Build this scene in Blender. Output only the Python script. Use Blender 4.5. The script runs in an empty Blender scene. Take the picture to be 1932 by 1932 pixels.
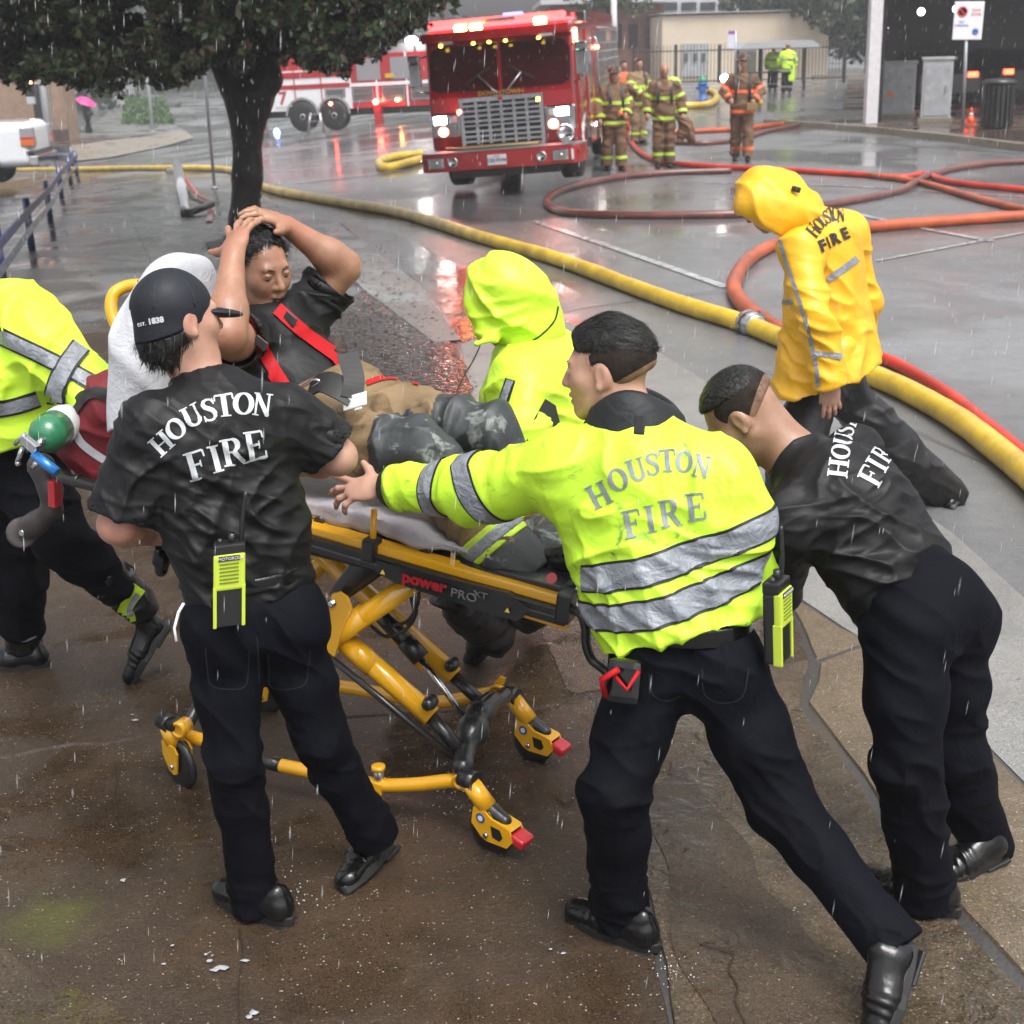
import bpy, bmesh, math, random
import numpy as np
from mathutils import Vector, Matrix
from mathutils.bvhtree import BVHTree
random.seed(7); RNG=np.random.RandomState(7)
R_=math.radians
S=bpy.context.scene
# ------------------------------------------------------------ camera
FPX=2700.; CXY=966.; CAMH=2.3; TILT=R_(18.4); ROLL=R_(1.6)
cF=np.array([0,math.cos(TILT),-math.sin(TILT)]); _u=np.array([0,math.sin(TILT),math.cos(TILT)]); _r=np.array([1.,0,0])
cU=_u*math.cos(ROLL)+_r*math.sin(ROLL); cR=_r*math.cos(ROLL)-_u*math.sin(ROLL)
CAM=np.array([0,0,CAMH])
cd=bpy.data.cameras.new('camera'); cam=bpy.data.objects.new('camera',cd); S.collection.objects.link(cam)
m=Matrix(((cR[0],cU[0],-cF[0],0),(cR[1],cU[1],-cF[1],0),(cR[2],cU[2],-cF[2],CAMH),(0,0,0,1)))
cam.matrix_world=m
cd.sensor_width=36; cd.lens=36*FPX/1932; cd.clip_end=2000; cd.clip_start=.05
cd.dof.use_dof=True; cd.dof.focus_distance=3.9; cd.dof.aperture_fstop=7.0
S.camera=cam
# ------------------------------------------------------------ sky, sun, exposure
w=bpy.data.worlds.new('World'); S.world=w; w.use_nodes=True
nt=w.node_tree; nt.nodes.clear()
SUN_EL=R_(62); SUN_ROT=R_(150)
sky=nt.nodes.new('ShaderNodeTexSky'); sky.sky_type='NISHITA'; sky.sun_disc=False; sky.sun_elevation=SUN_EL; sky.sun_rotation=SUN_ROT
sky.air_density=1.0; sky.dust_density=6.0; sky.ozone_density=1.0
hs=nt.nodes.new('ShaderNodeHueSaturation'); hs.inputs['Saturation'].default_value=.10
bg=nt.nodes.new('ShaderNodeBackground'); bg.inputs['Strength'].default_value=.15
wo=nt.nodes.new('ShaderNodeOutputWorld')
nt.links.new(sky.outputs[0],hs.inputs['Color']); nt.links.new(hs.outputs[0],bg.inputs['Color']); nt.links.new(bg.outputs[0],wo.inputs['Surface'])
sd=bpy.data.lights.new('sun','SUN'); sd.energy=.9; sd.angle=R_(25); sd.color=(1,.98,.95)
so=bpy.data.objects.new('sun',sd); S.collection.objects.link(so)
so.rotation_euler=Vector((-math.sin(SUN_ROT)*math.cos(SUN_EL),-math.cos(SUN_ROT)*math.cos(SUN_EL),-math.sin(SUN_EL))).to_track_quat('-Z','Y').to_euler()
so.location=(0,0,30)
S.view_settings.view_transform='Standard'; S.view_settings.look='None'; S.view_settings.gamma=1; S.view_settings.use_curve_mapping=False
S.view_settings.exposure=0.9
S.render.engine='CYCLES'
S.cycles.use_denoising=True
try: S.cycles.denoiser='OPENIMAGEDENOISE'
except Exception: pass
S.cycles.max_bounces=6; S.cycles.diffuse_bounces=2; S.cycles.glossy_bounces=3; S.cycles.transmission_bounces=4; S.cycles.transparent_max_bounces=6; S.cycles.volume_bounces=1
S.cycles.caustics_reflective=False; S.cycles.caustics_refractive=False; S.cycles.sample_clamp_indirect=4
# ------------------------------------------------------------ measuring helpers
def sst(a,b,x):
    t=np.clip((x-a)/(b-a),0,1); return t*t*(3-2*t)
def zg(x,y):
    "height of the street: it falls away to the left beyond the tree"
    A=np.minimum(.002*y,.13)*sst(12,22,y)
    q=(1.5-x); sp=np.where(q>6,q,np.log1p(np.exp(np.minimum(q*1.5,9)))/1.5)
    q=-A*sp; return np.where(q<-1.5,-1.5-.5*np.tanh((-1.5-q)/.5),q)
def ray(x,y): return cF+cR*((x-CXY)/FPX)-cU*((y-CXY)/FPX)
def G(x,y,z=0.):
    "point of the ground (plus z) seen at a place of the photograph"
    d=ray(x,y); zz=z
    for _ in range(14):
        p=CAM+d*((zz-CAMH)/d[2]) if d[2]<0 else CAM+d*200
        if p[1]>200 or p[1]<0: p=CAM+d*(200/d[1])
        zn=float(zg(p[0],p[1]))+z; zz=zz+.7*(zn-zz)
    return p
def J(x,y,Y):
    d=ray(x,y); return CAM+d*(Y/d[1])
def V3(*a): return np.array(a,float)
def nrm(v):
    v=np.array(v,float); return v/np.linalg.norm(v)
# ------------------------------------------------------------ scene objects
COL=S.collection; ORG={}
def tag(o,label=None,cat=None,group=None,kind=None):
    if label: o['label']=label
    if cat: o['category']=cat
    if group: o['group']=group
    if kind: o['kind']=kind
    return o
def thing(name,label,cat,loc=(0,0,0),group=None):
    o=bpy.data.objects.new(name,None); COL.objects.link(o); o.location=loc; o.empty_display_size=.1
    ORG[o.name]=np.array(loc,float); return tag(o,label,cat,group)
def link(name,me,mat,parent=None):
    o=bpy.data.objects.new(name,me); COL.objects.link(o)
    if mat is not None:
        if isinstance(mat,(list,tuple)):
            for q in mat: me.materials.append(q)
        else: me.materials.append(mat)
    if parent is not None:
        o.parent=parent; ORG[o.name]=ORG[parent.name]
    else: ORG[o.name]=np.zeros(3)
    return o
def kids(o): return [c for c in bpy.data.objects if c.parent==o]
def copy_tree(o,parent=None,loc=None,rotz=None,label=None):
    c=o.copy(); COL.objects.link(c)
    if parent is not None: c.parent=parent
    if loc is not None: c.location=loc; ORG[c.name]=np.array(loc,float)
    if rotz is not None: c.rotation_euler[2]=rotz
    if label: c['label']=label
    for ch in list(o.children): copy_tree(ch,c)
    return c
def mesh_np(name,V,F,mat,parent=None,smooth=True):
    me=bpy.data.meshes.new(name); V=np.asarray(V,np.float32)
    if parent is not None: V=V-ORG[parent.name].astype(np.float32)
    F=np.asarray(F,np.int32); n=F.shape[1]
    me.vertices.add(len(V)); me.vertices.foreach_set('co',V.ravel())
    me.loops.add(F.size); me.loops.foreach_set('vertex_index',F.ravel())
    me.polygons.add(len(F)); me.polygons.foreach_set('loop_start',np.arange(0,F.size,n,dtype=np.int32))
    me.polygons.foreach_set('loop_total',np.full(len(F),n,np.int32))
    me.update(calc_edges=True); me.validate()
    if smooth: me.polygons.foreach_set('use_smooth',np.ones(len(me.polygons),bool))
    return link(name,me,mat,parent)
def frame(d,up=(0,0,1)):
    d=nrm(d); up=np.array(up,float)
    if abs(d@nrm(up))>.97: up=np.array([1.,0,0])
    s=nrm(np.cross(d,up)); u=np.cross(s,d); return s,u,d
class MB:
    "collects shapes in world space and links them as one mesh"
    def __init__(s): s.bm=bmesh.new()
    def _add(s,vs,fs,mi=0,sm=False):
        b=[s.bm.verts.new(Vector(v)) for v in vs]
        for f in fs:
            try: q=s.bm.faces.new([b[i] for i in f]); q.material_index=mi; q.smooth=sm
            except ValueError: pass
        return b
    def box(s,c,h,X=(1,0,0),Y=(0,1,0),Z=None,bev=0,mi=0):
        "centre, half sizes, axes"
        X=nrm(X); Y=nrm(Y); Z=np.cross(X,Y) if Z is None else nrm(Z); c=np.array(c,float)
        if bev<=0:
            vs=[c+X*h[0]*a+Y*h[1]*b+Z*h[2]*d for a in(-1,1) for b in(-1,1) for d in(-1,1)]
            s._add(vs,[(0,1,3,2),(4,6,7,5),(0,4,5,1),(2,3,7,6),(0,2,6,4),(1,5,7,3)],mi); return s
        t=bmesh.new(); bmesh.ops.create_cube(t,size=2)
        for v in t.verts: v.co=Vector((v.co.x*h[0],v.co.y*h[1],v.co.z*h[2]))
        bmesh.ops.bevel(t,geom=list(t.edges)+list(t.verts),offset=min(bev,min(h)*.95),segments=2,affect='EDGES',profile=.6)
        t.verts.ensure_lookup_table(); t.verts.index_update()
        vs=[c+X*v.co.x+Y*v.co.y+Z*v.co.z for v in t.verts]; fs=[[v.index for v in f.verts] for f in t.faces]
        t.free(); s._add(vs,fs,mi,False); return s
    def tube(s,pts,r,n=10,caps=True,mi=0,flat=1.,up=(0,0,1),wob=0.):
        pts=[np.array(p,float) for p in pts]; N=len(pts); rr=r if hasattr(r,'__len__') else [r]*N
        if wob: rr=[a*(1+wob*(vnoise(np.array([p]),2.3,4)[0]-.5)+wob*.6*(vnoise(np.array([p]),9.,7)[0]-.5)) for a,p in zip(rr,pts)]
        rings=[]; pu=None
        for i in range(N):
            d=pts[min(i+1,N-1)]-pts[max(i-1,0)]
            sx,ux,dd=frame(d,up if pu is None else pu)
            if pu is not None and abs(dd@nrm(pu))<=.97: pass
            pu=ux
            rings.append([pts[i]+(sx*math.cos(a)+ux*math.sin(a)*flat)*rr[i] for a in [2*math.pi*k/n for k in range(n)]])
        vs=[v for q in rings for v in q]; fs=[]
        for i in range(N-1):
            for k in range(n): fs.append((i*n+k,i*n+(k+1)%n,(i+1)*n+(k+1)%n,(i+1)*n+k))
        b=s._add(vs,fs,mi,True)
        if caps:
            for q in (b[:n][::-1],b[-n:]):
                try: f=s.bm.faces.new(q); f.material_index=mi
                except ValueError: pass
        return s
    def cyl(s,a,b,r,n=16,mi=0,r2=None): return s.tube([a,b],[r,r if r2 is None else r2],n,True,mi)
    def lathe(s,c,axis,prof,n=20,mi=0,up=(0,0,1),caps=True):
        "profile of (distance along axis, radius)"
        sx,ux,d=frame(axis,up); c=np.array(c,float); vs=[]; fs=[]
        for (h,r) in prof:
            for k in range(n):
                a=2*math.pi*k/n; vs.append(c+d*h+(sx*math.cos(a)+ux*math.sin(a))*max(r,1e-4))
        for i in range(len(prof)-1):
            for k in range(n): fs.append((i*n+k,i*n+(k+1)%n,(i+1)*n+(k+1)%n,(i+1)*n+k))
        b=s._add(vs,fs,mi,True)
        if caps:
            for q in (b[:n][::-1],b[-n:]):
                try: f=s.bm.faces.new(q); f.material_index=mi
                except ValueError: pass
        return s
    def prism(s,poly,ext,mi=0):
        "closed outline of points, extruded by a vector"
        n=len(poly); e=np.array(ext,float); vs=[np.array(p,float) for p in poly]+[np.array(p,float)+e for p in poly]
        s._add(vs,[list(range(n))[::-1],list(range(n,2*n))]+[(i,(i+1)%n,n+(i+1)%n,n+i) for i in range(n)],mi); return s
    def quad(s,a,b,c,d,mi=0): s._add([a,b,c,d],[(0,1,2,3)],mi); return s
    def ball(s,c,r,n=12,mi=0,sc=(1,1,1)):
        vs=[];fs=[];c=np.array(c,float);m=max(5,n//2+1)
        for i in range(m+1):
            t=math.pi*i/m
            for k in range(n):
                a=2*math.pi*k/n; vs.append(c+np.array([math.sin(t)*math.cos(a)*sc[0],math.sin(t)*math.sin(a)*sc[1],math.cos(t)*sc[2]])*r)
        for i in range(m):
            for k in range(n): fs.append((i*n+k,(i+1)*n+k,(i+1)*n+(k+1)%n,i*n+(k+1)%n))
        s._add(vs,fs,mi,True); return s
    def build(s,name,mat,parent=None,recalc=True,bevel=0,weld=True):
        if weld: bmesh.ops.remove_doubles(s.bm,verts=s.bm.verts,dist=1e-5)
        if recalc: bmesh.ops.recalc_face_normals(s.bm,faces=s.bm.faces)
        if parent is not None:
            o=ORG[parent.name]; bmesh.ops.translate(s.bm,verts=s.bm.verts,vec=Vector(-o))
        me=bpy.data.meshes.new(name); s.bm.to_mesh(me); s.bm.free()
        ob=link(name,me,mat,parent)
        return ob
def spline(pts,n=8,closed=False):
    P=[np.array(p,float) for p in pts]; out=[]; N=len(P)
    for i in range(N-1):
        p0=P[max(i-1,0)];p1=P[i];p2=P[i+1];p3=P[min(i+2,N-1)]
        for k in range(n):
            t=k/n; out.append(.5*((2*p1)+(-p0+p2)*t+(2*p0-5*p1+4*p2-p3)*t*t+(-p0+3*p1-3*p2+p3)*t**3))
    out.append(P[-1]); return out
# ------------------------------------------------------------ materials
MATS={}
def mat(name,col,rough=.5,metal=0,coat=0,var=.0,vscale=8,bump=0,bscale=60,emit=None,es=0,spec=.5,alpha=None,trans=0,sheen=0,rvar=0,coatr=.08,col2=None):
    if name in MATS: return MATS[name]
    m=bpy.data.materials.new(name); m.use_nodes=True; nt=m.node_tree; b=nt.nodes['Principled BSDF']; N=nt.nodes.new; L=nt.links.new
    b.inputs['Base Color'].default_value=(*col,1); b.inputs['Roughness'].default_value=rough; b.inputs['Metallic'].default_value=metal
    b.inputs['Coat Weight'].default_value=coat; b.inputs['Coat Roughness'].default_value=coatr; b.inputs['Specular IOR Level'].default_value=spec
    if trans: b.inputs['Transmission Weight'].default_value=trans; b.inputs['IOR'].default_value=1.33
    if sheen: b.inputs['Sheen Weight'].default_value=sheen
    tc=N('ShaderNodeTexCoord')
    if var or col2 is not None or rvar:
        nz=N('ShaderNodeTexNoise'); nz.inputs['Scale'].default_value=vscale; nz.inputs['Detail'].default_value=5; nz.inputs['Roughness'].default_value=.6
        L(tc.outputs['Object'],nz.inputs['Vector'])
        if var or col2 is not None:
            mx=N('ShaderNodeMix'); mx.data_type='RGBA'
            c2=col2 if col2 is not None else tuple(max(0,c*(1-var)) for c in col); c1=col if col2 is not None else tuple(c*(1+var*.6) for c in col)
            mx.inputs[6].default_value=(*c1,1); mx.inputs[7].default_value=(*c2,1)
            cr=N('ShaderNodeMapRange'); cr.inputs[1].default_value=.35; cr.inputs[2].default_value=.65
            L(nz.outputs[0],cr.inputs[0]); L(cr.outputs[0],mx.inputs[0]); L(mx.outputs[2],b.inputs['Base Color'])
        if rvar:
            mr=N('ShaderNodeMapRange'); mr.inputs[1].default_value=.35; mr.inputs[2].default_value=.65; mr.inputs[3].default_value=max(.03,rough-rvar); mr.inputs[4].default_value=min(1,rough+rvar)
            L(nz.outputs[0],mr.inputs[0]); L(mr.outputs[0],b.inputs['Roughness'])
    if bump:
        nb=N('ShaderNodeTexNoise'); nb.inputs['Scale'].default_value=bscale; nb.inputs['Detail'].default_value=4
        L(tc.outputs['Object'],nb.inputs['Vector']); bp=N('ShaderNodeBump'); bp.inputs['Strength'].default_value=bump; bp.inputs['Distance'].default_value=.01
        L(nb.outputs[0],bp.inputs['Height']); L(bp.outputs[0],b.inputs['Normal'])
    if emit is not None:
        b.inputs['Emission Color'].default_value=(*emit,1); b.inputs['Emission Strength'].default_value=es
    MATS[name]=m; return m
# ------------------------------------------------------------ implicit surfaces
_T=RNG.rand(48,48,48).astype(np.float32)
def vnoise(P,sc=1.,off=0.):
    q=np.asarray(P,np.float32)*sc+np.float32(off+17.3); i=np.floor(q).astype(np.int32); f=q-i; f=f*f*(3-2*f); i%=48; j=(i+1)%48
    x0,y0,z0=i[:,0],i[:,1],i[:,2]; x1,y1,z1=j[:,0],j[:,1],j[:,2]; fx,fy,fz=f[:,0],f[:,1],f[:,2]
    a=_T[x0,y0,z0]*(1-fx)+_T[x1,y0,z0]*fx; b=_T[x0,y1,z0]*(1-fx)+_T[x1,y1,z0]*fx
    c=_T[x0,y0,z1]*(1-fx)+_T[x1,y0,z1]*fx; d=_T[x0,y1,z1]*(1-fx)+_T[x1,y1,z1]*fx
    return (a*(1-fy)+b*fy)*(1-fz)+(c*(1-fy)+d*fy)*fz
def smin(a,b,k):
    h=np.maximum(k-np.abs(a-b),0)/k; return np.minimum(a,b)-h*h*k*.25
class SDF:
    def __init__(s,h=.005): s.h=h; s.ops=[]; s.lo=[]; s.hi=[]
    def _p(s,fn,lo,hi,k,mode):
        lo=np.array(lo,float);hi=np.array(hi,float); s.ops.append((fn,lo-.05,hi+.05,k,mode))
        if mode=='+': s.lo.append(lo); s.hi.append(hi)
        return s
    def cone(s,a,b,ra,rb=None,k=.02,n=None,sc=1.,mode='+',capa=False,capb=False):
        rb=ra if rb is None else rb; a=np.array(a,float); b=np.array(b,float); ab=b-a
        if n is not None: n=nrm(n)
        A=a; ab2=ab.copy()
        if n is not None: ab2=ab2+n*(ab2@n)*(1/sc-1)
        L2=max(ab2@ab2,1e-12); dn=nrm(ab) if np.linalg.norm(ab)>1e-9 else np.array([0,0,1.])
        def fn(P):
            q=P-A; 
            q0=q
            if n is not None: q=q+np.outer(q@n,n)*(1/sc-1)
            t=np.clip(q@ab2/L2,0,1); d=np.linalg.norm(q-t[:,None]*ab2,axis=1)-(ra+(rb-ra)*t)
            if n is not None: d=d*min(1,sc)
            if capb: d=np.maximum(d,(P-b)@dn)
            if capa: d=np.maximum(d,-(q0@dn))
            return d
        M=max(ra,rb)*max(1,sc); return s._p(fn,np.minimum(a,b)-M,np.maximum(a,b)+M,k,mode)
    def chain(s,pts,rad,k=.02,n=None,sc=1.,mode='+'):
        for i in range(len(pts)-1): s.cone(pts[i],pts[i+1],rad[i],rad[i+1],k,n,sc if not hasattr(sc,'__len__') else sc[i],mode)
        return s
    def ell(s,c,r,k=.02,M=None,mode='+'):
        c=np.array(c,float); r=np.array(r,float); Mx=np.eye(3) if M is None else np.array(M,float)
        def fn(P):
            q=(P-c)@Mx.T; k0=np.linalg.norm(q/r,axis=1); k1=np.linalg.norm(q/(r*r),axis=1)+1e-9; return k0*(k0-1)/k1
        m=np.full(3,max(r)); return s._p(fn,c-m,c+m,k,mode)
    def box(s,c,h,r=.01,k=.01,M=None,mode='+'):
        c=np.array(c,float); h=np.array(h,float)-r; Mx=np.eye(3) if M is None else np.array(M,float)
        def fn(P):
            q=np.abs((P-c)@Mx.T)-h; return np.linalg.norm(np.maximum(q,0),axis=1)+np.minimum(q.max(1),0)-r
        m=np.full(3,np.linalg.norm(h)+r); return s._p(fn,c-m,c+m,k,mode)
    def plane(s,p,n,k=.004,ctr=None,rad=None):
        "cuts away what lies on the side of n (only within rad of ctr)"
        p=np.array(p,float); n=nrm(n)
        def fn(P):
            d=-(P-p)@n
            if ctr is not None: d=np.maximum(d,np.linalg.norm(P-np.array(ctr),axis=1)-rad)
            return d
        s.ops.append((fn,None,None,k,'-')); return s
    def func(s,fn): s.ops.append((fn,None,None,0,'f')); return s
    def ev(s,P):
        D=np.full(len(P),.5,np.float64)
        for fn,lo,hi,k,mode in s.ops:
            if mode=='f': D=fn(P,D); continue
            if lo is None: m=slice(None); Q=P
            else:
                m=np.nonzero(((P>lo)&(P<hi)).all(1))[0]
                if len(m)==0: continue
                Q=P[m]
            d=fn(Q); D[m]=smin(D[m],d,k) if mode=='+' else -smin(-D[m],d,k)
        return D
    def mesh(s):
        h=s.h; B=8; lo=np.min(s.lo,0)-2*h; hi=np.max(s.hi,0)+2*h
        nb=np.ceil((hi-lo)/(B*h)).astype(int)+1; n=nb*B+1
        bi=np.stack(np.meshgrid(*[np.arange(q) for q in nb],indexing='ij'),-1).reshape(-1,3)
        dc=s.ev(lo+(bi+.5)*B*h); act=np.abs(dc)<B*h*1.25+.008
        D=np.where(dc<0,-1.,1.).astype(np.float32).reshape(nb)
        D=np.repeat(np.repeat(np.repeat(D,B,0),B,1),B,2); D=np.pad(D,((0,1),)*3,mode='edge')
        ab=bi[act]; loc=np.stack(np.meshgrid(*[np.arange(B)]*3,indexing='ij'),-1).reshape(-1,3)
        for c0 in range(0,len(ab),600):
            I=(ab[c0:c0+600,None,:]*B+loc[None]).reshape(-1,3)
            D[I[:,0],I[:,1],I[:,2]]=s.ev(lo+I*h)
        D=np.minimum(D,1); D[0]=1;D[-1]=1;D[:,0]=1;D[:,-1]=1;D[:,:,0]=1;D[:,:,-1]=1
        Sg=D<0; c=Sg[:-1,:-1,:-1].astype(np.int8)
        for dx in(0,1):
            for dy in(0,1):
                for dz in(0,1):
                    if dx|dy|dz: c=c+Sg[dx:n[0]-1+dx,dy:n[1]-1+dy,dz:n[2]-1+dz]
        A=np.argwhere((c>0)&(c<8)); idx=np.full(np.array(D.shape)-1,-1,np.int32); idx[A[:,0],A[:,1],A[:,2]]=np.arange(len(A))
        acc=np.zeros((len(A),3)); cnt=np.zeros(len(A))
        co=[(0,0,0),(1,0,0),(0,1,0),(1,1,0),(0,0,1),(1,0,1),(0,1,1),(1,1,1)]
        cv=[D[A[:,0]+q[0],A[:,1]+q[1],A[:,2]+q[2]] for q in co]
        for a,b in [(0,1),(2,3),(4,5),(6,7),(0,2),(1,3),(4,6),(5,7),(0,4),(1,5),(2,6),(3,7)]:
            va,vb=cv[a],cv[b]; mm=(va<0)!=(vb<0); t=np.where(mm,va/np.where(mm,va-vb,1),0)
            pa=np.array(co[a],float);pb=np.array(co[b],float); acc+=mm[:,None]*(pa+t[:,None]*(pb-pa)); cnt+=mm
        V=lo+(A+acc/cnt[:,None])*h; F=[]
        for ax in range(3):
            o1,o2=[(1,2),(2,0),(0,1)][ax]; sl=[slice(None)]*3; sl2=[slice(None)]*3; sl[ax]=slice(0,-1); sl2[ax]=slice(1,None)
            s0=Sg[tuple(sl)]; s1=Sg[tuple(sl2)]; E=np.argwhere(s0!=s1); E=E[(E[:,o1]>0)&(E[:,o2]>0)]
            fl=s0[E[:,0],E[:,1],E[:,2]]
            def g(d1,d2):
                Q=E.copy(); Q[:,o1]-=d1; Q[:,o2]-=d2; return idx[Q[:,0],Q[:,1],Q[:,2]]
            q=np.stack([g(1,1),g(0,1),g(0,0),g(1,0)],1); q[~fl]=q[~fl][:,::-1]; F.append(q)
        F=np.concatenate(F); F=F[(F>=0).all(1)]
        return V,F
def vnorm(V,F):
    a=V[F[:,2]]-V[F[:,0]]; b=V[F[:,3]]-V[F[:,1]]; n=np.cross(a,b); N=np.zeros_like(V)
    for k in range(4):
        for ax in range(3): N[:,ax]+=np.bincount(F[:,k],n[:,ax],len(V))
    return N/(np.linalg.norm(N,axis=1)[:,None]+1e-12)
def folds(V,N,specs,seed=0):
    "pushes cloth in and out: specs of (direction across the folds, wavelength, depth, centre or None, radius)"
    D=np.zeros(len(V))
    for i,(dr,wl,am,c,rd) in enumerate(specs):
        dr=nrm(dr); P=V-np.outer(V@dr,dr)*.0
        q=V/(wl*3.2)+np.outer(V@dr,dr)*(1/wl-1/(wl*3.2))
        warp=np.stack([vnoise(V,4.,3+i+seed),vnoise(V,4.,9+i+seed),vnoise(V,4.,21+i+seed)],1)-.5
        n=vnoise(q+warp*1.6,1.,seed*3.1+i*7.7); rdg=1-np.abs(2*n-1)*1.6; rdg=np.where(rdg>0,rdg**1.6,rdg)
        a=am
        if c is not None: a=am*np.exp(-(np.linalg.norm(V-np.array(c),axis=1)/rd)**2)
        D+=a*(rdg-.45)
    return V+N*D[:,None]
def cloth(name,sdf,mat_,parent,fd=None,seed=0):
    V,F=sdf.mesh()
    if fd:
        N=vnorm(V,F); V=folds(V,N,fd,seed)
    return mesh_np(name,V,F,mat_,parent)
def patch(name,src,planes,off,mat_,parent,keep=None):
    "a strip lying on a surface: the part of src between planes, lifted by off"
    bm=bmesh.new(); bm.from_mesh(src.data); bm.normal_update(); o=ORG[src.name]
    for p,n in planes:   # keeps the side where (x-p).n<0
        bmesh.ops.bisect_plane(bm,geom=bm.verts[:]+bm.edges[:]+bm.faces[:],plane_co=Vector(np.array(p)-o),plane_no=Vector(nrm(n)),clear_outer=True)
    if keep is not None:
        dl=[f for f in bm.faces if not keep(np.array(f.calc_center_median())+o,np.array(f.normal))]
        bmesh.ops.delete(bm,geom=dl,context='FACES')
    for v in bm.verts: v.co=v.co+v.normal*off
    bmesh.ops.translate(bm,verts=bm.verts,vec=Vector(o-ORG[parent.name]))
    for f in bm.faces: f.material_index=0; f.smooth=True
    me=bpy.data.meshes.new(name); bm.to_mesh(me); bm.free(); return link(name,me,mat_,parent)
def band(parent,src,c,n,half,mat_,trim,keep=None,name='reflective_stripe',tr=.007,off=.004,extra=()):
    c=np.array(c);n=nrm(n)
    a=patch(name,src,[(c+n*half,n),(c-n*half,-n)]+list(extra),off,mat_,parent,keep)
    if trim is not None: patch('stripe_edging',src,[(c+n*(half+tr),n),(c-n*(half+tr),-n)]+list(extra),off*.55,trim,parent,keep)
    return a
# ------------------------------------------------------------ wet ground materials
def wet(name,c1,c2,speck=(.3,.29,.27),spk=.25,rough=(.08,.38),pud=.5,psc=.6,bump=.35,bs=70,rip=.15,vs=2.2,moss=None,coat=0.):
    m=bpy.data.materials.new(name); m.use_nodes=True; nt=m.node_tree; b=nt.nodes['Principled BSDF']; N=nt.nodes.new; L=nt.links.new
    tc=N('ShaderNodeTexCoord'); P=tc.outputs['Object']
    def noise(sc,det=6,ro=.6,vec=P,dist=0):
        n=N('ShaderNodeTexNoise'); n.inputs['Scale'].default_value=sc; n.inputs['Detail'].default_value=det; n.inputs['Roughness'].default_value=ro; n.inputs['Distortion'].default_value=dist; L(vec,n.inputs['Vector']); return n.outputs[0]
    def rng(v,a,b_,c=0,d=1):
        r=N('ShaderNodeMapRange'); r.inputs[1].default_value=a; r.inputs[2].default_value=b_; r.inputs[3].default_value=c; r.inputs[4].default_value=d; L(v,r.inputs[0]); return r.outputs[0]
    def mix(f,a,c):
        x=N('ShaderNodeMix'); x.data_type='RGBA'; L(f,x.inputs[0])
        for i,v in((6,a),(7,c)):
            if isinstance(v,tuple): x.inputs[i].default_value=(*v,1)
            else: L(v,x.inputs[i])
        return x.outputs[2]
    c=mix(rng(noise(vs,9,.68,dist=.3),.3,.7),c1,c2)
    big=rng(noise(vs*.25,4,.6),.35,.68); c=mix(rng(big,0,1,0,.45),c,tuple(x*.55 for x in c1))
    c=mix(rng(noise(bs*1.1,3,.7),.52,.74,0,.75),c,tuple(x*.35 for x in c1))
    c=mix(rng(noise(bs*3.2,2,.6),.5,.68,0,.55),c,tuple(x*.4 for x in c1)); c=mix(rng(noise(bs*2.1,2,.6),.56,.72,0,.35),c,tuple(min(1,x*2.2+.02) for x in c2))
    vo=N('ShaderNodeTexVoronoi'); vo.inputs['Scale'].default_value=bs*.9; L(P,vo.inputs['Vector'])
    sp=rng(vo.outputs['Distance'],.05,.22,spk,0.); sel=rng(noise(bs*.5,2,.5),.5,.62); mu=N('ShaderNodeMath'); mu.operation='MULTIPLY'; L(sp,mu.inputs[0]); L(sel,mu.inputs[1])
    c=mix(mu.outputs[0],c,speck)
    if moss is not None:
        (mx,my,mr)=moss; vm=N('ShaderNodeVectorMath'); vm.operation='DISTANCE'; L(P,vm.inputs[0]); vm.inputs[1].default_value=(mx,my,0)
        ad=N('ShaderNodeMath'); ad.operation='ADD'; L(vm.outputs['Value'],ad.inputs[0]); L(rng(noise(9,6,.7),.2,.8,-mr*.5,mr*.5),ad.inputs[1])
        c=mix(rng(ad.outputs[0],mr*.2,mr*1.0,.42,0),c,(.09,.10,.015))
    L(c,b.inputs['Base Color'])
    p=rng(noise(psc,5,.55,dist=.4),pud-.06,pud+.07)
    L(rng(p,0,1,rough[1],rough[0]),b.inputs['Roughness']); b.inputs['IOR'].default_value=1.4
    b.inputs['Coat Weight'].default_value=coat; b.inputs['Coat Roughness'].default_value=.06; b.inputs['Coat IOR'].default_value=1.33
    b1=N('ShaderNodeBump'); b1.inputs['Distance'].default_value=.008; L(noise(bs,5,.7),b1.inputs['Height']); L(rng(p,0,1,bump,bump*.08),b1.inputs['Strength'])
    b2=N('ShaderNodeBump'); b2.inputs['Distance'].default_value=.02; b2.inputs['Strength'].default_value=rip; L(noise(11,3,.5,dist=1.2),b2.inputs['Height']); L(b1.outputs[0],b2.inputs['Normal'])
    L(b2.outputs[0],b.inputs['Normal']); MATS[name]=m; return m
gm=G(95,1745)
M_street=wet('wet_street',(.115,.115,.119),(.205,.205,.208),rough=(.04,.26),pud=.49,psc=.32,bump=.5,bs=80,rip=.12,spk=.6)
M_asph=wet('rough_asphalt',(.18,.177,.170),(.30,.292,.28),speck=(.5,.48,.45),spk=1.,rough=(.10,.36),pud=.58,psc=.8,bump=.9,bs=70,rip=.12)
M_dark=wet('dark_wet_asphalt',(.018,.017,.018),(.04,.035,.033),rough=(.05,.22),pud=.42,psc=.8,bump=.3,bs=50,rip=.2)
M_gut=wet('gutter_concrete',(.15,.145,.14),(.22,.215,.205),rough=(.07,.34),pud=.55,psc=.7,bump=.35,bs=55,rip=.1)
M_apron=wet('brown_wet_concrete',(.028,.018,.011),(.082,.054,.033),speck=(.5,.45,.38),spk=1.,rough=(.09,.34),pud=.52,psc=1.6,bump=.8,bs=75,rip=.22,vs=3.6,moss=(gm[0],gm[1],.17))
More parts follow.
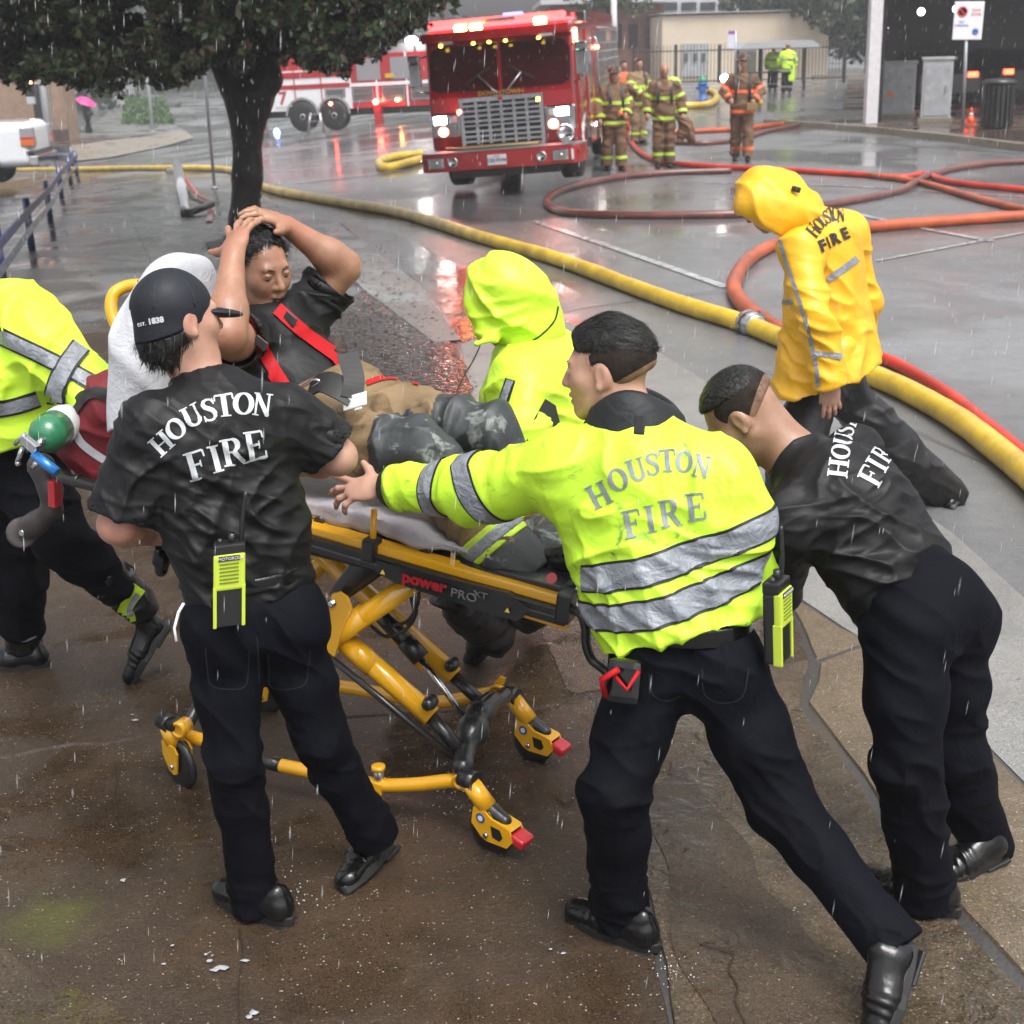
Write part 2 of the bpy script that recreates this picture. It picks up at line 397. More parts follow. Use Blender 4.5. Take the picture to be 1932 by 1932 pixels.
M_apron2=wet('ochre_wet_concrete',(.035,.027,.019),(.15,.11,.07),speck=(.5,.45,.4),spk=.9,rough=(.07,.30),pud=.47,psc=1.5,bump=.9,bs=60,rip=.75,vs=4.)
M_apron3=wet('pale_ochre_concrete',(.10,.075,.048),(.22,.17,.115),speck=(.5,.45,.4),spk=.9,rough=(.08,.34),pud=.55,psc=1.5,bump=.8,bs=65,rip=.3,vs=4.)
M_walk=wet('sidewalk_concrete',(.038,.033,.029),(.085,.077,.069),rough=(.05,.30),pud=.50,psc=.9,bump=.35,bs=45,rip=.16)
M_cream=wet('pale_kerb_concrete',(.20,.17,.13),(.30,.26,.21),rough=(.15,.4),pud=.6,psc=1,bump=.2,bs=30)
M_paint=mat('worn_road_paint',(.34,.34,.34),.25,var=.6,vscale=10,coat=.4)
# ------------------------------------------------------------ ground
def grid_mesh(name,xs,ys,mt,z0=0.):
    X,Y=np.meshgrid(xs,ys,indexing='ij'); Z=zg(X,Y)+z0; V=np.stack([X,Y,Z],-1).reshape(-1,3); nx,ny=len(xs),len(ys)
    I=np.arange(nx*ny).reshape(nx,ny); F=np.stack([I[:-1,:-1],I[1:,:-1],I[1:,1:],I[:-1,1:]],-1).reshape(-1,4)
    return mesh_np(name,V,F,mt)
g=grid_mesh('ground',np.concatenate([np.linspace(-220,-40,19),np.linspace(-39,39,105),np.linspace(42,220,19)]),np.concatenate([np.linspace(-25,10,8),np.linspace(11,90,80),np.linspace(95,400,12)]),M_street)
tag(g,'wet grey street asphalt reaching into the rain haze',kind='structure')
def jag(pts,amp,step=.12,seed=0):
    out=[];n=len(pts)
    for i in range(n):
        a,b=pts[i],pts[(i+1)%n]; d=b-a; L=np.linalg.norm(d); k=max(1,int(L/step)); s=np.array([-d[1],d[0],0])/max(L,1e-6)
        for j in range(k):
            p=a+d*(j/k)
            if j: p=p+s*(vnoise(np.array([p]),6.,2.)[0]-.5+.6*(vnoise(np.array([p]),21.,5.)[0]-.5))*amp
            out.append(p)
    return out
def slab(name,pts,mt,z,parent=None,drop=.0,inset=.0,cell=1.,label=None,kind=None):
    "sheet of paving following the ground: pts on the ground plane"
    bm=bmesh.new(); f=bm.faces.new([bm.verts.new((p[0],p[1],0)) for p in pts]); bmesh.ops.recalc_face_normals(bm,faces=bm.faces)
    if bm.faces[:][0].normal.z<0: bmesh.ops.reverse_faces(bm,faces=bm.faces[:])
    low=set()
    if inset>0:
        bmesh.ops.inset_region(bm,faces=bm.faces[:],thickness=inset,use_even_offset=True,use_boundary=True)
        for v in bm.verts:
            if v.is_boundary: v.co.z=-drop
    bmesh.ops.triangulate(bm,faces=bm.faces[:])
    xs=[p[0] for p in pts]; ys=[p[1] for p in pts]
    if max(ys)>11:
        for ax,lo,hi in((0,min(xs),max(xs)),(1,min(ys),max(ys))):
            q=math.floor(lo/cell)*cell+cell
            while q<hi:
                no=(1,0,0) if ax==0 else (0,1,0); co=(q,0,0) if ax==0 else (0,q,0)
                bmesh.ops.bisect_plane(bm,geom=bm.verts[:]+bm.edges[:]+bm.faces[:],plane_co=co,plane_no=no); q+=cell
    for v in bm.verts: v.co.z+=z+float(zg(v.co.x,v.co.y))
    me=bpy.data.meshes.new(name); bm.to_mesh(me); bm.free()
    o=link(name,me,mt,parent)
    if parent is None: tag(o,label,kind=kind or 'structure')
    return o
def gp(l): return [G(x,y) for x,y in l]
J1=[(-70,1450),(0,1437),(60,1425),(140,1410),(200,1412),(225,1405),(290,1392),(440,1380),(601,1367),(668,1359),(830,1350),(1021,1342),(1122,1322),(1250,1296),(1400,1272),(1530,1250)]
edge=[(1454,1297),(1538,1398),(1605,1479),(1650,1566),(1720,1660),(1800,1760),(1932,1900),(2050,2000)]
root=thing('pavement','brown wet concrete pavement of large cracked slabs in the foreground',None,(0,0,0)); root['kind']='structure'
tops=[(-90,615),(120,612),(350,622),(560,632),(700,640),(860,655),(900,830),(960,1020),(1010,1130),(1080,1165),(1150,1188),(1300,1165),(1470,1110)]
slab('slab',jag(gp(tops+[(1530,1250)]+J1[::-1][1:]),.03),M_apron,.014,root,.02,.012)
# lower slabs, split by a crack
crk=[(1122,1322),(1135,1500),(1180,1560),(1200,1640),(1235,1760),(1260,1900),(1290,2060)]
slab('slab',jag(gp(J1[:13]+crk[1:]+[(-150,2060)]),.025),M_apron,.013,root,.02,.010)
slab('slab',jag(gp(J1[12:]+[(1454,1297)][:0]+[(1512,1338),(1553,1392),(1619,1471),(1664,1557),(1734,1648),(1814,1748),(1940,1880),(2056,2045)]+crk[::-1][:-1]),.025),M_apron2,.0125,root,.02,.010)
slab('slab',jag(gp([(1480,1117),(1590,1190),(1640,1213),(1538,1249)]),.02),M_apron3,.0135,root,.02,.010)
slab('slab',jag(gp([(1545,1254),(1645,1218),(1720,1268),(1800,1352),(1932,1485),(2060,1600),(2060,1960),(1932,1850),(1820,1730),(1740,1630),(1672,1540),(1625,1465),(1560,1380),(1522,1330),(1540,1290)]),.02),M_apron3,.0128,root,.02,.010)
sw=thing('sidewalk','grey wet sidewalk of broad slabs behind the stretcher',None,(0,0,0)); sw['kind']='structure'
La,Lb=G(-130,612),G(60,330); Ra,Rb=G(860,645),G(500,375)
nrow=8
for i in range(nrow):
    for j in range(2):
        t0,t1=(i/nrow)**.8,((i+1)/nrow)**.8; a=La+(Lb-La)*t0; b=Ra+(Rb-Ra)*t0; c=Ra+(Rb-Ra)*t1; d=La+(Lb-La)*t1; u0,u1=j/2,(j+1)/2
        q=[a+(b-a)*u0,a+(b-a)*u1,d+(c-d)*u1,d+(c-d)*u0]; slab('slab',jag(q,.01,.6),M_walk,.012,sw,.02,.010)
slab('gutter',gp([(505,372),(640,430),(740,500),(870,650),(905,830),(960,1020),(1010,1130),(1080,1160),(1150,1183),(1470,1106),(1600,1010),(1330,830),(1130,720),(1010,598),(860,640),(700,470),(560,385)][:9]+gp([])[:0]+[] if False else [(870,650),(905,830),(960,1020),(1010,1130),(1080,1160),(1150,1183),(1300,1160),(1470,1104),(1590,1185),(1720,1262),(1800,1346),(1932,1478),(2100,1590),(2100,1290),(1932,1130),(1800,1010),(1640,900),(1440,790),(1330,720),(1200,640),(1010,597)]),M_asph,.006,label='rough pale grey asphalt apron between the pavement and the yellow hose')
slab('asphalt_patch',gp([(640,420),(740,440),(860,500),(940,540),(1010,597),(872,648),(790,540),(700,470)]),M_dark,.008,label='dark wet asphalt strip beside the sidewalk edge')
slab('gutter_strip',gp([(520,385),(640,425),(700,470),(790,540),(870,645),(820,650),(700,560),(560,450)]),M_gut,.018,label='wet concrete kerb strip strewn with leaves')
M_water=wet('rippled_puddle_water',(.03,.024,.02),(.05,.04,.034),spk=0,rough=(.03,.06),pud=.3,psc=2,bump=.0,bs=20,rip=.45)
slab('puddle',jag(gp([(700,520),(760,540),(850,650),(885,720),(880,800),(780,790),(700,720),(650,690),(640,600)]),.12),M_water,.0165,label='rippled puddle with red reflections beside the stretcher')
cr=MB()
for path in([(217,1437),(222,1470),(216,1500),(219,1540)],[(452,1750),(458,1800),(450,1860),(452,1932)],[(1385,1800),(1375,1830),(1392,1860),(1388,1890),(1412,1940)],[(1320,1780),(1385,1800)],[(905,1500),(930,1530)]):
    pts=[G(x,y,.0205) for x,y in spline([np.array(p,float) for p in path],6)]
    for a,b in zip(pts[:-1],pts[1:]):
        d=nrm(b-a); s_=np.array([-d[1],d[0],0])*(.0012+.0022*random.random()); cr.quad(a-s_,b-s_,b+s_,a+s_)
c=cr.build('pavement_crack',mat('crack_dark',(.022,.015,.010),.5),root)
def smooth_out(px): 
    P=spline([np.array(p,float) for p in px+[px[0]]],5)[:-1]; return gp([tuple(p) for p in P])
slab('pavement_bed',gp([(-150,600),(860,640),(905,830),(960,1020),(1010,1125),(1150,1183),(1470,1105),(1720,1262),(1932,1480),(2080,1610),(2080,2100),(-150,2100)]),mat('joint_dirt',(.045,.042,.040),.5,coat=.3,bump=.5,bscale=60),.0035,label='dark earth showing in the pavement joints')
# road markings
def line(pts,wd,z=.010,lab='white line painted on the wet street'):
    P=[G(*p) for p in pts]; out=[]
    for sgn in(1,-1):
        for i in(range(len(P)) if sgn>0 else range(len(P)-1,-1,-1)):
            d=P[min(i+1,len(P)-1)]-P[max(i-1,0)]; d=nrm([d[0],d[1],0]); out.append(P[i]+np.array([-d[1],d[0],0])*wd/2*sgn)
    return slab('road_marking',out,M_paint,z,label=lab)
line([(1005,418),(1150,466),(1370,543)],.11,lab='white painted line beside the looped hose')
line([(1600,401),(1740,432),(1872,456)],.11,lab='white painted line under the orange hose at right')
line([(1655,493),(1932,440)],.07,lab='faint white line behind the yellow coat')
line([(560,346),(760,322)],.25,lab='worn crossing stripe left of the fire engine')
line([(520,300),(690,290)],.2,lab='far worn stripe near the ladder truck')
line([(1330,345),(1600,352),(1932,372)],.10,lab='thin pale line among the hoses')
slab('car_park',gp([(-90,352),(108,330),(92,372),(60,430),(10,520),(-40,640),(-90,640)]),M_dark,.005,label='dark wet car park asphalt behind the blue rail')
for a_,b_ in(((10,352),(84,345)),((-20,380),(74,366)),((-30,415),(56,398)),((-40,470),(22,448))): line([a_,b_],.10,.012,'pale bay line in the car park by the van')
M_thin=wet('standing_water',(.036,.025,.017),(.090,.064,.042),spk=.6,rough=(.03,.14),pud=.48,psc=2.2,bump=.45,bs=70,rip=.45,vs=4)
for px_,lb in(([(1235,1490),(1290,1462),(1345,1530),(1410,1600),(1440,1680),(1500,1740),(1560,1830),(1600,1932),(1560,2000),(1400,2000),(1330,1900),(1270,1800),(1262,1650),(1225,1560)],'thin sheet of standing water under the striding pusher'),([(-80,1790),(10,1800),(70,1850),(160,1880),(240,1930),(250,2010),(-100,2020)],'thin puddle in the near left corner of the pavement'),([(1000,1150),(1080,1178),(1150,1197),(1300,1172),(1450,1125),(1500,1180),(1505,1238),(1400,1262),(1250,1286),(1120,1310),(1075,1312),(1050,1260)],'thin sheet of water along the kerb end behind the stretcher foot')):
    slab('puddle',jag(smooth_out(px_),.02,.05),M_thin,.0158,label=lb)
# tar joints on the street
tj=MB()
for path,wd in(([(1270,395),(1600,395),(1932,400)],.015),([(1040,590),(1250,560),(1400,548)],.02),([(1500,262),(1650,270),(1932,290)],.06),([(1440,700),(1560,730),(1700,800),(1932,905)],.012),([(1430,745),(1520,752),(1700,745)],.012),([(150,400),(350,395)],.02),([(360,255),(760,262)],.04),([(700,690),(1000,660),(1200,650)],.012)):
    pts=[G(x,y,.0115) for x,y in spline([np.array(p,float) for p in path],8)]
    for a,b in zip(pts[:-1],pts[1:]):
        d=nrm(b-a); s_=np.array([-d[1],d[0],0])*wd*(.6+.6*random.random())/2; tj.quad(a-s_,b-s_,b+s_,a+s_)
tag(tj.build('road_joint',mat('tar',(.03,.03,.03),.35)),'dark tar joints across the street',kind='structure')
# ------------------------------------------------------------ hoses
M_yh=mat('yellow_hose_canvas',(.60,.40,.035),.38,var=.35,vscale=3,bump=.12,bscale=90,coat=.25,coatr=.15)
M_oh=mat('orange_hose_rubber',(.40,.075,.022),.45,var=.4,vscale=2,coat=.12)
M_rh=mat('red_hose_rubber',(.5,.035,.018),.45,var=.3,vscale=2,coat=.12)
M_bh=mat('brown_hose_rubber',(.13,.036,.028),.35,var=.4,vscale=2,coat=.4)
def hose(px,r,mt,label,cat='hose',n=14,amp=0,group='fire hoses lying across the street'):
    P=[G(x,y,r*.9) for x,y in px]; P=spline(P,8)
    P=[p+np.array([0,0,max(0,float(zg(p[0],p[1]))+r*.9-p[2])]) for p in P]
    if amp: P=[p+np.array([(vnoise(np.array([p]),.8,3)[0]-.5)*amp,(vnoise(np.array([p]),.8,8)[0]-.5)*amp,0]) for p in P]
    o=MB().tube(P,r,n,wob=.16).build('fire_hose',mt); tag(o,label,cat,group); return o
yh=[(-60,322),(150,319),(290,317),(430,320),(495,352),(600,374),(750,400),(900,445),(1050,488),(1200,543),(1300,578),(1405,610),(1460,632),(1600,690),(1700,731),(1800,786),(1870,838),(1950,905),(2060,1010)]
yt=thing('fire_hose','thick yellow supply hose running the whole width past the tree and coupling','hose',G(1430,620),'fire hoses lying across the street')
P=spline([G(x,y,.072) for x,y in yh],14)
P=[p+V3(0,0,max(0,float(zg(p[0],p[1]))+.068-p[2])) for p in P]
MB().tube(P,.074,20,wob=.12).build('hose_jacket',M_yh,yt)
ca,cb=G(1408,607,.075),G(1446,626,.075); cdn=nrm(cb-ca); M_al=mat('wet_aluminium',(.42,.43,.45),.22,metal=1,rvar=.12,vscale=30); M_blk=mat('black_rubber',(.012,.012,.012),.35,coat=.3)
MB().lathe(ca,cdn,[(-.02,.075),(-.02,.088),(.03,.092),(.03,.105),(.06,.105),(.065,.09),(.12,.09),(.125,.108),(.165,.108),(.17,.092),(.21,.09),(.22,.076)],24).build('coupling',M_al,yt)
MB().lathe(ca+cdn*.07,cdn,[(0,.094),(0,.1),(.045,.1),(.045,.094)],24).build('coupling_ring',M_blk,yt)
for k in range(6):
    a=k*math.pi/3; s_,u_,d_=frame(cdn); q=ca+cdn*.145+(s_*math.cos(a)+u_*math.sin(a))*.108
    MB().box(q,(.012,.02,.012),s_*math.cos(a)+u_*math.sin(a),cdn).build('coupling_lug',M_al,yt)
hose([(1960,303),(1850,310),(1760,328),(1700,358),(1600,380),(1500,394),(1380,404),(1200,406),(1080,402),(1036,388),(1038,370),(1080,352),(1170,334),(1260,326),(1380,322)],.055,M_bh,'dark red hose looping round an oval left of the yellow coat')
hose([(1185,255),(1200,280),(1235,302),(1300,311),(1400,317),(1500,322),(1600,328),(1700,334),(1745,329),(1800,344),(1940,359)],.05,M_rh,'bright red hose crossing behind the yellow hood')
hose([(1640,331),(1700,338),(1760,350),(1850,376),(1960,402)],.05,M_oh,'orange brown hose branching toward the right edge')
hose([(1970,405),(1800,416),(1640,429),(1540,444),(1460,462),(1410,492),(1386,530),(1392,560),(1430,598),(1500,640)],.07,M_oh,'thick orange hose curving round the front of the yellow coat')
hose([(1640,668),(1690,686),(1750,720),(1800,752),(1860,800),(1960,880)],.045,M_rh,'red hose alongside the thick yellow hose at right')
hose([(1240,250),(1320,247),(1400,242),(1480,234),(1560,224),(1640,206),(1700,195)],.06,M_oh,'orange hose behind the walking helmeted firefighter')
hose([(1250,268),(1330,270),(1400,262),(1460,245),(1550,230),(1640,216)],.05,M_bh,'dark hose running from the firefighters to the white pillar')
hose([(800,290),(760,294),(722,302),(716,311),(735,316),(800,300)],.09,M_yh,'short yellow hose loop beside the fire engine bumper')
hose([(1270,200),(1310,199),(1338,196),(1352,186),(1350,175),(1336,170),(1328,172)],.11,M_yh,'yellow hose curling to the hydrant')
# ------------------------------------------------------------ kerb, platform and garage at right
kp=[(1440,236),(1540,243),(1650,252),(1800,269),(1932,287),(2080,305)]
K=[G(*p) for p in kp]; kb=MB()
for a,b in zip(K[:-1],K[1:]):
    d=nrm(b-a); nn=np.array([-d[1],d[0],0]); 
    kb.prism([a+V3(0,0,-.05),a+V3(0,0,.14),a+nn*.18+V3(0,0,.14),a+nn*.18+V3(0,0,-.05)],b-a)
tag(kb.build('kerb',M_cream),'pale concrete kerb curving along the right side of the street',kind='structure')
pf=[k+nrm([-(K[-1]-K[0])[1],(K[-1]-K[0])[0],0])*.18 for k in K]
M_plat=wet('brown_paving',(.07,.045,.035),(.11,.08,.065),rough=(.08,.35),pud=.5,psc=.5,bump=.2,bs=20)
slab('garage_sidewalk',[V3(p[0],p[1],0) for p in pf]+[V3(60,30,0),V3(60,75,0),V3(14,60,0),V3(9.2,40,0)],M_plat,.13,label='brown paved sidewalk in front of the dark garage')
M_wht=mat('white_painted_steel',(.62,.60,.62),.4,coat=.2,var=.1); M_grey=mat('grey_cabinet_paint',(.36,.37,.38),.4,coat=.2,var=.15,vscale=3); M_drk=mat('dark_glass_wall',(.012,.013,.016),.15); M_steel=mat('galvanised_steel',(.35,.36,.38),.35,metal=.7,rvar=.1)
ga=thing('parking_garage','dark open parking garage with a white corner pillar and beam','building',G(1647,243))
pb=G(1641,243); hx=.14
MB().box(pb+V3(0,0,2.0),(hx,hx,2.1),bev=.01).build('pillar',M_wht,ga)
MB().box(pb+V3(9,0,4.0),(9.3,.25,.62)).build('fascia_beam',M_wht,ga)
for k in(1,2): MB().box(pb+V3(8.6*k,0,2),(hx,hx,2.)).build('pillar',M_wht,ga)
sx_=pb[0]/pb[1]*1.015
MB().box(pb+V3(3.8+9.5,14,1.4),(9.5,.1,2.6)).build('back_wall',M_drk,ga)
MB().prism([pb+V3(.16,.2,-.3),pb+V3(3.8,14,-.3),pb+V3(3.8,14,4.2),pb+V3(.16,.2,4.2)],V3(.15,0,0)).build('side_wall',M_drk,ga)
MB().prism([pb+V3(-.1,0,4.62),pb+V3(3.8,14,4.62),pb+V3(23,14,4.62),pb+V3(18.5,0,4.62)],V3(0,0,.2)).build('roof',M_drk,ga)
lampm=mat('lit_ceiling_lamp',(.9,.9,.9),.3,emit=(1,.96,.9),es=9)
for (x,y,Y) in((1738,22,39),(1804,17,40),(1672,52,42)): MB().ball(J(x,y,Y),.09 if Y<41 else .05,10).build('ceiling_lamp',lampm,ga)
M_carp=mat('dark_car_paint',(.02,.012,.014),.2,coat=1); M_tl=mat('lit_tail_lamp',(.6,.02,.01),.3,emit=(1,.05,.02),es=9); M_tlo=mat('lit_orange_lamp',(.8,.3,.05),.3,emit=(1,.35,.12),es=14)
M_tyre=mat('tyre_rubber',(.014,.014,.014),.5); M_rim=mat('wheel_rim_metal',(.4,.4,.42),.3,metal=.9)
def parked(loc,label,lights):
    t=thing('parked_car',label,'car',loc,'cars inside the dark garage'); b=MB()
    o=np.array(loc); prof=[(-.0,.35),(0,.85),(.25,1.0),(.9,1.42),(2.3,1.45),(3.0,1.0),(4.2,.85),(4.35,.4)]
    b.prism([o+V3(-.85,y,z) for y,z in prof],V3(1.7,0,0)); b.build('body',M_carp,t)
    for sx in(-.8,.6):
        for yy in(.8,3.5): MB().cyl(o+V3(sx,yy,.33),o+V3(sx+.2,yy,.33),.33,14).build('wheel',M_tyre,t)
    for sx,mm in lights: MB().box(o+V3(sx,-.02,.82),(.14,.03,.07),bev=.02).build('tail_lamp',mm,t)
zq=pb[2]+.13
j1=J(1752,125,pb[1]+6.5); parked(V3(j1[0]+.62,j1[1],zq),'dark car with lit orange and red tail lamps behind the grey cabinets',[(-.35,M_tlo),(.62,M_tl),(-.62,M_tl)])
j1=J(1903,132,pb[1]+8.); parked(V3(j1[0]+.62,j1[1],zq),'dark car with red tail lamps behind the trash can',[(-.62,M_tl),(.62,M_tl)])
def cabinet(px,py,w_,h_,d_,label):
    o=G(px,py)+V3(0,0,.13); t=thing('utility_cabinet',label,'cabinet',o,'grey utility cabinets by the kerb')
    c_,s_=math.cos(-.25),math.sin(-.25); X=V3(c_,s_,0); Y=V3(-s_,c_,0)
    MB().box(o+V3(0,0,h_/2+.05)+Y*d_/2,(w_/2,d_/2,h_/2),X,Y,bev=.02).build('housing',M_grey,t)
    MB().box(o+V3(0,0,h_+.07)+Y*d_/2,(w_/2+.03,d_/2+.03,.03),X,Y,bev=.01).build('lid',M_grey,t)
    MB().box(o+V3(0,0,.03)+Y*d_/2,(w_/2+.05,d_/2+.05,.05),X,Y).build('plinth',M_cream,t)
    MB().box(o+V3(0,0,h_/2+.03)-Y*.008,(w_/2-.06,.01,h_/2-.1),X,Y,bev=.004).build('door_panel',mat('cabinet_door_paint',(.33,.34,.36),.45,var=.2,vscale=5),t)
    MB().box(o+X*(w_/2-.14)+V3(0,0,h_*.55)-Y*.03,(.015,.015,.07),X,Y).build('handle',M_steel,t)
    if w_>.8: MB().box(o+X*(-w_*.2)+V3(0,0,h_*.45)-Y*.025,(.08,.004,.06),X,Y).build('warning_sticker',mat('orange_sticker',(.7,.2,.03),.5),t)
cabinet(1690,231,.86,1.22,.75,'wider grey utility cabinet next to the white pillar')
cabinet(1763,240,.68,1.34,.6,'narrower grey utility cabinet left of the sign post')
so_=G(1816,256)+V3(0,0,.13); sp=thing('street_sign','white parking sign on a steel post by the right kerb','sign',so_)
tp=J(1824,40,so_[1])
MB().cyl(so_-V3(0,0,.1),tp+V3(0,0,.1),.035,10).build('post',M_steel,sp)
sc_=J(1827,39,so_[1]-.05); MB().box(sc_,(.31,.012,.38),(1,0,-.02),(0,1,0),bev=.03).build('sign_plate',mat('sign_white',(.75,.74,.78),.3,coat=.3),sp)
M_sr=mat('sign_red',(.6,.05,.05),.4); M_sb=mat('sign_blue',(.08,.15,.55),.4)
MB().lathe(sc_+V3(-.14,-.016,.18),(0,-1,0),[(0,.11),(.004,.11),(.004,.08),(0,.08)],20).build('prohibition_ring',M_sr,sp)
MB().box(sc_+V3(-.14,-.018,.18),(.012,.003,.09),nrm([1,0,1]),(0,1,0)).build('prohibition_bar',M_sr,sp)
MB().lathe(sc_+V3(.16,-.016,-.22),(0,-1,0),[(0,.07),(.004,.07),(.004,.02),(0,.02)],16).build('blue_symbol',M_sb,sp)
def textobj(s,size,O,X,Yv,mt,parent,ext=.002,name='lettering',align='CENTER',sx=1.,bold=0.):
    cu=bpy.data.curves.new('t','FONT'); cu.body=s; cu.size=size; cu.align_x=align; cu.align_y='CENTER'; cu.extrude=ext; cu.offset=bold; cu.resolution_u=3
    to=bpy.data.objects.new('t',cu); COL.objects.link(to); dg=bpy.context.evaluated_depsgraph_get(); me=bpy.data.meshes.new_from_object(to.evaluated_get(dg)); bpy.data.objects.remove(to); bpy.data.curves.remove(cu)
    X=nrm(X); Yv=nrm(Yv); Z=np.cross(X,Yv); n=len(me.vertices); co=np.empty(n*3,np.float32); me.vertices.foreach_get('co',co); co=co.reshape(-1,3)
    W=np.array(O)+co[:,:1]*X*sx+co[:,1:2]*Yv+co[:,2:3]*Z-(ORG[parent.name] if parent is not None else 0)
    me.vertices.foreach_set('co',W.astype(np.float32).ravel()); me.name=name; me.materials.clear(); me.update(); return link(name,me,mt,parent)
textobj('NO\nPARKING',.07,sc_+V3(-.14,-.016,-.06),(1,0,0),(0,0,1),M_sb,sp); textobj('TOW\nZONE',.08,sc_+V3(.15,-.016,.16),(1,0,0),(0,0,1),M_sr,sp)
bo=G(1878,254)+V3(0,0,.13); tc_=thing('trash_can','black slatted trash can on the sidewalk at right','trash can',bo)
MB().lathe(bo,(0,0,1),[(0,.26),(.02,.3),(.9,.33),(.92,.36),(.98,.36),(1.02,.3),(1.03,.18)],20).build('bin_body',M_blk,tc_)
for k in range(20):
    a=2*math.pi*k/20; MB().box(bo+V3(math.cos(a)*.335,math.sin(a)*.335,.47),(.01,.03,.42),(math.cos(a),math.sin(a),0),(-math.sin(a),math.cos(a),0)).build('slat',M_blk,tc_)
def cone(o,label):
    t=thing('traffic_cone',label,'traffic cone',o); mo=mat('cone_orange',(.7,.12,.03),.4)
    MB().box(o+V3(0,0,.015),(.14,.14,.015),bev=.005).build('base',mo,t)
    MB().lathe(o+V3(0,0,.03),(0,0,1),[(0,.105),(.22,.062)],16).build('lower_cone',mo,t); MB().lathe(o+V3(0,0,.25),(0,0,1),[(0,.0625),(.08,.046)],16).build('white_collar',mat('white_reflective',(.7,.7,.7),.3),t); MB().lathe(o+V3(0,0,.33),(0,0,1),[(0,.0455),(.13,.022),(.135,.0)],16).build('tip',mo,t)
    return t
cone(G(1830,247)+V3(0,0,.13),'small orange cone between the sign post and the trash can').scale=(.8,.8,.8)
# ------------------------------------------------------------ buildings far right
M_creamw=mat('cream_stucco',(.56,.47,.36),.8,var=.08,vscale=.6); M_brk=mat('brown_brick_wall',(.17,.08,.055),.75,var=.3,vscale=3); M_roofc=mat('pale_roof_slab',(.42,.42,.44),.6)
def face_box(name,x0,x1,yb,yt,Y,dep,mt,parent,yaw=0,zb=None):
    "a block whose front covers x0..x1 at distance Y and rises from the ground to the seen top"
    a=J(x0,yb,Y); b=J(x1,yb,Y); tz=J((x0+x1)/2,yt,Y)[2]; bz=a[2] if zb is None else zb
    c=V3((a[0]+b[0])/2,Y+dep/2,(bz+tz)/2); return MB().box(c,((b[0]-a[0])/2,dep/2,(tz-bz)/2)).build(name,mt,parent)
cb_=thing('cream_building','long low cream building behind the picket fence','building',J(1400,150,72))
face_box('wall',1249,1560,150,26,72,14,M_creamw,cb_,zb=-.6); face_box('parapet',1245,1562,27,21,71.8,14.6,M_roofc,cb_)
face_box('door_panel',1287,1336,145,82,71.9,.2,M_grey,cb_); 
for x in(1295,1312,1328): face_box('louvre',x-3,x+3,115,100,71.8,.1,mat('dark_louvre',(.08,.08,.09),.6),cb_)
bb=thing('brown_building','brown brick building with a pale overhanging roof behind the fire engine','building',J(1190,150,78))
face_box('wall',1040,1252,150,9,78,16,M_brk,bb,zb=-1); face_box('roof_slab',1020,1262,9,-4,77,18,M_roofc,bb)
for x in(1135,1165,1195,1225): face_box('window',x-8,x+8,90,45,77.9,.2,M_drk,bb)
ub=thing('far_building','pale hazy office block beyond the cream building','building',J(1380,60,120))
face_box('wall',1240,1500,60,-60,120,20,M_roofc,ub,zb=0)
for k in range(7): face_box('window_band',1250+k*36,1278+k*36,20,4,119.8,.3,M_drk,ub)
# picket fence
fo=G(1440,157); fn=thing('picket_fence','black metal picket fence in front of the cream building','fence',fo)
FY=62.; M_pick=mat('black_fence_paint',(.02,.02,.022),.5)
for x in(1195,1275,1357,1437,1516,1593):
    a=J(x,156,FY); b=J(x,84,FY); MB().box((a+b)/2,(.05,.05,(b[2]-a[2])/2)).build('post',M_pick,fn)
za,zb_=J(1440,92,FY)[2],J(1440,150,FY)[2]; xa,xb=J(1195,120,FY)[0],J(1600,120,FY)[0]
for z_ in(za,zb_): MB().box(V3((xa+xb)/2,FY,z_),((xb-xa)/2,.025,.025)).build('rail',M_pick,fn)
k=0; x=xa+.13; 
while x<xb: MB().box(V3(x,FY,(za+zb_)/2+.1),(.011,.011,(za-zb_)/2+.15)).build('picket',M_pick,fn); x+=.14
lw=thing('low_wall','low pale retaining wall behind the bus shelter','wall',J(1560,150,66)); face_box('wall',1535,1640,152,140,66,.4,M_cream,lw)
# bus shelter
M_shr=mat('shelter_roof_metal',(.5,.52,.54),.3,metal=.3,coat=.3); bs=thing('bus_shelter','grey flat roofed bus shelter with two people in yellow jackets','bus shelter',G(1465,170)); SY=58.
a,b=J(1386,92,SY),J(1537,92,SY); tz=J(1460,84,SY)[2]
MB().prism([V3(a[0],SY-1.2,tz-.12),V3(a[0]+.3,SY-1.2,tz+.12),V3(b[0]-.3,SY-1.2,tz+.12),V3(b[0],SY-1.2,tz-.12)],V3(0,2.6,0)).build('roof',M_shr,bs)
for x in(1397,1440,1485,1525):
    p=J(x,172,SY); MB().box(V3(p[0],SY+.9,(tz+p[2])/2),(.05,.05,(tz-p[2])/2)).build('post',M_pick,bs)
pz=J(1440,160,SY)[2]; M_gl=mat('shelter_glass',(.5,.55,.55),.08,trans=.6)
for x0_,x1_ in((1400,1438),):
    MB().box(V3((J(x0_,1,SY)[0]+J(x1_,1,SY)[0])/2,SY+.92,(tz+pz)/2),((J(x1_,1,SY)[0]-J(x0_,1,SY)[0])/2,.01,(tz-pz)/2-.2)).build('pane',M_gl,bs)
MB().box(V3(J(1445,1,SY)[0],SY+.4,pz+.45),(.9,.18,.03)).build('bench',M_pick,bs)
bp=thing('bus_stop_sign','slim bus stop pole with a small white and purple flag','sign',G(1381,170))
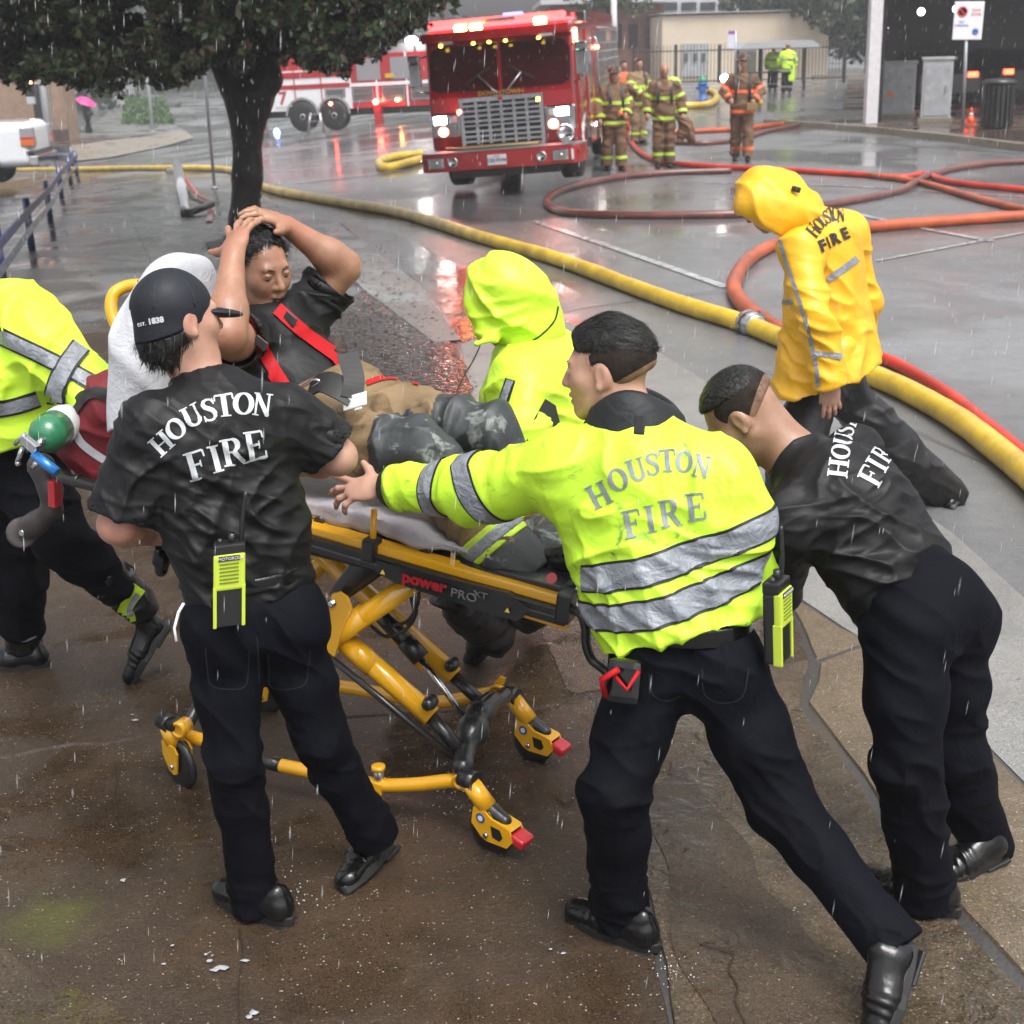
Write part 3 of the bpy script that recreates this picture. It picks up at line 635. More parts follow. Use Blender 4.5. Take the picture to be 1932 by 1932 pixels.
p0=J(1388,160,56.); p1=J(1388,58,56.); MB().cyl(p0,p1,.035,8).build('post',M_steel,bp); MB().box(p1+V3(-.12,0,-.3),(.16,.01,.3),bev=.005).build('flag',mat('flag_white',(.6,.6,.7),.4),bp); MB().box(p1+V3(-.12,-.012,-.06),(.15,.004,.06)).build('flag_band',mat('flag_purple',(.25,.08,.35),.4),bp)
hy=thing('fire_hydrant','blue and green fire hydrant with the yellow hose attached','hydrant',G(1325,189)); ho=G(1325,189); M_hb=mat('hydrant_blue',(.03,.12,.4),.4,coat=.4)
MB().lathe(ho,(0,0,1),[(0,.2),(.04,.2),(.05,.13),(.5,.13),(.52,.17),(.58,.17),(.6,.13)],14).build('barrel',M_hb,hy); MB().lathe(ho+V3(0,0,.6),(0,0,1),[(0,.15),(.1,.13),(.18,.06),(.24,.04)],14).build('bonnet',mat('hydrant_green',(.03,.25,.15),.4),hy)
MB().cyl(ho+V3(-.22,0,.42),ho+V3(.22,0,.42),.07,10).build('outlet',M_hb,hy); MB().cyl(ho+V3(0,-.22,.38),ho+V3(0,0,.38),.09,10).build('outlet',M_hb,hy)
# light pole behind the firefighters
lp=thing('light_pole','slim white light pole between the firefighters and the fire engine','pole',J(1160,150,55)); MB().cyl(J(1160,152,55),J(1157,-60,55),.13,10,r2=.1).build('post',M_wht,lp); MB().box(J(1160,150,55)+V3(0,0,.1),(.3,.3,.3),bev=.03).build('footing',M_roofc,lp)
# slender uprights at left
def pole(x0,y0,x1,y1,r,label,mt,top=None):
    o=G(x0,y0); t=thing('pole',label,'pole',o); p=J(x1,y1,o[1]); p[0]=o[0]+(p[0]-o[0])*.35
    e=p+(p-o)*.8; MB().cyl(o,e,r,10).build('post',mt,t); MB().lathe(o,(0,0,1),[(0,r*2.2),(.04,r*2.2),(.06,r*1.2)],12).build('base_plate',mt,t); return t,o,p
M_alp=mat('painted_silver',(.45,.47,.5),.4,metal=.3)
t,o,p=pole(101,320,72,135,.12,'grey traffic signal pole behind the blue rail',M_alp)
hd=J(55,158,o[1]-.2); MB().box(hd+V3(0,0,.0),(.15,.13,.42),bev=.03).build('signal_head',M_blk,t)
MB().cyl(hd,V3(o[0],o[1],hd[2]),.03,8).build('bracket',M_alp,t)
MB().ball(hd+V3(.03,-.13,.0),.11,12).build('red_lamp',M_tlo,t)
MB().box(hd+V3(0,-.02,-.55),(.13,.1,.12),bev=.02).build('push_box',M_alp,t)
pole(288,249,278,141,.09,'grey street light pole beside the planted bed',M_alp)
t,o,p=pole(298,232,294,140,.05,'sign pole with a small white plate by the planted bed',M_steel); MB().box(J(293,136,o[1]-.1),(.16,.01,.22)).build('sign_plate',MATS['sign_white'],t)
pole(405,357,389,155,.03,'thin steel sign post left of the tree trunk',M_steel)
# brick building at left
bl=thing('brick_building','tan brick building with dark doorways at the far left','building',G(60,270)); M_bt=mat('tan_brick',(.25,.165,.115),.8,var=.25,vscale=2.5,bump=.2,bscale=14)
by=G(130,268); xL=by[0]
MB().box(V3(xL-8,by[1]+1,by[2]+3),(8,1.,3.6)).build('wall',M_bt,bl)
for k,(x0_,x1_) in enumerate(((72,92),(101,106))):
    a,b=J(x0_,262,by[1]),J(x1_,262,by[1]); MB().box(V3((a[0]+b[0])/2,by[1]-.03,by[2]+1.4),((b[0]-a[0])/2,.06,1.4)).build('door',M_drk if k==0 else M_cream,bl)
MB().box(V3(xL-8,by[1]-.06,by[2]+.3),(8.05,.05,.3)).build('plinth',mat('dark_plinth',(.06,.035,.03),.5),bl)
# far left pavement corner, bed and trees
slab('corner_island',gp([(135,276),(250,262),(350,248),(365,262),(300,280),(200,300),(135,306)]),M_cream,.05,label='pale concrete kerb corner across the side street')
slab('brick_walk',gp([(-60,262),(140,262),(250,258),(240,268),(130,278),(90,296),(-60,300)]),M_plat,.045,label='dark brick paved walk at the foot of the tan building')
slab('side_walk',gp([(140,262),(190,225),(240,180),(300,180),(330,236),(350,249),(240,260)]),M_gut,.04,label='side street sidewalk by the planted bed')
GRN=[mat('leaf_dark',(.018,.032,.010),.5,coat=.1),mat('leaf_mid',(.038,.062,.014),.5,coat=.1),mat('leaf_brown',(.045,.026,.010),.55,coat=.1)]
def leaves(name,pts,size,mats,parent,N=None,seed=1,kind=None):
    r=np.random.RandomState(seed); n=len(pts); a=r.randn(n,3); a/=np.linalg.norm(a,axis=1)[:,None]; b=np.cross(a,r.randn(n,3)); b/=np.linalg.norm(b,axis=1)[:,None]; c=np.cross(a,b)
    sz=size*(.6+.8*r.rand(n))[:,None]; w_=sz*.5
    V=np.stack([pts-b*sz,pts-b*sz*.1-a*w_+c*sz*.12,pts+b*sz,pts-b*sz*.1+a*w_+c*sz*.12],1).reshape(-1,3); F=np.arange(n*4).reshape(n,4)
    o=mesh_np(name,V,F,mats,parent,smooth=False); mi=r.choice(len(mats),n,p=None).astype(np.int32); o.data.polygons.foreach_set('material_index',mi)
    if kind: o['kind']=kind
    return o
bd=G(280,236); pts=[]; r=np.random.RandomState(3)
q=[G(*p) for p in((229,236),(330,236),(310,205),(240,205))]
for _ in range(9000):
    u,v=r.rand(2); p=(q[0]*(1-u)+q[1]*u)*(1-v)+(q[3]*(1-u)+q[2]*u)*v; h_=.35+1.1*v*vnoise(np.array([p]),.9)[0]; pts.append(p+V3(0,0,r.rand()*h_))
pl=leaves('ground_cover',np.array(pts),.09,[mat('grass_green',(.05,.12,.018),.5),mat('leaf_mid2',(.03,.07,.02),.5)],None,seed=4); tag(pl,'green planted bed on the side street corner',kind='stuff')
def tree(base,h_,cr,cz,n,leaf,label,mats,seed,trunk_r=.2,group=None,flat=.8,lobes=9,forks=()):
    t=thing('tree',label,'tree',base,group); r=np.random.RandomState(seed); M_b=mat('bark',(.05,.035,.028),.7,var=.4,vscale=9,bump=.6,bscale=18,coat=.3)
    b=MB(); top=base+V3(0,0,h_*.45); b.tube(spline([base-V3(0,0,.1),base+V3(.03,0,h_*.2),top],5),[trunk_r*(1.15-.5*i/10) for i in range(11)],12)
    C=base+V3(0,0,cz)
    ce=[]
    for k in range(lobes):
        a=r.rand()*6.28; rr=cr*(.25+.55*r.rand()); z_=(r.rand()-.45)*cr*flat; ce.append((C+V3(math.cos(a)*rr,math.sin(a)*rr,z_),cr*(.3+.25*r.rand())))
        b.tube(spline([top-V3(0,0,h_*.1*r.rand()),top*.5+ce[-1][0]*.5+V3(0,0,.2),ce[-1][0]],4),[trunk_r*.45*(1-.7*i/8) for i in range(9)],7)
    b.build('trunk',M_b,t)
    P=[]
    for (c,rad) in ce:
        m_=n//lobes; d=r.randn(m_,3); d/=np.linalg.norm(d,axis=1)[:,None]; P.append(c+d*rad*(.45+.6*r.rand(m_,1))**.6*np.array([1,1,.8]))
    leaves('crown',np.concatenate(P),leaf,mats,t,seed=seed); return t
FG=[mat('far_leaf_dark',(.022,.04,.016),.5),mat('far_leaf_mid',(.045,.07,.028),.5),mat('far_leaf_light',(.07,.10,.04),.5)]
tree(J(1530,150,76),9,6.3,4.6,15000,.2,'large dark green tree beside the garage pillar',FG[:2]+FG[:1],11,.3)
tree(J(1640,150,80),9,5.,5.6,9000,.2,'dark tree partly hidden behind the white pillar',FG[:2],15,.3)
tree(J(1150,140,60),5,1.5,3.3,2600,.09,'slender young tree in front of the brown building',FG[1:],12,.06)
tree(J(1128,120,64),6,1.5,4.6,2200,.10,'tall thin tree right of the fire engine roof',FG[1:],22,.07)
tree(G(262,205),6,3.2,4.2,7000,.13,'rounded street tree over the planted bed',FG,13,.14)
hz=thing('far_trees','hazy trees and buildings at the end of the side street','trees',J(380,100,150)); 
for k,(x,w_,top,Y,mm) in enumerate(((60,320,-40,110,0),(330,90,70,150,1),(420,110,40,170,0),(520,160,50,150,1),(700,260,20,140,0),(905,240,30,130,1),(1060,120,-10,125,0))):
    r=np.random.RandomState(k+40); c=J(x,120,Y); wd=(J(x+w_/2,1,Y)-J(x-w_/2,1,Y))[0]/2; hh=(J(x,top,Y)[2]+5)
    P=np.stack([c[0]+r.randn(2600)*wd*.5,c[1]+r.randn(2600)*3,-5+hh*(r.rand(2600)**.7)*(0.75+.4*vnoise(np.stack([c[0]+r.randn(2600)*wd*.5,np.zeros(2600),np.zeros(2600)],1),.12))],1)
    leaves('tree_mass',P,.55,[FG[0],FG[1]],hz,seed=k)
hz['kind']='stuff'
# the big street tree
def main_tree():
    b0=G(466,438); t=thing('street_tree','dark wet street tree with forked trunk behind the seated patient','tree',b0); r=np.random.RandomState(5); b=SDF(.03)
    Y=b0[1]
    def j(x,y,dy=0): return J(x,y,Y+dy)
    b.chain([b0-V3(0,0,.15),b0+V3(0,0,.15),j(466,330),j(466,250),j(470,180)],[.27,.215,.2,.205,.30],.08)
    b.chain([j(465,215),j(440,150),j(405,90,-.3),j(360,10,-1)],[.2,.19,.16,.13],.12); b.chain([j(475,210),j(505,150),j(500,100,.3),j(530,20,.4),j(560,-60,.8)],[.2,.19,.17,.14,.1],.1); b.chain([j(430,130),j(420,40,-1.2),j(400,-80,-2)],[.15,.12,.08],.1); b.chain([j(502,105,.2),j(580,60,-.8),j(680,20,-1.5)],[.13,.09,.05],.08)
    b.chain([j(400,90,-.3),j(300,60,-2.5),j(200,30,-4)],[.11,.08,.05],.08)
    V,F=b.mesh(); N=vnorm(V,F); q=V*np.array([9,9,1.6]); V=V+N*((np.abs(vnoise(q,1.)-.5)*-.05+.012)+(vnoise(q,3.2,5)-.5)*.012)[:,None]
    mesh_np('trunk',V,F,mat('wet_bark',(.014,.009,.007),.55,var=.5,vscale=7,bump=.8,bscale=26,coat=.1,spec=.3),t)
    # crown: leaf clusters through a broad low canopy, edge set by the seen outline
    outl=[(-120,135),(0,138),(60,143),(150,158),(215,160),(260,152),(300,136),(340,142),(380,124),(420,104),(520,100),(560,108),(600,118),(660,112),(720,88),(760,52),(800,30),(840,-5),(900,-40)]
    ox=[p[0] for p in outl]; oy=[p[1] for p in outl]; n=210000
    yy=Y-4.5+r.rand(n)*8.; px=-160+r.rand(n)*1060; base=np.interp(px,ox,oy)+((vnoise(np.stack([px/30,yy*1.4,yy*0],1),1.)-.5)*66)+(vnoise(np.stack([px/10,yy*3,yy*0],1),1.,4)-.5)*34
    py=base-(r.rand(n)**1.25)*330
    cl=vnoise(np.stack([px/34,py/30,yy*.9],1),1.,7.); keep=cl>.475; px,py,yy=px[keep],py[keep],yy[keep]
    dr=cF[None]+cR[None]*((px-CXY)/FPX)[:,None]-cU[None]*((py-CXY)/FPX)[:,None]; P=CAM+dr*(yy/dr[:,1])[:,None]
    leaves('crown',P,.05,GRN+[GRN[0]],t,seed=9)
    # the rest of the crown above the picture
    n2=26000; d=r.randn(n2,3); d/=np.linalg.norm(d,axis=1)[:,None]; P=b0+V3(0,-1.5,6.2)+d*np.array([5.2,5.2,3.2])*(.6+.4*r.rand(n2,1)); leaves('upper_crown',P,.16,GRN,t,seed=10)
main_tree()
# leaf litter round the tree and on the gutter
r=np.random.RandomState(8); P=[]
for (x0_,x1_,y0_,y1_,n) in((640,900,440,760,560),(380,560,440,500,260),(200,700,420,600,160),(700,1020,480,640,120),(560,760,460,640,420)):
    for _ in range(n):
        p=G(x0_+(x1_-x0_)*r.rand(),y0_+(y1_-y0_)*r.rand(),.028); P.append(p)
o=leaves('leaf_litter',np.array(P),.022,[mat('dead_leaf',(.03,.018,.01),.5),mat('dead_leaf2',(.05,.03,.015),.5)],None,seed=3); tag(o,'wet dead leaves strewn along the kerb and round the tree',kind='stuff')
co=o.data; v=np.empty(len(co.vertices)*3,np.float32); co.vertices.foreach_get('co',v); v=v.reshape(-1,3); gz=zg(v[:,0],v[:,1]); v[:,2]=gz+.024+(v[:,2]-gz-.028)*.25; co.vertices.foreach_set('co',v.ravel())
tp_=slab('tree_pit',jag(gp([(385,462),(440,450),(500,448),(550,458),(540,470),(470,476),(400,476)]),.12,.1),mat('wet_soil',(.018,.012,.008),.5,bump=.6,bscale=25),.03,label='dark soil pit at the foot of the street tree')
# crumbs and splash droplets on the near pavement
r=np.random.RandomState(18); P=[];F=[]; 
def crumbs(name,n,reg,s0,s1,mt,label,z=.02):
    b=MB()
    for _ in range(n):
        x=reg[0]+(reg[1]-reg[0])*r.rand(); y=reg[2]+(reg[3]-reg[2])*r.rand(); p=G(x,y,z); s_=s0+(s1-s0)*r.rand()**3; k=5; a0=r.rand()*6
        b._add([p+V3(math.cos(a0+6.28*i/k)*s_*(.6+.6*r.rand()),math.sin(a0+6.28*i/k)*s_*(.4+.5*r.rand()),0) for i in range(k)]+[p+V3(0,0,s_*.8)],[(i,(i+1)%k,k) for i in range(k)])
    return tag(b.build(name,mt,None,weld=False),label,kind='stuff')
crumbs('grit',170,(-20,1500,1050,1932),.0012,.0035,mat('pale_grit',(.38,.34,.28),.4),'pale grit and spray specks on the wet pavement')
crumbs('grit',120,(1400,1932,900,1900),.0012,.0035,mat('pale_grit',(.55,.5,.42),.4),'pale grit on the asphalt at right')
b=MB()
for (x,y,s_) in((255,1358,.010),(250,1348,.006),(418,1825,.016),(405,1830,.011),(395,1812,.008),(480,1910,.014),(470,1918,.010),(325,1783,.006),(462,1812,.01),(1062,1798,.007),(1040,1790,.006),(232,1660,.012),(388,1800,.006),(310,1818,.007)):
    p=G(x,y,.021); k=6; b._add([p+V3(math.cos(6.28*i/k)*s_*(.5+r.rand()),math.sin(6.28*i/k)*s_*(.4+.7*r.rand()),0) for i in range(k)]+[p+V3(0,0,s_*.35)],[(i,(i+1)%k,k) for i in range(k)])
tag(b.build('litter',mat('wet_paper',(.28,.29,.31),.4),None,weld=False),'small scraps of wet paper on the pavement',kind='stuff')
# blue rail at left
M_bl=mat('dark_blue_paint',(.012,.03,.10),.25,coat=.6,var=.4,vscale=6); M_rail=mat('reflective_rail',(.02,.035,.12),.5,coat=.2)
rk=[(9,562),(61,474),(96,422),(117,377),(134,350),(146,333)]; R0=G(*rk[0]); rt=thing('guard_rail','low dark blue guard rail of posts and boards along the sidewalk','railing',R0)
tops_=[(9,434),(61,379),(96,343),(117,313),(134,293),(144,273)]; rp=[]
for (a_,b_) in zip(rk,tops_):
    o=G(*a_); hgt=.68; MB().cyl(o,o+V3(0,0,hgt),.05,12).build('post',M_bl,rt); MB().ball(o+V3(0,0,hgt),.05,10,sc=(1,1,.4)).build('post_cap',M_bl,rt); rp.append(o)
ext=[R0+(R0-rp[1])]+rp
for a_,b_ in zip(ext[:-1],ext[1:]):
    for z_ in(.34,.56):
        c=(a_+b_)/2+V3(.06,0,z_); d=b_-a_; MB().box(c,(np.linalg.norm(d)/2-.02,.014,.05),d,np.cross([0,0,1],d),bev=.008).build('board',M_rail if z_>.5 else M_bl,rt)
b2=thing('guard_rail','short blue rail crossing behind the white van','railing',G(70,318)); a_,b_=G(60,316),G(137,318)
for z_ in(.35,.62): MB().box((a_+b_)/2+V3(0,0,z_),(np.linalg.norm(b_-a_)/2,.02,.1),b_-a_,np.cross([0,0,1],b_-a_)).build('board',M_bl,b2)
for q in(a_,(a_+b_)/2,b_): MB().cyl(q,q+V3(0,0,.72),.05,10).build('post',M_bl,b2)
# toppled silver tube with red tape
to=G(352,408); tt=thing('toppled_post','silver tubular post leaning on the sidewalk with red tape trailing','post',to); a_=to+V3(0,0,.07); b_=G(333,306,.35); 
MB().tube([a_,a_*.5+b_*.5,b_],[.065,.10,.11],14).build('tube',mat('polished_silver',(.6,.6,.63),.2,metal=.6,coat=.5),tt)
MB().tube([b_,b_+nrm(b_-a_)*.12,b_+nrm(b_-a_)*.2],[.088,.08,.03],12).build('red_cap',mat('red_plastic',(.5,.02,.02),.3,coat=.5),tt); MB().tube([G(352,404,.06),G(400,385,.12)],[.05,.06],10).build('black_arm',M_blk,tt); MB().tube([to+V3(-.06,0,.05),to+V3(.1,-.05,.05)],[.08,.07],10).build('foot',M_blk,tt)
tpz=spline([G(343,330,.22),G(358,352,.15),G(374,370,.08),G(392,380,.06),G(398,392,.03),G(395,406,.03),G(392,418,.03)],6); tb=MB()
for a_,b_ in zip(tpz[:-1],tpz[1:]):
    for s_ in(0,1): u=V3(.045,.03,0); tb.box((a_+b_)/2+V3(.03*s_,0,.01*s_),(np.linalg.norm(b_-a_)/2*1.05,.035,.004),b_-a_,np.cross(nrm(b_-a_),[.3,0,1]))
tb.build('red_tape',mat('red_tape',(.5,.012,.02),.3,coat=.5),tt)
bk=G(324,326); MB().box(bk+V3(0,0,.05),(.12,.1,.05),bev=.02).build('block',M_gut,tt)
# haze of the rain
hb=MB().box(V3(0,60,4),(150,90,12)).build('haze',None); hb['kind']='stuff'; hb['label']='grey rain haze filling the street'
hm=bpy.data.materials.new('rain_haze'); hm.use_nodes=True; hn=hm.node_tree; hn.nodes.clear(); pv=hn.nodes.new('ShaderNodeVolumePrincipled'); pv.inputs['Color'].default_value=(.93,.95,1,1); pv.inputs['Density'].default_value=.0016; pv.inputs['Anisotropy'].default_value=.3
ho_=hn.nodes.new('ShaderNodeOutputMaterial'); hn.links.new(pv.outputs[0],ho_.inputs['Volume']); hb.data.materials.append(hm)
# ------------------------------------------------------------ figures
def fabric(name,col,rough=.5,bump=.5,sc=14,var=.25,coat=0.,fine=.15,spec=.4,sheen=0.,dirt=None,coatr=.25,crease=1.0):
    "cloth with soft creases in the relief and a wet gloss"
    m=bpy.data.materials.new(name); m.use_nodes=True; nt=m.node_tree; b=nt.nodes['Principled BSDF']; N=nt.nodes.new; L=nt.links.new
    tc=N('ShaderNodeTexCoord'); P=tc.outputs['Object']
    def noise(s,d=4,dist=0.,ro=.55):
        n=N('ShaderNodeTexNoise'); n.inputs['Scale'].default_value=s; n.inputs['Detail'].default_value=d; n.inputs['Distortion'].default_value=dist; n.inputs['Roughness'].default_value=ro; L(P,n.inputs['Vector']); return n.outputs[0]
    mx=N('ShaderNodeMix'); mx.data_type='RGBA'; mx.inputs[6].default_value=(*[c*(1-var) for c in col],1); mx.inputs[7].default_value=(*[min(1,c*(1+var*.6)) for c in col],1)
    r=N('ShaderNodeMapRange'); r.inputs[1].default_value=.35; r.inputs[2].default_value=.65; L(noise(sc*.5,5),r.inputs[0]); L(r.outputs[0],mx.inputs[0]); out=mx.outputs[2]
    if dirt:
        m2=N('ShaderNodeMix'); m2.data_type='RGBA'; r2=N('ShaderNodeMapRange'); r2.inputs[1].default_value=dirt[1]; r2.inputs[2].default_value=dirt[1]+.09; L(noise(dirt[2],7,.6,.65),r2.inputs[0]); L(r2.outputs[0],m2.inputs[0]); L(out,m2.inputs[6]); m2.inputs[7].default_value=(*dirt[0],1); out=m2.outputs[2]
    L(out,b.inputs['Base Color']); b.inputs['Roughness'].default_value=rough; b.inputs['Specular IOR Level'].default_value=spec
    b.inputs['Coat Weight'].default_value=coat; b.inputs['Coat Roughness'].default_value=coatr; b.inputs['Sheen Weight'].default_value=sheen
    b1=N('ShaderNodeBump'); b1.inputs['Distance'].default_value=.012; b1.inputs['Strength'].default_value=bump; L(noise(sc,3,1.6),b1.inputs['Height'])
    rn=N('ShaderNodeTexNoise'); rn.noise_type='RIDGED_MULTIFRACTAL'; rn.inputs['Scale'].default_value=sc*.55; rn.inputs['Detail'].default_value=3; rn.inputs['Distortion'].default_value=1.1; mp=N('ShaderNodeMapping'); mp.inputs['Rotation'].default_value=(.3,.5,.7); mp.inputs['Scale'].default_value=(1,1,1.9); L(P,mp.inputs[0]); L(mp.outputs[0],rn.inputs['Vector'])
    b0=N('ShaderNodeBump'); b0.inputs['Distance'].default_value=.010; b0.inputs['Strength'].default_value=min(1,bump*crease); L(rn.outputs[0],b0.inputs['Height']); L(b0.outputs[0],b1.inputs['Normal'])
    b2=N('ShaderNodeBump'); b2.inputs['Distance'].default_value=.003; b2.inputs['Strength'].default_value=fine; L(noise(sc*9,3,.5),b2.inputs['Height']); L(b1.outputs[0],b2.inputs['Normal']); L(b2.outputs[0],b.inputs['Normal'])
    MATS[name]=m; return m
def skinmat(name,col,dark,blush=(.45,.13,.08)):
    m=bpy.data.materials.new(name); m.use_nodes=True; nt=m.node_tree; b=nt.nodes['Principled BSDF']; N=nt.nodes.new; L=nt.links.new
    tc=N('ShaderNodeTexCoord'); n=N('ShaderNodeTexNoise'); n.inputs['Scale'].default_value=9; n.inputs['Detail'].default_value=9; n.inputs['Roughness'].default_value=.7; L(tc.outputs['Object'],n.inputs['Vector'])
    r=N('ShaderNodeMapRange'); r.inputs[1].default_value=.35; r.inputs[2].default_value=.65; L(n.outputs[0],r.inputs[0]); mx=N('ShaderNodeMix'); mx.data_type='RGBA'; mx.inputs[6].default_value=(*dark,1); mx.inputs[7].default_value=(*col,1); L(r.outputs[0],mx.inputs[0]); n3=N('ShaderNodeTexNoise'); n3.inputs['Scale'].default_value=5; n3.inputs['Detail'].default_value=4; L(tc.outputs['Object'],n3.inputs['Vector']); r3=N('ShaderNodeMapRange'); r3.inputs[1].default_value=.48; r3.inputs[2].default_value=.7; r3.inputs[4].default_value=.55; L(n3.outputs[0],r3.inputs[0]); m3=N('ShaderNodeMix'); m3.data_type='RGBA'; L(r3.outputs[0],m3.inputs[0]); L(mx.outputs[2],m3.inputs[6]); m3.inputs[7].default_value=(col[0]*.95,col[1]*.62,col[2]*.62,1); L(m3.outputs[2],b.inputs['Base Color'])
    b.inputs['Roughness'].default_value=.48; b.inputs['Subsurface Weight'].default_value=.12; b.inputs['Subsurface Radius'].default_value=(.012,.005,.003); b.inputs['Subsurface Scale'].default_value=.5; b.inputs['Coat Weight'].default_value=.12; b.inputs['Coat Roughness'].default_value=.2
    n2=N('ShaderNodeTexNoise'); n2.inputs['Scale'].default_value=220; n2.inputs['Detail'].default_value=3; L(tc.outputs['Object'],n2.inputs['Vector']); bp=N('ShaderNodeBump'); bp.inputs['Strength'].default_value=.12; bp.inputs['Distance'].default_value=.002; L(n2.outputs[0],bp.inputs['Height']); L(bp.outputs[0],b.inputs['Normal']); MATS[name]=m; return m
SK_A=skinmat('skin_warm',(.47,.275,.20),(.38,.20,.14)); SK_P=skinmat('skin_tan',(.37,.20,.125),(.24,.115,.07)); SK_E=skinmat('skin_olive',(.37,.21,.14),(.25,.13,.085))
M_tee=fabric('wet_black_tee',(.006,.006,.007),.55,.45,7,.3,coat=.05,spec=.25,coatr=.35,crease=.55,fine=.25); M_navy=fabric('navy_trousers',(.0024,.0028,.0055),.75,.5,6,.3,spec=.10,fine=.4,crease=.9)
M_hv=fabric('lime_hivis',(.56,.84,.045),.55,.5,8,.10,coat=.12,fine=.1); M_hvd=fabric('lime_hivis_soiled',(.52,.82,.04),.55,.5,8,.10,coat=.12,fine=.1,dirt=((.17,.30,.03),.585,13))
M_yc=fabric('yellow_raincoat',(.78,.42,.015),.45,.4,7,.08,coat=.2,fine=.08); M_ref=fabric('silver_reflective',(.22,.235,.265),.35,.5,30,.25,fine=.4,spec=.6); M_trim=mat('black_edging',(.012,.012,.012),.6)
M_tan=fabric('tan_bunker_cloth',(.20,.135,.07),.75,.5,10,.35,fine=.4,dirt=((.06,.045,.03),.56,6)); M_knee=fabric('soiled_black_knee',(.030,.034,.036),.55,.4,8,.4,coat=.1,dirt=((.20,.21,.20),.56,14)); M_brown=fabric('brown_bunker_cloth',(.15,.085,.045),.8,.4,6,.3)
M_lime=mat('lime_stripe',(.50,.72,.04),.4,var=.15,vscale=30); M_leather=mat('wet_black_leather',(.003,.003,.0035),.25,coat=.35,spec=.3,bump=.25,bscale=40,coatr=.12); M_sole=mat('black_sole',(.012,.012,.012),.5)
M_stub=fabric('sparse_stubble',(.21,.120,.080),.55,.1,60,.3,fine=.5,crease=.1,spec=.2); M_hair=fabric('wet_black_hair',(.006,.005,.004),.38,.7,38,.3,coat=.12,fine=.9,crease=.3); M_fade=fabric('clipped_hair',(.022,.015,.011),.7,.3,60,.5,fine=.8,crease=.1,spec=.2); M_cap=fabric('navy_cap_cloth',(.010,.012,.018),.6,.12,20,.15,coat=.05,fine=.5,crease=.4,spec=.3)
M_print=mat('silver_print',(.50,.52,.54),.35,var=.3,vscale=14); M_printg=mat('grey_reflective_print',(.20,.225,.235),.45,var=.3,vscale=20); M_pink=mat('lip_skin',(.30,.10,.07),.35,coat=.3); M_eye=mat('eye_white',(.6,.56,.52),.2,coat=.6); M_iris=mat('dark_iris',(.012,.007,.005),.15,coat=1)
M_white2=fabric('white_towel',(.48,.49,.52),.85,.35,12,.06,fine=.8,spec=.2); M_sheet=fabric('wet_white_sheet',(.36,.34,.37),.6,.6,9,.14,fine=.3); M_redst=mat('red_strap',(.38,.006,.010),.6,spec=.2,bump=.3,bscale=120)
def torso(s,pv,ch,sl,sr,nk,fr,g=0.,depth=.66,waist=.145,chest=.165,hips=.155,k=.05):
    "trunk between pelvis and shoulders; g thickens it; fr points to the chest side"
    pv,ch,sl,sr,nk=map(lambda q:np.array(q,float),(pv,ch,sl,sr,nk)); mid=pv*.5+ch*.5
    s.cone(pv,mid,hips+g,waist+g,k,fr,depth); s.cone(mid,ch,waist+g,chest+g,k,fr,depth)
    X=nrm(sr-sl); W=np.linalg.norm(sr-sl)
    s.cone(sl+X*.02-(ch-mid)*.05,sr-X*.02-(ch-mid)*.05,.068+g,.068+g,k,None); s.cone(ch,(sl+sr)/2,chest*.92+g,.10+g,k,fr,depth)
    s.cone((sl+sr)/2,nk,.085+g*.8,.058+g*.6,.05)
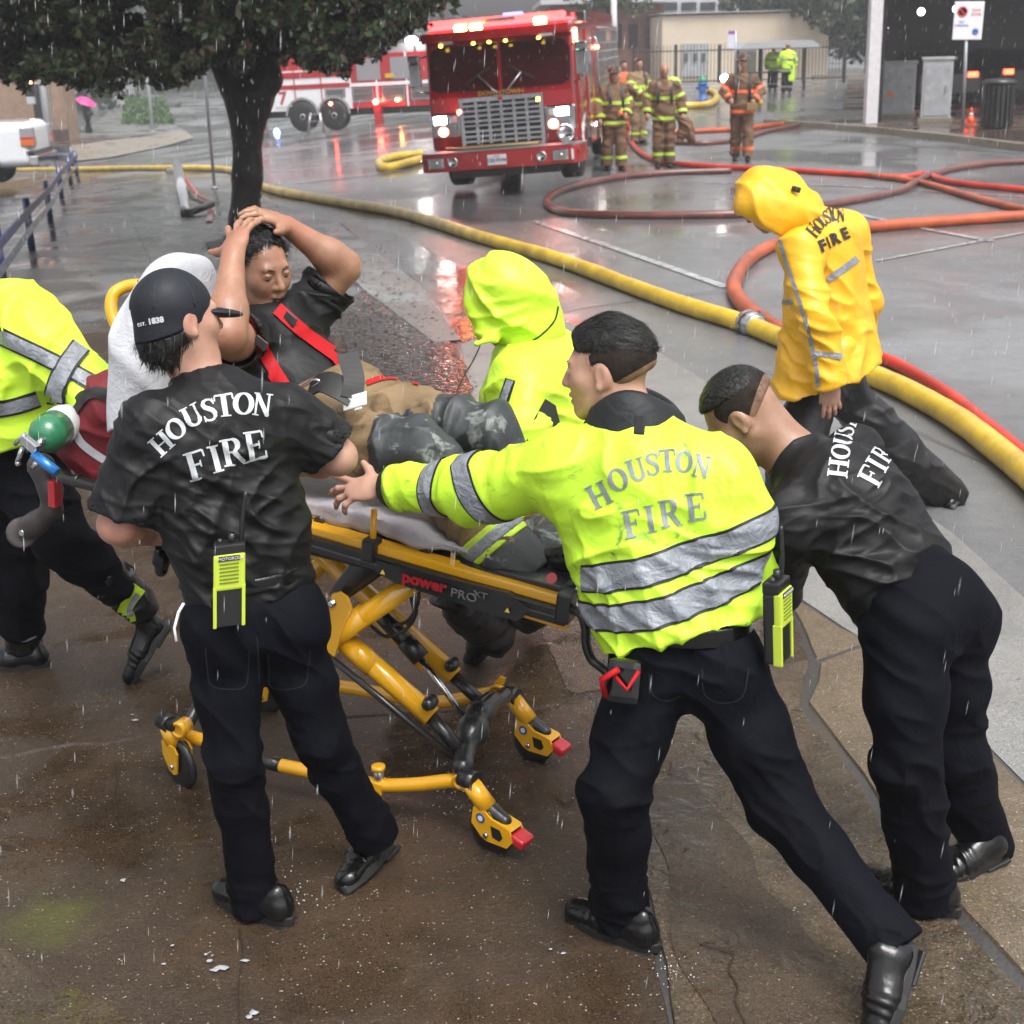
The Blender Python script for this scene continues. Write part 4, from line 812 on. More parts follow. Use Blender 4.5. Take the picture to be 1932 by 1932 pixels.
def head(s,c,f,u,sc=1.,face=True,ears=True):
    f=nrm(f); x=nrm(np.cross(f,u)); u=np.cross(x,f); M=np.stack([x,f,u]); c=np.array(c,float)
    def L(p): return c+(x*p[0]+f*p[1]+u*p[2])*sc
    def E(p,r,k=.02,mode='+'): s.ell(L(p),np.array(r)*sc,k*sc,M,mode)
    E((0,-.018,.038),(.076,.096,.082)); E((0,.028,-.010),(.064,.066,.078),.03); E((0,.040,-.062),(.050,.046,.042),.03)
    s.cone(L((0,.070,-.094)),L((0,.072,-.090)),.018*sc,.018*sc,.025*sc)
    for q in(-1,1):
        s.cone(L((.048*q,0,-.050)),L((.020*q,.066,-.092)),.020*sc,.014*sc,.03*sc)
        if face: s.cone(L((.044*q,.054,-.015)),L((.036*q,.062,-.020)),.020*sc,.02*sc,.03*sc)
    if face:
        s.cone(L((-.034,.078,.030)),L((.034,.078,.030)),.010*sc,.010*sc,.018*sc)
        for q in(-1,1): E((.031*q,.098,.012),(.017,.014,.011),.012,'-')
        for q in(-1,1): E((.031*q,.077,.010),(.0155,.0145,.0125),.006)
        s.cone(L((0,.086,.022)),L((0,.108,-.020)),.0085*sc,.0115*sc,.010*sc)
        for q in(-1,1): s.cone(L((.010*q,.100,-.024)),L((.013*q,.094,-.026)),.0085*sc,.0075*sc,.006*sc)
        s.chain([L((-.024,.080,-.055)),L((-.010,.094,-.050)),L((0,.095,-.0525)),L((.010,.094,-.050)),L((.024,.080,-.055))],[.004*sc,.007*sc,.0065*sc,.007*sc,.004*sc],.005*sc)
        s.chain([L((-.022,.080,-.061)),L((0,.092,-.068)),L((.022,.080,-.061))],[.004*sc,.008*sc,.004*sc],.006*sc)
        s.cone(L((-.020,.096,-.0585)),L((.020,.096,-.0585)),.0022*sc,.0022*sc,.003*sc,mode='-')
    if ears:
        for q in(-1,1):
            Me=np.stack([nrm(x*1.+f*.35*-q*-1*0+f*-.35*q*0+x*0+f*0),f,u]); e=L((.076*q,-.006,-.002))
            s.ell(e,np.array((.0085,.019,.031))*sc,.008*sc,M); s.ell(L((.073*q,-.016,0)),np.array((.008,.012,.026))*sc,.012*sc,M); s.ell(L((.087*q,-.001,.003)),np.array((.006,.010,.018))*sc,.006*sc,M,'-'); s.ell(L((.080*q,.004,-.028)),np.array((.006,.008,.009))*sc,.008*sc,M)
    return L,M,x,f,u
def hand(s,w,d,pn,th,curl=(.2,.3,.35,.4),spread=.12,sc=1.,thumb=(.8,.75,.1),k=.007):
    "wrist, direction, side the palm faces, thumb side"
    w=np.array(w,float); d=nrm(d); pn=np.array(pn,float); pn=nrm(pn-d*(pn@d)); t=np.cross(d,pn); t=t if t@np.array(th)>0 else -t
    M=np.stack([t,pn,d]); s.ell(w+d*.052*sc,np.array((.042,.0165,.055))*sc,.012,M); s.cone(w-d*.01,w+d*.03*sc,.027*sc,.030*sc,.02,pn,.72)
    base=[(.030,.092,.072),(.010,.098,.080),(-.011,.094,.073),(-.030,.084,.058)]; tips=[]
    for i,(a,b,L) in enumerate(base):
        p=w+(t*a+d*b)*sc; fd=nrm(d+t*spread*(1.5-i)*.9); ang=0; q=p-fd*.02*sc; pr=.0100*sc
        c=curl[i]
        for j,fr in enumerate((.45,.30,.25)):
            ang+=c*(1.,1.1,.7)[j]; dd=nrm(fd*math.cos(ang)+pn*math.sin(ang)); e=p+dd*L*fr*sc; r2=(.0092,.0082,.0068)[j]*sc*(1 if i<3 else .88); s.cone(q if j==0 else p,e,pr,r2,k); p=e; pr=r2
        tips.append(p)
    p=w+(t*.024+d*.028+pn*.004)*sc; dd=nrm(t*thumb[0]+d*thumb[1]+pn*thumb[2]); e=p+dd*.045*sc; s.cone(p,e,.0165*sc,.0118*sc,.014); d2=nrm(dd+d*.25); s.cone(e,e+d2*.030*sc,.0115*sc,.0085*sc,.008)
    return tips
def arm(s,sh,el,wr,r=(.052,.043,.028),k=.03,n=None):
    sh,el,wr=map(lambda q:np.array(q,float),(sh,el,wr)); s.cone(sh,el,r[0],r[1],k); m=el+(wr-el)*.28; s.cone(el,m,r[1],r[1]*1.02,k); s.cone(m,wr,r[1]*1.02,r[2],k)
def sleeve(s,a,b,ra,rb,k=.04,hollow=True):
    a=np.array(a,float); b=np.array(b,float); s.cone(a,b,ra,rb,k,capb=True)
    if hollow: d=nrm(b-a); s.cone(b-d*.022,b+d*.05,rb-.007,rb-.007,.003,mode='-')
def trousers(s,pv,sides,X,fr,r=(.098,.078,.068,.082),up=(0,0,1),cut=True,wrad=.15):
    "sides: (hip,knee,ankle) for each leg"
    pv=np.array(pv,float)
    s.cone(pv-X*.06,pv+X*.06,.112,.112,.06); s.cone(pv+np.array(up)*.02,pv+np.array(up)*.10,wrad-.02,wrad-.03,.05,fr,.72)
    for (h,kn,an) in sides:
        h,kn,an=map(lambda q:np.array(q,float),(h,kn,an)); s.ell(h-nrm(fr)*.045,(.095,.095,.105),.05)
        m=h*.5+kn*.5; s.cone(h,m,r[0],(r[0]+r[1])/2,.05); s.cone(m,kn,(r[0]+r[1])/2,r[1],.04); q=kn+(an-kn)*.35; s.cone(kn,q,r[1],r[2]*1.06,.03); s.cone(q,an+nrm(an-q)*.035,r[2]*1.06,r[3],.03,capb=cut)
def shoe(parent,heel,toe,up=(0,0,1),L=.30,wd=.052,high=.10,mat_=None,leg=None,name='shoe',h=.005):
    heel=np.array(heel,float); toe=np.array(toe,float); d=nrm(toe-heel); x=nrm(np.cross(d,up)); u=np.cross(x,d); M=np.stack([x,d,u])
    def P(a,b,c): return heel+d*a*L/.3+x*b+u*c
    s=SDF(h); s.cone(P(.035,0,.048),P(.14,0,.045),.040,.046,.02,u,.95); s.cone(P(.14,0,.042),P(.235,0,.034),.048,.042,.02,u,.75); s.cone(P(.034,0,.040),P(.042,0,.085),.037,.034,.015); s.cone(P(.05,0,.06),P(.055,0,high+.03) if leg is None else np.array(leg,float),.036,.044,.02); s.cone(P(.085,0,.072),P(.150,0,.056),.030,.030,.02)
    s.plane(P(0,0,.016),-u,.003)
    V,F=s.mesh(); N=vnorm(V,F); q=(V-heel)@d; V=V+N*(np.exp(-((q-.17*L/.3)/.035)**2)*np.sin(q*260)*.0022+(vnoise(V,60.)-.5)*.0016)[:,None]; o=mesh_np(name,V,F,mat_ or M_leather,parent)
    out=[]; n=26
    for i in range(n):
        a=2*math.pi*i/n; ca,sa=math.cos(a),math.sin(a); w_=.040 if ca<0 else .048; out.append(P(.135+.148*ca*(1 if abs(ca)>.0 else 1),sa*w_*(1-.18*max(0,ca)**4),.0))
    b=MB(); b.prism(out,u*.028); b.prism([P(.0,-.038,-.010),P(.0,.038,-.010),P(.09,.040,-.010),P(.09,-.040,-.010)],u*.012); so=b.build('sole',M_sole,o); md=so.modifiers.new('b','BEVEL'); md.width=.004; md.segments=2; md.limit_method='ANGLE'
    return o
# ---- letters of the printed back lettering (unit cell, height 1)
def _arc(cx,cy,rx,ry,a0,a1,n=22,w0=.1,w1=.2):
    o=[]
    for i in range(n+1):
        a=R_(a0+(a1-a0)*i/n); o.append((cx+rx*math.cos(a),cy+ry*math.sin(a),w0+(w1-w0)*abs(math.cos(a))))
    return o
def _st(x0,y0,x1,y1,w,n=12): return [(x0+(x1-x0)*i/n,y0+(y1-y0)*i/n,w) for i in range(n+1)]
def _sf(x,y,w=.30): return _st(x-w/2,y,x+w/2,y,.065,4)
GL={'H':(.84,[_st(.17,0,.17,1,.19),_st(.67,0,.67,1,.19),_st(.2,.5,.66,.5,.085),_sf(.17,.03,.36),_sf(.17,.97,.36),_sf(.67,.03,.36),_sf(.67,.97,.36)]),
'O':(.82,[_arc(.41,.5,.30,.445,0,360,36,.085,.2)]),
'U':(.80,[_st(.19,1,.19,.33,.19),_arc(.41,.33,.22,.28,180,360,16,.12,.15),_st(.63,.33,.63,1,.09),_sf(.19,.97,.36),_sf(.63,.97,.28)]),
'S':(.64,[[(x,y,w) for x,y,w in [(.56,.70,.05),(.55,.84,.09),(.46,.93,.09),(.32,.955,.10),(.18,.90,.14),(.13,.78,.17),(.18,.66,.18),(.32,.56,.19),(.46,.45,.19),(.52,.32,.18),(.51,.18,.16),(.42,.08,.11),(.30,.045,.10),(.17,.08,.09),(.09,.18,.08),(.07,.31,.05)]],_st(.57,.70,.57,.97,.05,4),_st(.07,.03,.07,.3,.05,4)]),
'T':(.74,[_st(.37,0,.37,1,.19),_st(.05,.96,.69,.96,.09),_st(.06,.96,.04,.72,.06,4),_st(.68,.96,.70,.72,.06,4),_sf(.37,.03,.38)]),
'N':(.82,[_st(.15,0,.15,1,.085),_st(.15,.95,.66,.04,.19),_st(.66,0,.66,1,.085),_sf(.15,.03,.28),_sf(.12,.97,.24),_sf(.66,.97,.28)]),
'F':(.72,[_st(.19,0,.19,1,.19),_st(.19,.955,.63,.955,.09),_st(.2,.52,.48,.52,.085),_st(.64,.96,.65,.72,.06,4),_st(.49,.40,.49,.64,.05,4),_sf(.19,.03,.38),_sf(.16,.97,.3)]),
'I':(.42,[_st(.21,0,.21,1,.19),_sf(.21,.03,.38),_sf(.21,.97,.38)]),
'R':(.82,[_st(.19,0,.19,1,.19),_st(.19,.955,.42,.955,.08,6),_arc(.42,.735,.18,.22,90,-90,14,.08,.19),_st(.19,.51,.42,.51,.08,6),_st(.42,.52,.68,.06,.18,8),_sf(.19,.03,.36),_sf(.15,.97,.3),_sf(.73,.03,.22)]),
'E':(.74,[_st(.19,0,.19,1,.19),_st(.19,.955,.64,.955,.09),_st(.19,.045,.66,.045,.09),_st(.2,.52,.48,.52,.085),_st(.65,.96,.655,.74,.06,4),_st(.67,.04,.685,.28,.06,4),_st(.49,.40,.49,.64,.05,4),_sf(.16,.03,.3),_sf(.16,.97,.3)])}
def strands(name,V,F,n,ln,wd,comb,mt,parent,lift=.25,seed=1,mask=None,noise=.35):
    "separate wet locks lying along a combed direction"
    N=vnorm(V,F); r=np.random.RandomState(seed); w_=np.ones(len(V)) if mask is None else np.clip(mask(V),0,1)**1.5
    if w_.sum()<=0: return None
    i=r.choice(len(V),n,p=w_/w_.sum()); P=V[i]+r.randn(n,3)*.0015; Nn=N[i]; c=comb(P) if callable(comb) else np.tile(nrm(comb),(n,1))
    flow=np.stack([vnoise(P,26.,3),vnoise(P,26.,11),vnoise(P,26.,19)],1)-.5; c=c+flow*noise*2+r.randn(n,3)*noise*.25; c=c-Nn*(c*Nn).sum(1)[:,None]; c/=np.linalg.norm(c,axis=1)[:,None]+1e-9
    L=(ln*(.6+.8*r.rand(n)))[:,None]; sd_=np.cross(c,Nn); k=3; rows=[]
    for j in range(k+1):
        t=j/k; q=P+c*L*t+Nn*(L*lift*(t-t*t*1.25)+.0008); ww=wd*(1-t*.85)*.5; rows+=[q-sd_*ww,q+sd_*ww]
    A=np.stack(rows,1).reshape(-1,3); b=np.arange(n)[:,None]*(2*(k+1)); Fq=np.concatenate([b+np.array([[2*j,2*j+1,2*j+3,2*j+2]]) for j in range(k)])
    return mesh_np(name,A,Fq,mt,parent)
def bvh(o):
    v=np.empty(len(o.data.vertices)*3,np.float32); o.data.vertices.foreach_get('co',v); v=v.reshape(-1,3)+ORG[o.name].astype(np.float32); return BVHTree.FromPolygons([Vector(p) for p in v],[tuple(p.vertices) for p in o.data.polygons])
def cast(tree,x,y,off):
    d=ray(x,y); h=tree.ray_cast(Vector(CAM),Vector(nrm(d)))
    if h[0] is None: return None
    n=h[1]; n=n if n.dot(Vector(d))<0 else -n; return np.array(h[0]+n*off)
def letter(tree,ch,cx,cy,wd,ht,ang,mt,parent,sl=0.,off=.0022,name='printed_letter'):
    W,strokes=GL[ch]; a=R_(ang); X=(math.cos(a),-math.sin(a)); Y=(-math.sin(a),-math.cos(a)); vs=[];fs=[]
    for si,st in enumerate(strokes):
        rows=[]
        for i,(x,y,w_) in enumerate(st):
            q0=st[max(i-1,0)]; q1=st[min(i+1,len(st)-1)]; dx,dy=q1[0]-q0[0],q1[1]-q0[1]; l=math.hypot(dx,dy)+1e-9; nx,ny=-dy/l,dx/l; row=[]
            for sgn in(-1,0,1):
                gx=(x+nx*w_/2*sgn)/W-.5; gy=y+ny*w_/2*sgn*(.9)-.5; px=cx+(gx*wd+gy*ht*sl)*X[0]+gy*ht*Y[0]; py=cy+(gx*wd+gy*ht*sl)*X[1]+gy*ht*Y[1]; row.append(cast(tree,px,py,off+si*.00025))
            rows.append(row)
        for i in range(len(rows)-1):
            for k in(0,1):
                q=[rows[i][k],rows[i][k+1],rows[i+1][k+1],rows[i+1][k]]
                if any(v is None for v in q): continue
                if max(np.linalg.norm(q[0]-q[2]),np.linalg.norm(q[1]-q[3]))>.06: continue
                b=len(vs); vs+=q; fs.append((b,b+1,b+2,b+3))
    if not vs: return None
    return mesh_np(name,np.array(vs),np.array(fs),mt,parent,smooth=False)
def decal(tree,s,cx,cy,ht,ang,mt,parent,off=.002,bold=.0,name='lettering',sx=1.,shear=0.):
    cu=bpy.data.curves.new('t','FONT'); cu.body=s; cu.size=1; cu.align_x='CENTER'; cu.align_y='CENTER'; cu.offset=bold; cu.resolution_u=3; cu.fill_mode='BOTH'
    to=bpy.data.objects.new('t',cu); COL.objects.link(to); dg=bpy.context.evaluated_depsgraph_get(); me=bpy.data.meshes.new_from_object(to.evaluated_get(dg)); bpy.data.objects.remove(to); bpy.data.curves.remove(cu)
    a=R_(ang); bad=[]
    for v in me.vertices:
        gx,gy=(v.co.x+v.co.y*shear)*ht*sx,v.co.y*ht; px=cx+gx*math.cos(a)-gy*math.sin(a); py=cy-gx*math.sin(a)-gy*math.cos(a); p=cast(tree,px,py,off)
        v.co=Vector((p-ORG[parent.name]) if p is not None else (0,0,-50))
        if p is None: bad.append(v.index)
    me.name=name; me.materials.clear(); o=link(name,me,mt,parent)
    if bad:
        bm=bmesh.new(); bm.from_mesh(me); bm.verts.ensure_lookup_table(); bmesh.ops.delete(bm,geom=[bm.verts[i] for i in bad],context='VERTS'); bm.to_mesh(me); bm.free()
    return o
def ribbon(name,pts,wd,nm,mt,parent,th=.003,n=6):
    P=spline(pts,n); N_=spline([nrm(q) for q in nm],n); b=MB(); vs=[];fs=[]
    for i,p in enumerate(P):
        d=nrm(P[min(i+1,len(P)-1)]-P[max(i-1,0)]); s_=nrm(np.cross(d,N_[i])); nn=nrm(np.cross(s_,d)); vs+=[p-s_*wd/2,p+s_*wd/2,p+s_*wd/2+nn*th,p-s_*wd/2+nn*th]
    for i in range(len(P)-1):
        for k in range(4): fs.append((i*4+k,i*4+(k+1)%4,i*4+4+(k+1)%4,i*4+4+k))
    b._add(vs,fs); return b.build(name,mt,parent)
def surf_ribbon(name,tree,px,wd,mt,parent,off=.004,n=8):
    "a strap laid on a surface along seen places"
    P=spline([np.array(p,float) for p in px],n); vs=[];fs=[]
    for i,p in enumerate(P):
        d=P[min(i+1,len(P)-1)]-P[max(i-1,0)]; d=d/ (np.linalg.norm(d)+1e-9); s_=np.array([-d[1],d[0]])*wd/2
        for q in(-1,-.33,.33,1):
            c=cast(tree,p[0]+s_[0]*q,p[1]+s_[1]*q,off); vs.append(c)
    for i in range(len(P)-1):
        for k in range(3):
            q=[i*4+k,i*4+k+1,i*4+5+k,i*4+4+k]
            if any(vs[j] is None for j in q): continue
            if max(np.linalg.norm(vs[q[0]]-vs[q[2]]),np.linalg.norm(vs[q[1]]-vs[q[3]]))>.12: continue
            fs.append(q)
    V=np.array([v if v is not None else np.array([0,0,-50.]) for v in vs]); used=sorted({j for q in fs for j in q}); mp={j:i for i,j in enumerate(used)}
    if not fs: return None
    return mesh_np(name,V[used],np.array([[mp[j] for j in q] for q in fs]),mt,parent)
def lens(*a):
    return [round(float(np.linalg.norm(np.array(a[i+1])-np.array(a[i]))),2) for i in range(len(a)-1)]
# ------------------------------------------------------------ fire engine
M_red=mat('fire_red_paint',(.36,.006,.012),.25,coat=1,coatr=.1,var=.12,vscale=1.5); M_chr=mat('chrome',(.62,.62,.64),.12,metal=1,rvar=.06,vscale=9); M_chd=mat('dull_chrome',(.42,.42,.45),.3,metal=1)
M_ws=mat('dark_windscreen',(.05,.004,.007),.10,coat=.5); M_gold=mat('gold_leaf',(.75,.5,.08),.35); M_lw=mat('lit_headlamp',(1,1,1),.3,emit=(1,.93,.88),es=26); M_lr=mat('lit_red_lamp',(1,.1,.05),.3,emit=(1,.10,.05),es=34); M_lo=mat('lit_amber_lamp',(1,.5,.1),.3,emit=(1,.42,.10),es=40); M_ly=mat('lit_marker_lamp',(1,.7,.1),.3,emit=(1,.72,.08),es=6)
M_lbar=mat('lit_red_lightbar',(.7,.02,.02),.2,emit=(1,.03,.03),es=7); M_grey2=mat('grey_panel',(.3,.3,.32),.4,metal=.4); M_white=mat('white_paint',(.72,.72,.74),.3,coat=.6); M_clear=mat('lamp_lens_clear',(.6,.6,.62),.1,metal=.3,coat=1)
M_lred=mat('lamp_lens_red',(.4,.01,.01),.15,coat=1)
def wheel(parent,c,ax,r,wd,hub=M_chr,rimr=.56,name='wheel'):
    c=np.array(c,float); ax=nrm(ax); o=MB().lathe(c,ax,[(0,r*.55),(0,r*.93),(wd*.1,r),(wd*.9,r),(wd,r*.93),(wd,r*.55)],28).build(name,M_tyre,parent)
    b=MB().lathe(c+ax*wd*.3,ax,[(wd*.66,r*.05),(wd*.72,r*.2),(wd*.55,r*.25),(wd*.35,r*.42),(wd*.62,r*rimr),(wd*.4,r*rimr*1.03),(0,r*rimr)],24); s_,u_,d_=frame(ax)
    for k in range(8):
        a=k*math.pi/4; b.cyl(c+ax*wd*.62+(s_*math.cos(a)+u_*math.sin(a))*r*.33,c+ax*wd*.74+(s_*math.cos(a)+u_*math.sin(a))*r*.33,r*.04,6)
    b.build('rim',hub,o); return o
def fire_engine():
    t=thing('fire_engine','red fire engine facing the street with grille and warning lights lit','fire engine',(0,0,0))
    X,Yv,Z=V3(1,0,0),V3(0,1,0),V3(0,0,1)
    b=MB()  # cab shell with a raked upper front
    prof=[(-0.02,.80),(-.05,1.0),(-.02,1.70),(.10,2.60),(.22,2.86),(.5,2.92),(3.4,2.92),(3.4,.55),(1.9,.55),(1.75,.95),(1.1,1.22),(.55,1.1),(.25,.75)]
    b.prism([V3(-1.22,y,z) for y,z in prof],V3(2.44,0,0)); o=b.build('cab',M_red,t)
    md=o.modifiers.new('b','BEVEL'); md.width=.05; md.segments=3; md.limit_method='ANGLE'
    b=MB(); b.box(V3(0,-.02,2.74),(1.24,.18,.09),bev=.05); b.build('visor',M_red,t)
    # windscreen two panes
    def wz(z): return -.035+(z-1.70)*.133
    for s in(-1,1):
        pts=[]
        out=[(.03,1.80),(1.02,1.80),(1.14,1.86),(1.17,2.0),(1.17,2.4),(1.10,2.53),(1.0,2.58),(.03,2.58)]
        MB().prism([V3(u*s,wz(z)-.012+.05*max(0,u-.75)**2,z) for u,z in out],V3(0,.03,0)).build('windscreen_pane',M_ws,t)
    MB().prism([V3(-.022,wz(1.8)-.02,1.79),V3(.022,wz(1.8)-.02,1.79),V3(.022,wz(2.58)-.02,2.58),V3(-.022,wz(2.58)-.02,2.58)],V3(0,.03,0)).build('windscreen_divider',M_red,t)
    for s in(-1,1):
        p=V3(.12*s,wz(1.82)-.04,1.78); q=V3(-.17*s+.02,wz(2.02)-.04,2.07) if s>0 else V3(.2,wz(2.05)-.04,2.06)
        q=V3(.36*s,wz(2.05)-.045,2.06); w_=MB().tube([V3(.05*s,wz(1.8)-.05,1.74),p,q],.012,6).build('wiper',M_chd,t); d=nrm(q-p); MB().box(q,(.24,.008,.016),V3(d[0]*.6+.35*s,0,-.45),Yv).build('blade',M_blk,w_)
        textobj('DOWNTOWN',.10,V3(0,-.062,1.735),X,Z,M_gold,t,sx=1.15,bold=.003)
    # grille
    b=MB(); b.box(V3(0,-.07,1.24),(.66,.05,.40),bev=.02); b.build('grille_backing',mat('grille_black',(.01,.008,.008),.4),t)
    b=MB()
    for (c,h) in((V3(0,-.12,1.645),(.70,.035,.045)),(V3(0,-.12,.83),(.68,.03,.04)),(V3(-.665,-.12,1.24),(.035,.03,.40)),(V3(.665,-.12,1.24),(.035,.03,.40)),(V3(0,-.125,1.20),(.63,.02,.022))): b.box(c,h,bev=.01)
    b.build('grille_surround',M_chr,t)
    MB().prism([V3(-.26,-.15,1.60),V3(.26,-.15,1.60),V3(.1,-.15,1.70),V3(-.1,-.15,1.70)],V3(0,.03,0)).build('grille_badge_plate',M_chr,t); MB().ball(V3(0,-.16,1.645),.035,10,sc=(1.6,.3,.8)).build('badge',M_lred,t)
    for k in range(5): MB().box(V3(-.42+.21*k,-.125,1.235),(.028,.018,.375),bev=.006).build('grille_column',M_chr,t)
    for k in range(8):
        z=.925+k*.088
        if abs(z-1.20)>.02: MB().box(V3(0,-.128,z),(.63,.012,.019)).build('grille_bar',M_chr,t)
    for s in(-1,1):
        hl=MB().box(V3(.96*s,-.06,1.235),(.255,.05,.215),bev=.05).build('headlight_bezel',M_chr,t)
        lit=[(.04,.10,M_lw,.115,.078),(.10,-.10,M_lr,.075,.07)]
        MB().box(V3(.96*s,-.112,1.235),(.23,.012,.19),bev=.012).build('lamp_recess',M_chd,hl)
        MB().box(V3((.96+.06)*s+(-.02 if s<0 else -.02),-.125,1.335),(.105,.02,.068),bev=.02).build('lit_lamp',M_lw,hl)
        MB().box(V3(.82*s,-.125,1.33),(.055,.018,.06),bev=.02).build('lamp',M_clear,hl)
        MB().lathe(V3(1.0*s if s<0 else .84,-.105,1.13),-Yv,[(0,.085),(.03,.08),(.04,.05),(.042,.001)],16).build('warning_lamp',M_lr,hl)
        MB().box(V3(.80*s if s<0 else 1.05,-.125,1.13),(.085,.018,.065),bev=.02).build('lamp',M_chd,hl)
        # upper brackets, mirror
        MB().box(V3(.82*s,-.13,2.67),(.115,.06,.055),bev=.012).build('roof_lamp_box',M_clear,t)
    for u,z in((-.57,2.85),(-.31,2.85),(.74,2.87)):
        MB().box(V3(u,-.12,z),(.095,.06,.07),bev=.03).build('amber_beacon',M_lo,t)
    for u in(-.90,-.36,-.10,.17,.71): MB().ball(V3(u,-.205,2.60),.028,10,sc=(1.2,.6,.9)).build('marker_lamp',M_ly,t)
    MB().box(V3(0,.1,2.965),(1.12,.16,.05),bev=.03).build('lightbar',M_lbar,t); MB().box(V3(.08,-.07,2.965),(.26,.03,.035),bev=.01).build('lightbar_centre',M_grey2,t)
    MB().box(V3(.25,.3,3.03),(.16,.05,.04),bev=.01).build('blue_lamp',mat('lit_blue_lamp',(.1,.1,.8),.3,emit=(.2,.25,1),es=2),t)
    # bumper
    b=MB(); n=12
    outl=[(-1.36,-.25),(-1.30,-.62),(-1.2,-.68),(1.2,-.68),(1.30,-.62),(1.36,-.25),(1.36,.02),(-1.36,.02)]
    b.prism([V3(u,y,.47) for u,y in outl],V3(0,0,.32)); o=b.build('bumper',M_red,t); md=o.modifiers.new('b','BEVEL'); md.width=.02; md.segments=2; md.limit_method='ANGLE'
    MB().prism([V3(u*1.005,y*1.005,.79) for u,y in outl],V3(0,0,.015)).build('bumper_deck',mat('tread_plate',(.45,.45,.47),.35,metal=.9,bump=.4,bscale=30),t)
    MB().box(V3(-.05,-.69,.625),(.155,.01,.088),bev=.004).build('number_plate',mat('plate_white',(.72,.72,.75),.35),t); textobj('125-9194',.082,V3(-.05,-.702,.615),X,Z,mat('plate_ink',(.05,.05,.12),.5),t,bold=.002,name='plate_number'); textobj('TEXAS',.035,V3(-.05,-.702,.685),X,Z,mat('plate_red',(.4,.03,.05),.5),t,name='plate_state')
    for u in(-1.06,.99):
        MB().box(V3(u,-.685,.63),(.13,.02,.095),bev=.015).build('siren_frame',M_chr,t); MB().box(V3(u,-.70,.63),(.095,.012,.065),bev=.01).build('siren_grille',M_chd,t); MB().ball(V3(u+.01,-.715,.63),.035,10).build('siren_cone',M_chr,t)
    for u in(-.78,.68):
        MB().lathe(V3(u,-.68,.63),-Yv,[(0,.085),(.025,.085),(.03,.07),(.012,.05),(.01,.001)],20).build('fog_lamp',M_chr,t)
    textobj('1',.24,V3(1.19,-.715,.62),X,Z,M_white,t,bold=.006,name='number_one')
    MB().lathe(V3(1.07,-.42,.98),-Yv,[(-.22,.05),(-.1,.1),(0,.135),(.03,.15),(.05,.14),(.05,.105),(.04,.1),(.045,.001)],24).build('round_siren',M_chr,t)
    MB().box(V3(1.07,-.4,.86),(.06,.1,.06)).build('siren_foot',M_chr,t)
    for s in(-1,1):
        MB().box(V3(1.31*s,-.66,.66),(.012,.03,.03)).build('corner_reflector',M_lred,t)
    MB().tube([V3(-.95,-.3,.84),V3(-.6,-.42,.83),V3(.1,-.4,.84),V3(.6,-.3,.83)],.03,8).build('bumper_hose',mat('pre_hose',(.25,.2,.1),.6),t)
    MB().ball(V3(-.70,-.17,1.46),.035,10).build('small_red_lamp',M_lr,t); MB().box(V3(.62,-.17,1.57),(.025,.02,.03)).build('small_yellow_lamp',M_ly,t)
    MB().box(V3(0,1.0,.42),(.9,1.2,.12)).build('underbody',M_blk,t); MB().ball(V3(.35,-.1,.42),.06,10).build('low_red_lamp',M_lr,t)
    for s in(-1,1):
        wheel(t,V3(.80*s if s>0 else -1.15,1.12,.56),X,.50,.35)
        wheel(t,V3(.80*s if s>0 else -1.15,6.6,.53),X,.53,.35)
        # fender
        fb=MB(); pr_=[(1.12+.66*math.cos(a),.55+.66*math.sin(a)) for a in [math.pi*k/10 for k in range(11)]]; pr2=[(1.12+.6*math.cos(a),.55+.6*math.sin(a)) for a in [math.pi*k/10 for k in range(10,-1,-1)]]
        fb.prism([V3(1.20*s,y,z) for y,z in pr_+pr2],V3(.07*s,0,0)); fb.build('wheel_arch',M_chr,t)
        # mirrors on arms
        m_=MB().tube([V3(1.2*s,.05,2.45),V3(1.42*s,-.12,2.40),V3(1.42*s,-.12,1.9),V3(1.2*s,.05,1.8)],.018,7).build('mirror_arm',M_chr,t)
        MB().box(V3(1.38*s,-.15,2.14),(.10,.06,.21),bev=.03).build('mirror_housing',M_chr,m_); MB().box(V3(1.38*s,-.16,2.42),(.10,.06,.065),bev=.03).build('mirror_convex',M_chr,m_)
        MB().box(V3(1.235*s,.75,1.62),(.012,.42,.85)).build('cab_door',M_red,t); MB().box(V3(1.25*s,.75,2.12),(.008,.32,.3)).build('door_window',M_ws,t); MB().box(V3(1.25*s,1.05,1.55),(.012,.06,.02)).build('door_handle',M_chr,t)
        MB().box(V3(1.235*s,2.5,1.75),(.012,.5,.95)).build('rear_cab_door',M_red,t); MB().box(V3(1.25*s,2.5,2.15),(.008,.36,.3)).build('door_window',M_ws,t)
        MB().tube([V3(1.28*s,1.35,1.2),V3(1.31*s,1.35,1.25),V3(1.31*s,1.35,2.3),V3(1.28*s,1.35,2.35)],.018,7).build('grab_rail',M_chr,t)
        MB().tube([V3(1.28*s,3.25,1.2),V3(1.31*s,3.25,1.25),V3(1.31*s,3.25,2.5),V3(1.28*s,3.25,2.55)],.018,7).build('grab_rail',M_chr,t)
        MB().box(V3(1.243*s,4.6,1.25),(.012,5.0*.0+.9,.13)).build('white_stripe',M_white,t)
    body=MB(); body.box(V3(0,6.3,1.75),(1.22,2.8,1.02),bev=.02); body.box(V3(0,6.3,2.9),(1.15,2.7,.14)); body.build('rear_body',M_red,t)
